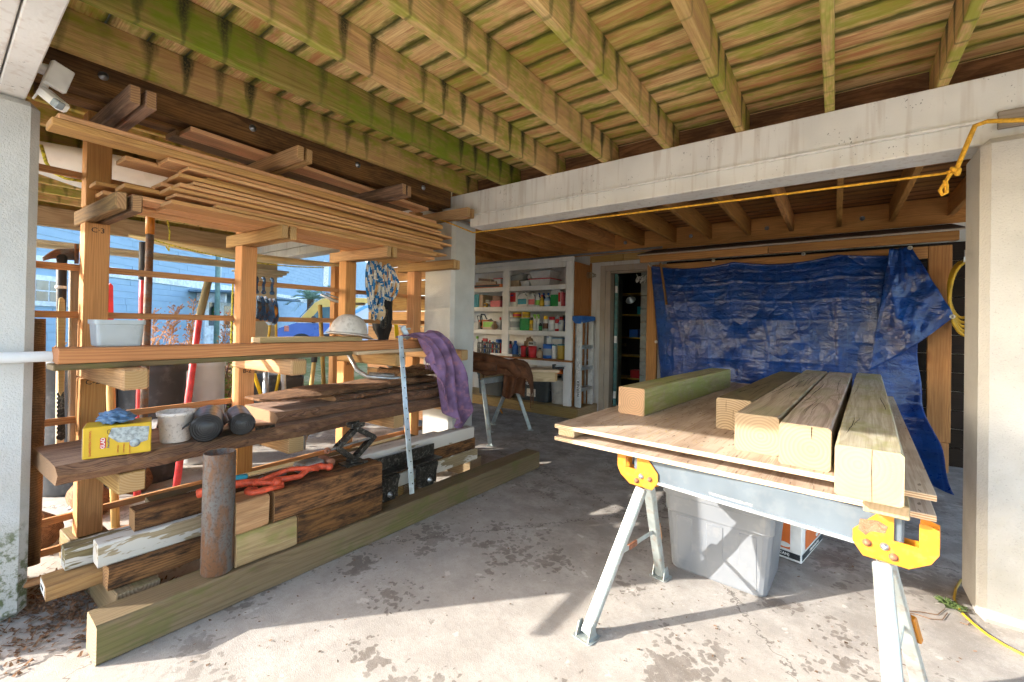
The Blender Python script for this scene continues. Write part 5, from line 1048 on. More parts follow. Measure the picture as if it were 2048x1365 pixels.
tube('line', [at_y(880, 440, 2.57), at_y(905, 449, 2.58)]+sag(ra, rb_, 24, .004), .0055, M_rope, rp, 8)
k0 = at_y(1912, 341, 2.60)
tube('hitch', [rb_, k0, at_y(1922, 318, 2.6), at_y(1938, 280, 2.595), at_y(1950, 252, 2.59), at_y(1975, 243, 2.585), at_y(2060, 240, 2.58)], .009, M_rope, rp, 8)
tube('loop', [k0, at_y(1900, 350, 2.59), at_y(1890, 365, 2.59), at_y(1880, 382, 2.59), at_y(1885, 391, 2.59), at_y(1893, 386, 2.59), at_y(1893, 372, 2.588), at_y(1889, 360, 2.585)], .0075, M_rope, rp, 8)
for a in (0, 1.2, 2.3): lathe('knot', [(.006, -.008), (.016, -.006), (.018, 0), (.016, .006), (.006, .008)], (0, 0, 0), M_rope, rp, 12, Matrix.Translation(k0+V((.006*a-.008, -.004, -.004*a))) @ Matrix.Rotation(a, 4, 'X') @ Matrix.Rotation(1.1, 4, 'Y'))
cdx = [at_z(x, y, .008) for x, y in ((1922, 1160), (1912, 1178), (1908, 1197), (1914, 1212), (1926, 1228), (1946, 1247), (1975, 1270), (2010, 1291), (2070, 1322))]
tag(tube('garden_hose', cdx, .0048, M_hose, None, 8), 'thin yellow hose on the concrete at the foot of the right column', 'hose')
M_weed = plain('weed', (.05, .075, .018), .8, 0, .4, 40); vs, fs = [], []
w0 = at_z(1903, 1214, .004)
for k in range(80):
    a = U(0, 6.28); l = U(.012, .045); h_ = U(.002, .028); b_ = w0+V((U(-.022, .022), U(-.022, .022), 0)); e_ = b_+V((math.cos(a)*l, math.sin(a)*l, h_)); s_ = V((-math.sin(a), math.cos(a), 0))*U(.001, .003); m_ = (b_+e_)/2+V((0, 0, .01)); q = len(vs); vs += [b_-s_*.4, b_+s_*.4, m_+s_, e_, m_-s_]; fs.append((q, q+1, q+2, q+3, q+4))
tag(add('weed_tuft', mesh('weed_tuft', vs, fs, M_weed)), 'small torn green weed on the concrete by the right column', 'weed')
M_root = plain('dry_root', (.16, .09, .05), .9)
for k, pts in enumerate((((1800, 1225), (1830, 1228), (1860, 1238), (1885, 1240), (1895, 1226)), ((1810, 1222), (1840, 1224), (1875, 1230), (1890, 1218)), ((1920, 1245), (1935, 1250), (1945, 1243), (1930, 1240)))): tag(tube('dry_root', [at_z(x, y, .005) for x, y in pts], .0018, M_root, None, 5), ['long', 'thin', 'curled'][k]+' dry root on the sunlit concrete beside the weed', 'root')

# ---- wood chips and dry leaves swept about the floor
vs, fs = [], []; random.seed(31)
for k in range(650):
    if k % 3 == 0: p = V((random.gauss(-1.9, .25), U(.5, 3.0), .003))
    elif k % 3 == 1: p = V((random.gauss(-.4, .6), random.gauss(2.2, .6), .003))
    else: p = V((U(-3.2, 1.2), U(.4, 4.8), .003))
    a = U(0, 6.28); l = U(.003, .013); w_ = l*U(.15, .5); d_ = V((math.cos(a), math.sin(a), 0)); s_ = V((-math.sin(a), math.cos(a), 0))*w_; q = len(vs); vs += [p-s_, p+s_+V((0, 0, .001)), p+d_*l+s_*.6+V((0, 0, U(.001, .004))), p+d_*l-s_*.6+V((0, 0, .001))]; fs.append((q, q+1, q+2, q+3))
tag(add('wood_chips', mesh('wood_chips', vs, fs, plain('brown_crumb', (.17, .105, .065), .9, 0, .5, 30))), 'wood chips and crumbs scattered over the concrete', 'wood chips', kind='stuff')
vs, fs = [], []
for k in range(260):
    p = TB(abs(random.gauss(.35, .22)), abs(random.gauss(.25, .2)), .7458); a = U(0, 6.28); l = U(.003, .012); d_ = V((math.cos(a), math.sin(a), 0)); s_ = V((-math.sin(a), math.cos(a), 0))*l*.25; q = len(vs); vs += [p-s_, p+s_, p+d_*l+s_*.6+V((0, 0, .002)), p+d_*l-s_*.6]; fs.append((q, q+1, q+2, q+3))
tag(add('sawdust_crumbs', mesh('sawdust_crumbs', vs, fs, W_pale)), 'pale sawdust crumbs on the plywood', 'sawdust', kind='stuff')

# ================================================================== FAR SAWHORSE WITH JACKET
fA, fB, fC = at_z(985, 850, 0), at_z(1060, 861, 0), at_z(980, 892, 0)
def leg_pair(t, apex, feet):
    for f_ in feet:
        n_ = (V(f_)-V(apex)).normalized(); beam('leg', apex, V(f_)+V((0, 0, .012)), .04, .028, M_leg, t, .004, up=V((.8, -.6, 0)))
        prism('foot', rect(0, 0, .08, .06, .012), 0, .004, M_leg, t, mw=Matrix.Translation((f_[0], f_[1], .001)) @ Matrix.Rotation(.6, 4, 'Z')); prism('foot_ear', [(-.03, 0), (.03, 0), (.012, .04), (-.012, .04)], -.0015, .0015, M_leg, t, mw=mat3((1, 0, 0), (0, 0, 1), (0, -1, 0), V((f_[0], f_[1], .005))))
fs_ = T('metal_sawhorse', 'far sawhorse with thin galvanised legs carrying the jacket', 'sawhorse', (-2.9, 3.8, 0))
ap1 = (fA+fB)/2+V((0, 0, .60)); ap2 = fC+V((-.22, .12, .62))
leg_pair(fs_, ap1, (fA, fB)); leg_pair(fs_, ap2, (fC, fC+V((-.35, .42, 0))))
beam('beam', ap1+V((.0, .0, -.01)), ap2+V((-.0, -.0, -.01)), .035, .06, M_leg, fs_, .004); beam('leg_clip', (ap1+fA)/2+V((-.03, 0, -.10)), (ap1+fA)/2+V((.01, 0, -.15)), .01, .02, M_yl, fs_, .003)
wb_ = T('work_bench_top', 'pale timber bench top beneath the brown jacket', 'bench', (-3.0, 4.1, .6))
b1 = [at_z(945, 745, .69), at_z(1015, 742, .69), at_z(1120, 727, .69)]
beam('top_board', V((-3.32, 3.95, .68)), V((-2.62, 4.45, .68)), .28, .03, W_pale, wb_); beam('apron', V((-3.26, 3.86, .61)), V((-2.60, 4.34, .61)), .04, .105, W_pale, wb_); beam('apron', V((-3.42, 4.08, .61)), V((-2.76, 4.56, .61)), .04, .105, W_pale, wb_)
beam('end_board', V((-2.60, 4.36, .61)), V((-2.72, 4.53, .61)), .035, .10, W_arm, wb_); beam('end_board', V((-3.3, 3.85, .61)), V((-3.44, 4.05, .61)), .035, .10, W_arm, wb_)
M_jkt = plain('brown_canvas', (.15, .055, .022), .85, 0, .3, 14, bump=.5, bsc=260)
# jacket: a heavy cloth folded over the bench, falling at the right end
jka, jkb = at_y(938, 705, 3.95), at_y(1045, 745, 4.1)
def jacket(u, v):
    a = V((-3.50, 3.68, .735)); b = V((-2.82, 4.04, .725)); d = (b-a); s = V((d.y, -d.x, 0)).normalized()
    p = a+d*min(u, .82)/.82; drop = max(0., u-.80)/.20; w_ = (v-.5)
    h_ = .10*(1-u*.55)*math.cos(w_*2.6)+.02*math.sin(u*17+v*5)+.03*mn.noise(V((u*5, v*4, 1)))+.016*mn.noise(V((u*12, v*9, 2)))
    p = p+s*(w_*.34*(1-.25*drop))+V((0, 0, h_))
    if abs(w_) > .32: p += V((0, 0, -(abs(w_)-.32)*.55)); 
    if drop > 0: p += d.normalized()*.09*math.sin(min(1, drop*1.3)*1.57)+V((0, 0, -.27*drop*drop-.07*drop+.0*u))+s*.02*math.sin(v*14)
    return p
jt = T('work_jacket', 'rumpled brown canvas work jacket thrown over the far sawhorse', 'jacket', (-2.9, 4.0, .7))
grid('body', jacket, 56, 40, M_jkt, jt, .006)
tube('sleeve', [V((-3.5, 3.66, .80)), V((-3.3, 3.71, .82)), V((-3.1, 3.78, .80)), V((-2.90, 3.87, .755)), V((-2.80, 3.91, .64))], [.06, .07, .07, .062, .055], M_jkt, jt, 14)
tube('sleeve', [V((-3.45, 3.60, .77)), V((-3.2, 3.66, .755)), V((-3.0, 3.75, .735))], [.05, .055, .045], M_jkt, jt, 14)
grid('hanging_tail', lambda u, v: V((-2.95+.20*u, 3.82+.15*u-.02*v, .74-.32*v-.03*math.sin(u*7)))+V((.018*math.sin(u*15+v*3), -.018*math.sin(u*15+v*3), 0)), 26, 16, M_jkt, jt, .006)
M_drill = plain('drill_grip', (.03, .03, .032), .5)
ct = T('clamp_tool', 'small dark clamp lying on the bench top beside the jacket', 'clamp', at_z(1045, 728, .7)); cp = V((-2.68, 4.42, .70)); rod('body', cp, cp+V((.12, .06, .012)), .014, M_drill, ct, 8); rod('screw', cp+V((.02, .0, .03)), cp+V((.14, .05, .03)), .008, M_galv, ct, 8); box('jaw', cp.x, cp.x+.03, cp.y-.02, cp.y+.03, .697, .75, M_drill, ct, .004)

# ================================================================== THINGS ON AND IN THE RACK
M_ltub = plain('grey_clear_tub', (.40, .44, .47), .3, 0, .08, 10, spec=.6)
gt = T('storage_box', 'grey translucent plastic box standing on the reddish timber by the first post', 'plastic box', (-2.55, .47, 1.09)); c_ = RK(.40, -.015, 1.079)
GMt = mat3(RU, -RX, (0, 0, 1), c_); n = 4; rg_ = rect(0, 0, 1, 1, .12, n); k_ = len(rg_); vs, fs = [], []; prof = [(.86, 0), (.9, .006), (.97, .092), (1.03, .094), (1.03, .112), (.99, .112), (.95, .095), (.87, .01)]
for s_, z_ in prof: vs += [(x*.165*s_, y*.12*s_, z_) for x, y in rg_]
for j in range(len(prof)-1): fs += [(j*k_+i, j*k_+(i+1) % k_, (j+1)*k_+(i+1) % k_, (j+1)*k_+i) for i in range(k_)]
fs += [tuple(range(k_-1, -1, -1)), tuple((len(prof)-1)*k_+i for i in range(k_))]
add('tub', fixn(mesh('tub', vs, fs, M_ltub)), gt, GMt)
for s_ in (-1, 1): add('moulded_panel', cbox('moulded_panel', .005, .0015, .04, M_ltub, .001), gt, GMt @ Matrix.Translation((s_*.05, .0595, .045)) @ Matrix.Rotation(s_*.25, 4, 'Y'))
# hard hat
M_hat = plain('dusty_white_hat', (.62, .56, .51), .5, 0, .12, 14, dirt=(.3, .24, .18), da=.5)
hh = T('hard_hat', 'dusty old white hard hat on the middle boards', 'hard hat', RK(.36, 1.15, 1.11)); hb = RK(.365, 1.16, 1.108)
vs, fs = [], []; NN, MM = 36, 12
for j in range(MM+1):
    th = math.pi/2*j/MM
    for i in range(NN):
        a = 2*math.pi*i/NN; rx, ry = .125, .105; rr = math.cos(th)**.8; rid = .006*max(0, math.cos(a*3))*math.sin(th*2)
        vs.append((math.cos(a)*(rx+rid)*rr, math.sin(a)*(ry+rid)*rr, .02+.125*math.sin(th)))
for j in range(MM): fs += [(j*NN+i, j*NN+(i+1) % NN, (j+1)*NN+(i+1) % NN, (j+1)*NN+i) for i in range(NN)]
HM = mat3(RU, -RX, (0, 0, 1), hb) @ Matrix.Rotation(.10, 4, 'Y'); add('shell', fixn(mesh('shell', vs, fs, M_hat, True)), hh, HM)
vs, fs = [], []
for i in range(NN):
    a = 2*math.pi*i/NN; e = 1.14+.24*max(0, math.cos(a))**2+.06*max(0, -math.cos(a)); z = .012-.014*max(0, math.cos(a))
    vs += [(math.cos(a)*.124, math.sin(a)*.104, .021), (math.cos(a)*.125*e, math.sin(a)*.105*e, z), (math.cos(a)*.125*e, math.sin(a)*.105*e, z-.005), (math.cos(a)*.118, math.sin(a)*.098, .012)]
for i in range(NN):
    j = (i+1) % NN; fs += [(i*4+q, j*4+q, j*4+(q+1) % 4, i*4+(q+1) % 4) for q in range(4)]
add('brim', fixn(mesh('brim', vs, fs, M_hat, True)), hh, HM)
for a in (-.6, .3): lathe('rivet', [(.006, 0), (.005, .003), (0, .004)], (0, 0, 0), M_rust2, hh, 8, HM @ Matrix.Translation((a*.12, .098*math.cos(a*.9), .04)) @ Matrix.Rotation(-math.pi/2, 4, 'X'))
# white pvc pipe
M_pvc = plain('pvc', (.70, .71, .72), .35, 0, .05, 10); o = rod('pvc_pipe', V((-2.545, -.42, 1.038)), V((-2.575, 1.7, 1.04)), .021, M_pvc, None, 16); tag(o, 'white plastic pipe poking out past the left column', 'pipe')
# purple towel over the end of the timbers
M_tow = plain('purple_cloth', (.22, .13, .25), .95, 0, .45, 7, bump=.7, bsc=330, dirt=(.36, .17, .23), da=.8)
tw = T('purple_towel', 'faded purple fringed towel hanging off the far end of the reddish timbers', 'towel', (-2.45, 2.3, 1.0))
def towel(u, v):
    # v 0..1 from the top rear over the timber end and down the front
    y = 2.06+.30*u+.06*v; 
    if v < .3: k = v/.3; x = -2.62+.20*k; z = 1.095+.05*math.sin(k*math.pi)*(.4+.6*u)+.02*mn.noise(V((u*4, v*7, 1)))
    else:
        k = (v-.3)/.7; ln = .18+.62*(max(0, (u-.12)/.88)**.55)*(1 if u < .82 else 1-(u-.82)*2.4)
        x = -2.42+.10*math.sin(min(1, k*1.6)*1.57)+.025*k; z = 1.10-ln*k**1.15; y += .10*k*(u-.25)+.03*k
    f = .040*math.sin(u*19+v*2.5+1.2*mn.noise(V((u*3, v*3, 9))))*min(1, v*2.2)+.016*math.sin(u*31-v*4)*v+.018*mn.noise(V((u*7, v*4, 3)))+.008*mn.noise(V((u*17, v*9, 5)))
    return V((x+f, y+.4*f, z))
grid('cloth', towel, 60, 70, M_tow, tw, .004)
for k in range(24):
    u = k/23*.35; p = towel(u, 1.0); tube('fringe', [p, p+V((U(-.004, .004), U(-.006, .006), -.02)), p+V((U(-.008, .008), U(-.01, .01), -.045+U(-.01, .01)))], [.0016, .0012, .0005], M_tow, tw, 5)
# pulley blocks on the second batten
M_blue_i = plain('blue_iron', (.05, .12, .24), .38, .4, .4, 30, dirt=(.22, .08, .03), da=.75)
BZ = 1.443
for k, (ly, lab, sz) in enumerate(((.785, 'left pulley block nearest the second post', 1.15), (.83, 'middle pulley block of the three', 1.2), (.885, 'right pulley block with a yellow sheave', 1.35))):
    c = RK(-.085, ly, BZ); t = T('pulley_block', lab, 'pulley', c, 'pulley blocks hanging on a batten'); q = Matrix((RU, RX, V((0, 0, 1)))).transposed().to_4x4()
    hk = [c+V((0, 0, -.055))]+[c+RX*(.02*math.cos(a)-.012)*1.+V((0, 0, .018+.022*math.sin(a))) for a in [-1.2+i*.42 for i in range(10)]]
    tube('hook', hk, [.009]*9+[.006, .004], M_blue_i, t, 8)
    lathe('swivel', [(0, -.07), (.012, -.068), (.016, -.055), (.01, -.045), (0, -.044)], c, M_blue_i, t, 10)
    for s in (-1, 1):
        el = [(.036*sz*math.cos(a)*(1 if math.sin(a) < 0 else .8), -.135*sz+.068*sz*math.sin(a)) for a in [i*.314 for i in range(20)]]
        prism('cheek', el, -.0025, .0025, M_blue_i, t, .001, mw=mat3(RX*.94+RU*.3, (0, 0, 1), (RX*.94+RU*.3).cross(V((0, 0, 1))), c+RU*s*.013))
    lathe('sheave', [(0, -.008), (.034*sz, -.008), (.029*sz, 0), (.034*sz, .008), (0, .008)], (0, 0, 0), M_yl if k == 2 else M_rust, t, 24, Matrix.Translation(c+V((0, 0, -.135*sz))) @ Matrix((RX*.94+RU*.3, V((0, 0, 1)), (RX*.94+RU*.3).cross(V((0, 0, 1))))).transposed().to_4x4())
    rod('axle', c+V((0, 0, -.135*sz))-RU*.02, c+V((0, 0, -.135*sz))+RU*.02, .008, M_zinc, t, 8)
# blue and white rope hanks
M_rb = plain('rope_blue', (.02, .17, .42), .8, 0, .2, 40, bump=.5, bsc=300); M_rw = plain('rope_white', (.66, .61, .53), .85, 0, .15, 40, bump=.5, bsc=300)
def striped(t, pts, r, n=10):
    c = sum((V(p) for p in pts), V())/len(pts); d = tubemesh('rope_loop', [V(p)-c for p in pts], r, M_rw, n); d.materials.append(M_rb)
    nf = (len(pts)-1)*n
    for p in d.polygons:
        if p.index < nf:
            i, k = divmod(p.index, n); p.material_index = 1 if ((i*1.6+k*.9) % 9) < 4.2 else 0
    return add('rope_loop', d, t, Matrix.Translation(c))
rh = T('rope_hank', 'blue and white braided rope hank hanging from the rack', 'rope', RK(.0, 1.62, 1.6))
for k in range(9):
    top = RK(.03+.016*(k % 3), (1.585+.017*k) if k < 5 else (1.715+.018*(k-5)), 1.69-.004*k); bz = 1.30-.012*(k % 4) if k < 5 else 1.41-.01*(k % 3); wd = .036+.006*(k % 3); pts = []
    for i in range(46):
        a = -math.pi/2+2*math.pi*i/45*.96; sy = math.cos(a)*wd*(1-.45*max(0, math.sin(a))); zz = (top.z+bz)/2+(top.z-bz)/2*math.sin(a)
        pts.append(V((top.x, top.y, zz))+RU*sy+RX*(.02*math.sin(a*2+k)))
    striped(rh, pts, .0115)
for k in range(2): striped(rh, [RK(.05+.02*k, 1.62+.05*k+.012*math.sin(i*.5), 1.42-i*.0095) for i in range(22)], .0105)
wr = [RK(.045+.05*math.cos(a), 1.622+.055*math.sin(a), 1.50+.006*a) for a in [i*.35 for i in range(34)]]; striped(rh, wr, .011)
# black bag, wooden tackle block, ratchet strap
M_blkc = plain('black_nylon', (.012, .012, .013), .7, 0, .3, 20, bump=.5, bsc=120)
tag(blob('black_bag', RK(-.16, 1.86, 1.27), .075, .085, .22, M_blkc, 2.2, .28, 2.0), 'black nylon bag hanging behind the rope hank', 'bag')
tk = T('tackle_block', 'pale wooden tackle block with a black iron hook on the rope', 'tackle block', RK(.05, 1.65, 1.25))
for s in (-1, 0, 1): prism('cheek', [(.03*math.cos(a), .06*math.sin(a)) for a in [i*.35 for i in range(18)]], -.006, .006, W_pale, tk, .003, mw=mat3(RX*.5+RU*.86, (0, 0, 1), (RX*.5+RU*.86).cross(V((0, 0, 1))), RK(.05+.02*s, 1.655+.012*s, 1.285)))
tube('hook', [RK(.06, 1.67, 1.25), RK(.06, 1.67, 1.20)]+[RK(.06, 1.695+.025*math.cos(a), 1.185+.025*math.sin(a)) for a in [3.1+i*.4 for i in range(8)]]+[RK(.03, 1.74, 1.24), RK(.0, 1.78, 1.31)], .007, M_jack, tk, 8)
rt = T('ratchet_strap', 'yellow ratchet strap with a steel buckle on the reddish timber', 'strap', RK(.36, 1.62, 1.08)); 
beam('webbing', RK(.36, 1.575, 1.085), RK(.33, 1.59, 1.19), .04, .004, M_toty, rt, .001, up=RX); beam('buckle_plate', RK(.385, 1.60, 1.175), RK(.40, 1.655, 1.085), .045, .012, M_galv, rt, .003, up=RX); rod('spool', RK(.375, 1.60, 1.10), RK(.425, 1.645, 1.10), .014, M_galv, rt, 12); rod('pin', RK(.37, 1.62, 1.16), RK(.42, 1.65, 1.16), .008, M_zinc, rt, 8)
# aluminium tube frame lying on the slabs
tf = T('tube_frame', 'bent aluminium tube frame lying on the bark slabs', 'tube frame', RK(.2, 1.35, .8))
tube('tube', [RK(.12, 1.33, .98), RK(.2, 1.35, .86), RK(.28, 1.38, .815), RK(.40, 1.50, .80), RK(.44, 1.60, .80)], .016, M_galv, tf, 10); tube('tube', [RK(.05, 1.62, .97), RK(.18, 1.68, .85), RK(.30, 1.73, .80)], .014, M_galv, tf, 10); tube('tube', [RK(.28, 1.40, .825), RK(.36, 1.56, .81), RK(.42, 1.62, .80)], .02, M_grey, tf, 10)
bh = T('bicycle_handlebar', 'chrome bicycle handlebar behind the third post', 'handlebar', RK(-.3, 1.55, 1.4)); tube('bar', [RK(-.35, 1.40, 1.42), RK(-.3, 1.5, 1.37), RK(-.3, 1.62, 1.355), RK(-.3, 1.78, 1.36)], .012, M_galv, bh, 8); tube('brake_lever', [RK(-.33, 1.43, 1.43), RK(-.3, 1.52, 1.40), RK(-.29, 1.57, 1.36)], .006, M_galv, bh, 6)
# security light under the front beam
sl = T('security_light', 'white motion sensor light under the front beam above the left column', 'security light', (-2.5, .27, 2.05)); q_ = at_x(117, 155, -2.48)
add('junction_box', cbox('junction_box', .012, .035, .05, M_wh, .004), sl, Matrix.Translation(q_) @ Matrix.Rotation(-.25, 4, 'X') @ Matrix.Rotation(.3, 4, 'Z')); p1, p2 = at_x(85, 182, -2.5), at_x(128, 217, -2.42)
rod('arm', at_x(97, 150, -2.52), p1, .012, M_wh, sl, 10); beam('sensor_head', p1, p2, .042, .038, M_wh, sl, .008); d_ = (p2-p1).normalized(); beam('lens', p2-d_*.028+V((.012, -.012, -.0)), p2+d_*.002+V((.012, -.012, 0)), .03, .03, plain('lens', (.3, .34, .36), .15), sl, .004); lathe('base_plate', [(0, 0), (.045, 0), (.045, .012), (.03, .02), (0, .02)], at_x(95, 140, -2.55)+V((0, 0, -.01)), M_wh, sl, 16)
tube('wire', [at_x(80, 178, -2.5), at_x(72, 190, -2.5), at_x(66, 198, -2.5)], .004, M_wh, sl, 6)

# ---- tools leaning on the battens
M_tape = plain('black_grip', (.03, .03, .032), .6); W_ash = wood('ash_handle', (.62, .47, .29), (.45, .31, .17), 60, .3)
def XX(x, y, X): return at_x(x, y, X)
mt = T('grub_hoe', 'grub hoe with a rusty wide blade standing by the first post', 'hoe', XX(122, 870, -3.04))
rod('handle', XX(121, 700, -3.06), XX(124, 505, -3.06), .016, M_tape, mt, 12, .02); rod('handle', XX(119, 900, -3.06), XX(121, 700, -3.06), .015, W_ash, mt, 12); 
grid('blade', lambda u, v: XX(86+72*u, 516-18*math.sin(min(1, u*2)*1.57)+22*v*(.25+.75*min(1, u*2.)), -3.03-.05*v+.02*u), 14, 4, M_rust, mt, .006); grid('pick', lambda u, v: XX(150+6*u, 488+40*v, -3.0-.10*u), 4, 6, M_rust, mt, .006); beam('collar', XX(113, 518, -3.06), XX(133, 520, -3.06), .03, .03, M_jack, mt, .006); rod('band', XX(122, 578, -3.06), XX(122, 572, -3.06), .0215, M_wh, mt, 12)
ps = T('pruning_saw', 'pale handled pruning saw with a black toothed blade hung left of the first post', 'saw', XX(120, 800, -3.0)); pl = [XX(x, y, -3.01) for x, y in ((117, 600), (129, 600), (131, 640), (129, 720), (126, 785), (121, 793), (116, 785), (115, 700), (115, 640))]
def flat(name, pix, X, m, parent, th=.006):
    P_ = [XX(x, y, X) for x, y in pix]; return prism(name, [(p.y, p.z) for p in P_], -th, th, m, parent, .002, mw=mat3((0, 1, 0), (0, 0, 1), (1, 0, 0), (X, 0, 0)))
flat('handle', ((118, 597), (124, 595), (129, 600), (131, 640), (129, 720), (127, 780), (121, 793), (116, 783), (115, 700), (115, 640)), -3.005, W_ash, ps, .009)
flat('blade', [(116, 780), (128, 784), (131, 878), (122, 882), (112, 878)]+[q for k in range(11) for q in ((112.0, 873-k*8.5), (115.2, 869-k*8.5))], -3.01, M_jack, ps, .002)
W_pole = wood('bark_pole', (.30, .17, .09), (.12, .06, .03), 90, .6, stain=(.06, .035, .02), sa=.6)
o = tube('bark_pole', [XX(76, 638, -2.98), XX(74, 800, -3.0), XX(69, 960, -3.0), XX(62, 1130, -2.96)], [.026, .028, .028, .03], W_pole, None, 12); tag(o, 'rough round wooden pole leaning beside the left column', 'pole')
o = lum('grey_stake', XX(149, 530, -3.08), XX(146, 890, -3.03), .035, .03, W_sliver, 'grey wooden stake behind the battens by the first post', 'stake')
def pole(name, a, b, r, m, label, cat='pole', n=12, r2=None): return tag(rod(name, a, b, r, m, None, n, r2), label, cat)
M_rstl = plain('red_enamel', (.60, .05, .055), .4, 0, .2, 14, dirt=(.25, .04, .03), da=.4); M_redp = plain('red_plastic', (.66, .03, .03), .45)
yp = T('pry_bar', 'rusty bar with a yellow painted top standing behind the rack', 'bar', XX(285, 900, -3.25)); rod('bar', XX(300, 470, -3.22), XX(283, 960, -3.22), .019, M_rust, yp, 14); rod('yellow_end', XX(301, 418, -3.22), XX(300, 469, -3.22), .0225, M_yl, yp, 14)
rbk = T('red_pole', 'red pole with a black grip behind the rack', 'pole', XX(278, 900, -3.3)); rod('grip', XX(288, 485, -3.27), XX(286, 560, -3.27), .022, M_tape, rbk, 14); rod('shaft', XX(286, 561, -3.27), XX(274, 1000, -3.27), .017, M_rstl, rbk, 14); rod('dark_shaft', XX(292, 545, -3.29), XX(283, 860, -3.29), .015, M_jack, rbk, 12)
rd = T('red_post_driver', 'red slanting pole with a grey wooden upper half behind the rack', 'pole', XX(365, 950, -3.5)); rod('upper', XX(417, 560, -3.55), XX(398, 640, -3.55), .024, W_sliver, rd, 14); rod('shaft', XX(398, 640, -3.55), XX(348, 1010, -3.45), .021, M_rstl, rd, 14)
flat('red_paddle', ((214, 575), (220, 566), (226, 572), (227, 640), (214, 640)), -3.35, M_redp, None); tag(S.objects['red_paddle'], 'red plastic handle showing right of the first post', 'handle')
for k, (x0, y0, x1, y1, X, lab) in enumerate(((221, 770, 232, 1080, -3.3, 'orange tool shaft with red letters right of the first post'), (640, 610, 648, 780, -4.2, 'yellow wooden shaft standing beyond the pulleys'))):
    pole('tool_shaft', XX(x0, y0, X), XX(x1, y1, X), .02, W_yel, lab)
shv = T('shovel', 'shovel with a yellow shaft and black collar beyond the rack', 'shovel', XX(620, 800, -3.7)); rod('shaft', XX(628, 725, -3.75), XX(610, 880, -3.75), .018, W_yel, shv, 12); rod('collar', XX(630, 695, -3.75), XX(628, 725, -3.75), .026, M_tape, shv, 12); rod('ferrule', XX(615, 800, -3.74), XX(606, 900, -3.74), .02, M_zinc, shv, 12)
# ---- bins and drums just outside
M_blkp = plain('black_barrel', (.05, .052, .056), .5, 0, .15, 6, dirt=(.2, .2, .2), da=.25)
def barrel(name, label, c, r, h, m, cat='barrel'): return tag(lathe(name, [(0, 0), (r*.88, 0), (r*.93, .03), (r, h*.45), (r*.97, h*.9), (r*1.03, h*.91), (r*1.03, h), (r*.95, h), (r*.9, h*.9), (r*.85, .05), (0, .05)], c, m, None, 32), label, cat)
q_ = at_z(95, 890, .0); barrel('trash_can', 'tall dark trash can behind the saws at the left', (-4.30, .66, 0), .24, .92, M_blkp, 'trash can'); barrel('trash_can', 'dark grey trash can between the first post and the red pole', (-4.15, 1.02, 0), .21, .88, M_blkp, 'trash can')
barrel('white_drum', 'white plastic drum beyond the slanting red pole', (-4.35, 1.40, 0), .17, .88, plain('white_drum_plastic', (.66, .69, .72), .4, 0, .06, 6), 'drum')
hw = T('hand_truck', 'black hand truck with rubber wheels parked outside the rack', 'hand truck', (-4.0, 1.9, 0)); M_tyre = plain('rubber', (.025, .025, .027), .75)
for k, y_ in enumerate((1.78, 2.05)):
    wc = V((-3.98, y_, .30)); wh = lathe('wheel', [(.06, -.035), (.14, -.045), (.18, -.03), (.19, 0), (.18, .03), (.14, .045), (.06, .035), (.06, -.035)], (0, 0, 0), M_tyre, hw, 28, Matrix.Translation(wc) @ Matrix.Rotation(math.pi/2, 4, 'X') @ Matrix.Rotation(.5, 4, 'Y')); lathe('hub', [(0, -.03), (.06, -.03), (.06, .03), (0, .03)], (0, 0, 0), M_galv, wh, 16, Matrix.Translation(wc) @ Matrix.Rotation(math.pi/2, 4, 'X') @ Matrix.Rotation(.5, 4, 'Y'))
tube('frame_tube', [XX(532, 745, -3.85), XX(530, 800, -3.85), XX(528, 880, -3.85)], .022, M_galv, hw, 10); tube('frame_tube', [XX(556, 733, -3.85), XX(566, 742, -3.85), XX(568, 790, -3.85), XX(566, 870, -3.85)], .02, M_galv, hw, 10); rod('brace', XX(508, 748, -3.9), XX(522, 790, -3.9), .016, M_toty, hw, 8); rod('brace', XX(560, 745, -3.95), XX(548, 800, -3.95), .014, M_toty, hw, 8); tube('axle', [(-3.98, 1.7, .30), (-3.98, 2.12, .30)], .015, M_grey, hw, 8); box('tray', -4.25, -3.95, 1.75, 2.1, .42, .72, M_blkp, hw, .03)
# flat slatted chair outside at the left, wheel-shaped log rounds
cb = T('folding_chair', 'grey slatted folding chair on the sunny concrete at the left', 'chair', (-3.9, .6, 0))
M_gal2 = plain('grey_slat', (.36, .36, .36), .6)
for k in range(6): beam('slat', V((-3.62+.02*k, .52+.07*k, .06+.085*k)), V((-3.95+.02*k, .62+.07*k, .06+.085*k)), .035, .012, M_gal2, cb, .003)
for s in (0, 1): tube('side_frame', [V((-3.60-.36*s, .49+.1*s, .015)), V((-3.55-.36*s, .72+.1*s, .28)), V((-3.5-.36*s, .92+.1*s, .50)), V((-3.5-.36*s, .96+.1*s, .52))], .012, M_gal2, cb, 8)
for k in range(3): tag(tube('log_round', [V((-3.25-.28*k, .36+.25*k, .09)), V((-3.5-.28*k, .30+.3*k, .09))], [.09, .085], W_bark, None, 14), ['nearest', 'second', 'third'][k]+' short bark covered log on the ground behind the rack', 'log')
vs, fs = [], []
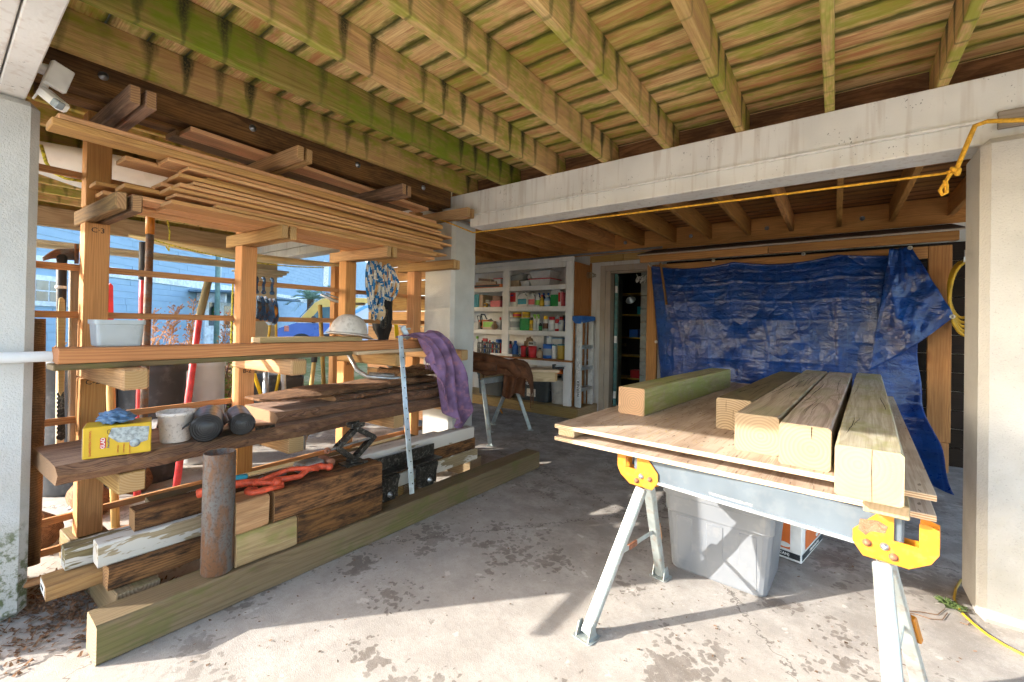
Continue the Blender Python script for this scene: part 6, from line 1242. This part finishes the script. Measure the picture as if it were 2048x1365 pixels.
for k in range(1900):
    dx_, dy_ = random.gauss(.0, .19), random.gauss(.0, .13); p = V((-2.62+dx_, .43+dy_-dx_*.35, .004+.035*math.exp(-(dx_*dx_+dy_*dy_)*60)*U(.2, 1))); a = U(0, 6.28); l = U(.006, .028); w_ = U(.002, .007); d_ = V((math.cos(a), math.sin(a), U(-.15, .35))); s_ = V((-math.sin(a), math.cos(a), 0))*w_; q = len(vs); vs += [p-s_, p+s_, p+d_*l+s_*.5+V((0, 0, .004)), p+d_*l-s_*.5+V((0, 0, .004))]; fs.append((q, q+1, q+2, q+3))
tag(add('bark_crumbs', mesh('bark_crumbs', vs, fs, W_bark)), 'bark crumbs scattered by the left column', 'bark crumbs', kind='stuff')

# ---- hull and board slung under the outer bay
M_hull = plain('hull_white', (.74, .68, .58), .35, 0, .06, 4, dirt=(.5, .4, .25), da=.2); M_hully = plain('hull_cream', (.78, .60, .30), .4, 0, .1, 4)
bt_ = T('hanging_boat', 'white boat hull slung under the deck beyond the rack', 'boat', (-4.15, 1.4, 2.1)); vs, fs = [], []; n, q = 30, 16
for i in range(n+1):
    t_ = i/n; w_ = .46*math.sin(math.pi*min(1, .06+t_*.94))**.55; dz = .26*(math.sin(math.pi*min(1, .05+t_*.95))**.6)
    for k in range(q+1): a = math.pi*k/q; vs.append((-w_*math.cos(a), (t_-.5)*3.0, -dz*math.sin(a)**.75))
for i in range(n): fs += [(i*(q+1)+k, i*(q+1)+k+1, (i+1)*(q+1)+k+1, (i+1)*(q+1)+k) for k in range(q)]
d = fixn(mesh('hull', vs, fs, M_hull, True)); o = add('hull', d, bt_, Matrix.Translation((-4.15, 1.75, 2.27))); md = o.modifiers.new('t', 'SOLIDIFY'); md.thickness = .012
def hullpt(y, a, off=.004):
    t_ = (y-1.75)/3+.5; w_ = .46*math.sin(math.pi*min(1, .06+t_*.94))**.55; dz = .26*(math.sin(math.pi*min(1, .05+t_*.95))**.6); return V((-4.15-(w_+off)*math.cos(a), y, 2.27-(dz+off)*math.sin(a)**.75))
tube('red_strap', [hullpt(1.15+.05*math.sin(a), a, .008) for a in [.5+i*.12 for i in range(20)]], .02, M_rstl, bt_, 6)
for rr, mm in ((.05, M_rstl), (.036, M_toty), (.018, M_rstl)): 
    c_ = hullpt(.92, 2.2, .006); lathe('round_emblem', [(0, 0), (rr, 0), (rr, .003*(2-rr*10)), (0, .003*(2-rr*10))], (0, 0, 0), mm, bt_, 20, Matrix.Translation(c_+V((.004*(1-rr*10), 0, -.004*(1-rr*10)))) @ V((.55, 0, -.8)).to_track_quat('Z', 'Y').to_matrix().to_4x4())
M_ryg = plain('green_yellow_rope', (.55, .48, .05), .8, 0, .5, 60)
tag(tube('sling_rope', [XX(82, 290, -3.5), XX(92, 325, -3.5), XX(105, 345, -3.5), XX(130, 357, -3.5), XX(170, 364, -3.5)], .008, M_ryg, None, 8), 'yellow and green rope slung by the boat near the left column', 'rope')
sb = T('surfboard', 'cream surfboard hung low under the outer bay', 'surfboard', (-4.7, 1.7, 1.86)); vs, fs = [], []; n, q = 26, 12
for i in range(n+1):
    t_ = i/n; w_ = .25*math.sin(math.pi*(t_*.97+.005))**.62; zz = .035*math.sin(math.pi*(t_*.96+.02))**.4+.002
    for k in range(q): a = 2*math.pi*k/q; vs.append((w_*math.cos(a), (t_-.5)*2.0, zz*math.sin(a)+.10*(t_-.5)**2*2))
for i in range(n): fs += [(i*q+k, i*q+(k+1) % q, (i+1)*q+(k+1) % q, (i+1)*q+k) for k in range(q)]
add('board', fixn(mesh('board', vs, fs, M_hully, True)), sb, Matrix.Translation((-4.75, 1.98, 1.84)) @ Matrix.Rotation(.06, 4, 'Y')); tube('lashing', [(-4.75, 1.2, 2.3), (-4.6, 1.22, 1.95), (-4.72, 1.25, 1.80), (-4.9, 1.25, 1.9)], .006, M_ryg, sb, 6); tube('lashing', sag(V((-4.6, 1.1, 1.86)), V((-4.55, 2.6, 1.80)), 10, .06), .006, M_ryg, sb, 6)
# post and horizontal board wall further back
o = lum('sunlit_post', V((-5.0, 3.02, 0)), V((-5.0, 3.02, 2.02)), .095, .095, W_fir, 'sunlit square post standing outside beyond the third rack post', 'post', up=V((0, 1, 0)))
fw = T('board_wall', 'weathered horizontal board wall behind the rope hank', 'wall', (-3.9, 3.4, 0))
for k in range(12): box('plank', -4.72, -2.97, 3.30, 3.33, .12+k*.175, .12+k*.175+.168, W_arm if k % 3 else W_ced, fw, .004)

# ================================================================== OUTSIDE: NEIGHBOUR HOUSE, VAN, PLANTS
def cam_pt(lat, dep, z): f2 = V((AF.x, AF.y, 0)).normalized(); r2 = V((AR.x, AR.y, 0)).normalized(); return r2*lat+f2*dep+V((0, 0, z))
def mk_shingle():
    g = G('blue_shingle'); o = g.obj(); x, y, z = g.sep(o); n = g.noise(o, 1.5, 2.)
    c = g.mix(g.sm(n, .3, .7), (.30, .43, .55), (.25, .37, .49)); g.bump(g.noise(o, 30., 1.), .3, .01); return g.done(c, .75, 0, .3)
M_shg = mk_shingle(); M_htrim = plain('house_trim', (.62, .68, .74), .5); M_glass = plain('window_glass', (.10, .13, .15), .08, 0, .3, 3, spec=.8); M_mroof = plain('metal_roof', (.17, .25, .33), .45, .3)
hA, hB = cam_pt(-8.69-.0967*4, 4, 0), cam_pt(-8.69-.0967*46, 46, 0); hd = (hB-hA).normalized(); hn = V((hd.y, -hd.x, 0))
if hn.dot(hA) > 0: hn = -hn          # faces the carport
house = T('blue_house', 'neighbouring blue shingled house seen through the rack', 'house', hA)
HMx = mat3(hd, V((0, 0, 1)).cross(hd), (0, 0, 1), hA); HL = (hB-hA).length; sgn = 1 if (HMx.to_3x3() @ V((0, 1, 0))).dot(hn) > 0 else -1
def hbox(name, a0, a1, t0, t1, z0, z1, m, par, b=.004): 
    return add(name, cbox(name, (a1-a0)/2, (t1-t0)/2, (z1-z0)/2, m, b), par, HMx @ Matrix.Translation(((a0+a1)/2, sgn*(t0+t1)/2, (z0+z1)/2)))
hbox('wall', 0, HL, -4, 0, 0, 6.2, M_shg, house)
# shingle courses: each course is a lapped board, split at random joints
for k in range(34):
    z = .05+k*.165; a = 0.
    while a < HL-.1:
        l = U(2.2, 4.5) if a > 14 else U(1.0, 2.2); e = min(HL, a+l)
        o = add('siding_course', cbox('siding_course', round((e-a)/2-.004, 2), .008, .083, M_shg, .002), house, HMx @ Matrix.Translation(((a+e)/2, sgn*.010, z+.08)) @ Matrix.Rotation(sgn*.06, 4, 'X')); a = e
hbox('band_board', 0, HL, .022, .05, 2.18, 2.42, M_htrim, house)
def hwin(a, z, w_, h_, cols=2, rows=2):
    f_ = hbox('window', a-w_/2, a+w_/2, .02, .06, z-h_/2, z+h_/2, M_htrim, house)
    for i in range(cols):
        for j in range(rows): hbox('pane', a-w_/2+.09+i*(w_-.18)/cols+.012, a-w_/2+.09+(i+1)*(w_-.18)/cols-.012, .055, .066, z-h_/2+.09+j*(h_-.18)/rows+.012, z-h_/2+.09+(j+1)*(h_-.18)/rows-.012, M_glass, f_)
def hpos(px):   # distance along the wall for a column of the picture
    t = (px-1024)/F; dep = -8.69/(t+.0967); return (cam_pt(-8.69-.0967*dep, dep, 0)-hA).length
hwin(hpos(90), 1.72, .75, .62); hwin(hpos(150), 1.72, .5, .62); hwin(hpos(215), 4.2, .9, 1.3); hwin(hpos(648), 4.05, .9, 1.5); hwin(hpos(400), 3.9, .9, 1.2); hwin(hpos(450), 1.3, .6, 1.0)
ent = hbox('porch_roof', hpos(372), hpos(372)+5.5, .05, 1.3, 2.05, 2.12, M_mroof, house)
for a in (hpos(372)+.4, hpos(372)+2.6): hbox('bracket', a, a+.1, .05, .9, 1.75, 2.04, M_htrim, house)
dd_ = hbox('front_door', hpos(405), hpos(405)+1.0, .02, .08, 0, 2.0, M_htrim, house); hbox('door_glass', hpos(405)+.2, hpos(405)+.8, .075, .09, 1.0, 1.8, M_glass, dd_)
tube('downspout', [HMx @ V((hpos(432), sgn*.08, 0)), HMx @ V((hpos(432), sgn*.08, 6))], .05, M_htrim, house, 8)
wrh = T('door_wreath', 'small wreath with red flowers on the neighbour door', 'wreath', HMx @ V((hpos(405)+.5, sgn*.12, 1.45))); c_ = HMx @ V((hpos(405)+.5, sgn*.13, 1.45))
tube('ring', [c_+hd*.16*math.cos(a)+V((0, 0, .16*math.sin(a))) for a in [i*.4488 for i in range(14)]], .05, plain('wreath_green', (.03, .08, .03), .9), wrh, 8, True)
for k in range(6): lathe('flower', [(0, -.04), (.04, 0), (0, .04)], c_+hd*.16*math.cos(k)+V((0, 0, .16*math.sin(k)))+hn*.05, M_redp, wrh, 8)
# ---- delivery van
def van():
    M_vw = plain('van_white', (.66, .68, .72), .3, 0, .04, 2, spec=.6); M_vy = plain('van_yellow', (.72, .44, .10), .3, 0, .04, 2, spec=.6); M_vb = plain('van_blue', (.08, .16, .48), .3, 0, .05, 2, spec=.6); M_vg = plain('van_glass', (.10, .17, .19), .06, 0, .2, 2, spec=.9); M_vk = plain('van_black', (.03, .03, .032), .6)
    f0 = cam_pt(-.545*15.6, 15.6, 0); ax = V((AR.x, AR.y, 0)).normalized()*.90+V((AF.x, AF.y, 0)).normalized()*.43; ax.normalize(); sd_ = V((ax.y, -ax.x, 0))   # ax: nose to tail
    t = T('service_van', 'yellow, white and blue service van parked by the blue house', 'van', f0)
    MW = mat3(ax, (0, 0, 1), sd_, f0) @ Matrix.Scale(.86, 4)
    side = [(0, .55), (.02, .95), (.12, 1.12), (.75, 1.32), (1.45, 2.18), (1.75, 2.40), (2.3, 2.52), (5.4, 2.52), (5.45, .45), (4.7, .38), (3.9, .38), (1.35, .38), (.35, .38), (.05, .42)]
    body = prism('body', side, -1.95, 0, M_vw, t, .06, MW)
    prism('yellow_top', [(.80, 1.36), (1.47, 2.2), (1.77, 2.40), (2.3, 2.50), (4.2, 2.50), (3.3, 2.15), (2.7, 1.62), (2.3, 1.36)], 0, .006, M_vy, body, mw=MW); prism('blue_nose', [(.03, .55), (.03, .95), (.13, 1.10), (.78, 1.33), (2.2, 1.33), (1.9, .95), (1.5, .45), (.1, .45)], 0, .007, M_vb, body, mw=MW)
    prism('swoosh', [(2.3, 1.38), (2.9, 1.62), (3.6, 2.05), (4.2, 2.2), (4.2, 2.3), (3.5, 2.15), (2.8, 1.72), (2.25, 1.47)], 0, .009, plain('van_lightblue', (.15, .4, .7), .3), body, mw=MW); prism('blue_stripe', [(1.6, .40), (5.3, .40), (5.3, .62), (3.2, .55)], 0, .009, M_vb, body, mw=MW); prism('yellow_stripe', [(1.6, .52), (3.2, .60), (3.2, .66), (1.7, .60)], 0, .011, M_vy, body, mw=MW)
    prism('door_window', [(1.28, 1.42), (1.72, 2.02), (2.35, 2.08), (2.35, 1.42)], 0, .012, M_vg, body, mw=MW); prism('window_post', [(1.70, 1.42), (1.75, 1.42), (1.75, 2.04), (1.70, 2.0)], 0, .014, M_vk, body, mw=MW)
    # windscreen lies on the sloping front
    w1, w2 = MW @ V((.80, 1.36, 0)), MW @ V((1.46, 2.19, 0)); grid('windscreen', lambda u, v: w1*(1-v)+w2*v+sd_*(-.1-1.75*u)-ax*.03+V((0, 0, .03)), 4, 4, M_vg, body, .01)
    box_ = add('mirror', cbox('mirror', .09, .14, .12, M_vk, .03), body, MW @ Matrix.Translation((1.45, 1.48, .16))); prism('lower_cladding', [(1.55, .62), (3.9, .70), (3.9, .88), (1.75, .86)], 0, .014, M_vk, body, mw=MW)
    add('door_handle', cbox('door_handle', .05, .10, .01, M_vk, .01), body, MW @ Matrix.Translation((2.45, 1.28, .02))); add('headlight', cbox('headlight', .09, .12, .02, plain('lamp_red', (.6, .2, .15), .3), .02), body, MW @ Matrix.Translation((.42, 1.08, .01)))
    for k in range(5): prism('print_line', rect(3.0, 1.15-k*.06, .5, .02), 0, .008, M_vb, body, mw=MW)
    prism('round_badge', [(2.75+.16*math.cos(i*.4), 2.02+.16*math.sin(i*.4)) for i in range(16)], 0, .012, M_vw, body, mw=MW); prism('oval_badge', [(2.8+.17*math.cos(i*.4), 1.80+.07*math.sin(i*.4)) for i in range(16)], 0, .012, M_vb, body, mw=MW); text('lettering', 'Carrier', .09, M_vw, MW @ Matrix.Translation((2.8, 1.80, .013)), body)
    for wx in (1.0, 4.55):
        prism('wheel_arch', [(wx+.48*math.cos(i*math.pi/14), .40+.48*math.sin(i*math.pi/14)) for i in range(15)], 0, .016, M_vk, body, mw=MW)
        wm = MW @ Matrix.Translation((wx, .36, -.10)); wl_ = lathe('wheel', [(.20, -.11), (.33, -.11), (.36, -.06), (.36, .09), (.33, .13), (.21, .13), (.2, .10)], (0, 0, 0), M_tyre, t, 28, wm); lathe('rim', [(0, .09), (.06, .12), (.10, .10), (.20, .11), (.21, .125), (.21, -.1), (0, -.1)], (0, 0, 0), M_galv, wl_, 28, wm)
        for i in range(8): lathe('rim_hole', [(0, .0), (.022, .0), (.022, .006), (0, .006)], (0, 0, 0), M_vk, wl_, 8, wm @ Matrix.Translation((.145*math.cos(i*.785), .145*math.sin(i*.785), .104)))
    rk_ = [tube('roof_rail', [MW @ V((1.9, 2.70, -.2-z_)), MW @ V((5.2, 2.70, -.2-z_))], .03, M_galv, t, 6) for z_ in (0, 1.4)]
    for x_ in (2.1, 3.3, 4.6): tube('roof_bar', [MW @ V((x_, 2.52, -.2)), MW @ V((x_, 2.70, -.2)), MW @ V((x_, 2.70, -1.6)), MW @ V((x_, 2.52, -1.6))], .025, M_galv, t, 6)
    tube('ladder_rail', [MW @ V((1.8, 2.78, -.5)), MW @ V((5.3, 2.78, -.5))], .04, M_galv, t, 6); tube('ladder_rail', [MW @ V((1.8, 2.78, -.9)), MW @ V((5.3, 2.78, -.9))], .04, M_galv, t, 6)
van()
# ---- palms behind the van
M_palm = plain('palm_leaf', (.24, .33, .22), .7, 0, .4, 12)
def palm(c, r, seed, label):
    random.seed(seed); t = T('palm', label, 'palm', c); rod('trunk', V(c), V(c)+V((0, 0, 2.2)), .14, W_bark, t, 10); vs, fs = [], []
    for k in range(26):
        a = U(0, 6.28); el = U(-.2, 1.2); d_ = V((math.cos(a)*math.cos(el), math.sin(a)*math.cos(el), math.sin(el))); p0 = V(c)+V((0, 0, 2.2)); s_ = V((-math.sin(a), math.cos(a), 0)); pr = p0
        for j in range(10):
            tt_ = (j+1)/10; p = p0+d_*r*tt_-V((0, 0, .55*r*tt_*tt_)); 
            for s in (-1, 1):
                for q3 in range(2): tip = p+(s_*s*.32*r*(1-tt_*.6)+d_*.22*r)-V((0, 0, .12*r))+V((U(-.03, .03), U(-.03, .03), 0)); w3 = d_*.012*r; q = len(vs); b3 = p-(p-pr)*.5*q3; vs += [b3-w3, b3+w3, tip]; fs.append((q, q+1, q+2))
            pr = p
    add('crown', mesh('crown', vs, fs, M_palm), t)
palm(cam_pt(-.47*19.2, 19.4, 0), 1.0, 3, 'left palm behind the service van'); palm(cam_pt(-.41*19.2, 19.6, .2), 1.0, 5, 'right palm above the service van roof')
# ---- dry stalks and leafy plants along the edge of the slab
M_dry = plain('dry_stalk', (.46, .24, .12), .85, 0, .3, 20); M_dry2 = plain('dry_leaf', (.42, .29, .16), .9, 0, .35, 16); M_leaf = plain('fresh_leaf', (.16, .30, .03), .6, 0, .35, 16); M_pur = plain('purple_stem', (.13, .06, .06), .7)
def stalk(c, h, seed, label, lean=(0, 0)):
    random.seed(seed); c = V(c); t = T('dry_sorghum', label, 'dry plant', c, 'dry seed stalks outside the rack'); pts = [c+V((lean[0]*s*s, lean[1]*s*s, h*s)) for s in [i/8 for i in range(9)]]
    tube('stem', pts, [.011-.001*i for i in range(9)], M_dry, t, 6)
    vs, fs = [], []; top = pts[-1]
    for k in range(70):     # plume: branchlets with seeds
        s = U(.62, 1.); p = pts[0]+(pts[-1]-pts[0])*s; a = U(0, 6.28); l = U(.05, .17)*(1.25-s*.6); e = p+V((math.cos(a)*l*.7, math.sin(a)*l*.7, l*.55)); 
        w3 = V((-math.sin(a), math.cos(a), 0))*.0025; q = len(vs); vs += [p-w3, p+w3, e]; fs.append((q, q+1, q+2))
        for j in range(4):
            m_ = p+(e-p)*U(.35, 1.05); r_ = U(.005, .010); q = len(vs); vs += [m_+V((r_, 0, 0)), m_+V((0, r_, r_*.4)), m_+V((-r_, 0, 0)), m_+V((0, -r_, -r_*.4)), m_+V((0, 0, r_*1.6))]; fs += [(q, q+1, q+4), (q+1, q+2, q+4), (q+2, q+3, q+4), (q+3, q, q+4)]
    add('seed_head', mesh('seed_head', vs, fs, M_dry), t); vs, fs = [], []
    for k in range(13):
        s = U(.08, .62); p = pts[0]+(pts[-1]-pts[0])*s; a = U(0, 6.28); l = U(.18, .42); w3 = V((-math.sin(a), math.cos(a), 0))*U(.012, .03); q = len(vs); m_ = p+V((math.cos(a)*l*.5, math.sin(a)*l*.5, l*.25)); e = p+V((math.cos(a)*l*.8, math.sin(a)*l*.8, -l*U(.1, .6))); k2 = V((0, 0, U(-.03, .03))); vs += [p-w3*.4, p+w3*.4, m_+w3+k2, e, m_-w3]; fs.append((q, q+1, q+2, q+3, q+4))
    add('dry_leaves', mesh('dry_leaves', vs, fs, M_dry2), t)
SP = [(255, 1.35, -5.1, .35, 'leftmost dry stalk leaning away from the first post'), (300, 1.30, -5.0, .0, 'dry seed stalk right behind the rusty bar'), (318, 1.22, -5.3, .1, 'short dry stalk right of the rusty bar'), (345, 1.0, -5.0, .05, 'withered low stalk with curled leaves'), (375, 1.42, -5.2, .02, 'tallest dry seed stalk left of the slanting pole'), (395, 1.2, -5.4, -.1, 'dry stalk hidden by the slanting pole'), (425, 1.33, -5.1, .12, 'dry reddish stalk left of the second post'), (445, 1.2, -5.4, .1, 'rightmost dry stalk beside the second post'), (88, 1.0, -5.2, .1, 'dry stalk between the left column and the first post')]
for k, (px, h_, X, ln2, lab) in enumerate(SP): p = at_x(px, 900, X); stalk((p.x, p.y, -.04), h_, 20+k, lab, (0, ln2))
def bush(c, r, h, seed, label, m, n=420, ls=.05):
    random.seed(seed); c = V(c); t = T('leafy_plant', label, 'plant', c, 'plants along the slab edge'); vs, fs = [], []
    for k in range(9): a = U(0, 6.28); e = c+V((math.cos(a)*r*U(.3, .9), math.sin(a)*r*U(.3, .9), h*U(.6, 1.))); tube('stem', [c, (c+e)/2+V((0, 0, .06)), e], [.010, .007, .004], M_pur, t, 5)
    for k in range(n):
        d_ = V((random.gauss(0, .5), random.gauss(0, .5), 0))*r; p = c+d_+V((0, 0, h*(U(.05, 1.)**.8))); a = U(0, 6.28); el = U(-.7, .5); l = ls*U(.6, 1.5); x_ = V((math.cos(a)*math.cos(el), math.sin(a)*math.cos(el), math.sin(el)))*l; s_ = V((-math.sin(a), math.cos(a), U(-.4, .4)))*l*.32; q = len(vs); vs += [p, p+x_*.45+s_, p+x_, p+x_*.45-s_]; fs.append((q, q+1, q+2, q+3))
    add('foliage', mesh('foliage', vs, fs, m), t)
for k, (px, X, r, h_, m, lab) in enumerate(((430, -5.0, .22, .95, M_leaf, 'bright green leafy plant beside the second post'), (350, -5.5, .3, .72, M_dry2, 'withered leafy clump behind the white drum'), (455, -5.5, .25, .85, M_dry2, 'brown leafy clump behind the second post'), (300, -5.6, .3, .6, M_dry2, 'low withered clump behind the red pole'), (395, -5.7, .25, .7, M_leaf, 'green plant behind the slanting pole'), (100, -5.8, .2, .45, M_dry2, 'low dry clump behind the grub hoe'))): p = at_x(px, 900, X); bush((p.x, p.y, -.04), r, h_, 50+k, lab, m)
random.seed(99)
# low old fence behind the plants
lf = T('log_fence', 'low grey rail fence behind the white drum', 'fence', (-5.9, 1.7, 0))
for z_ in (.35, .62): beam('rail', V((-5.95, .6, z_)), V((-5.85, 2.5, z_+.03)), .05, .09, W_sliver, lf, .01)
for y_ in (1.0, 1.75, 2.4): box('fence_post', -5.95, -5.86, y_, y_+.09, -.05, .75, W_sliver, lf, .01, along=2)
M_mg = plain('green_pole', (.16, .26, .24), .5); tag(rod('utility_pole', cam_pt(-.68*13, 13, 0), cam_pt(-.68*13, 13, 6), .07, M_mg, None, 12), 'slim green pole standing before the blue house', 'pole')
tag(tube('hanging_rope', [XX(466, 560, -4.2), XX(465, 600, -4.2), XX(463, 660, -4.2), XX(461, 720, -4.2)], .008, M_ryg, None, 6), 'thin yellow rope hanging left of the second post', 'rope')
tag(tube('hanging_rope', [XX(540, 650, -4.6), XX(536, 690, -4.6), XX(545, 720, -4.6), XX(553, 690, -4.6), XX(552, 640, -4.6)], .012, M_hose, None, 6), 'yellow rope loops hanging against the cream column', 'rope')
g = G('asphalt'); P = g.pos(); M_asph = g.done(g.mix(g.sm(g.noise(P, 60., 3.), .4, .6), (.05, .05, .052), (.09, .09, .088)), .9)
rdp = [cam_pt(-30, 23, -.045), cam_pt(30, 16, -.045), cam_pt(30, 28, -.045), cam_pt(-30, 35, -.045)]; tag(add('road', mesh('road', rdp, [(0, 1, 2, 3)], M_asph)), kind='structure')
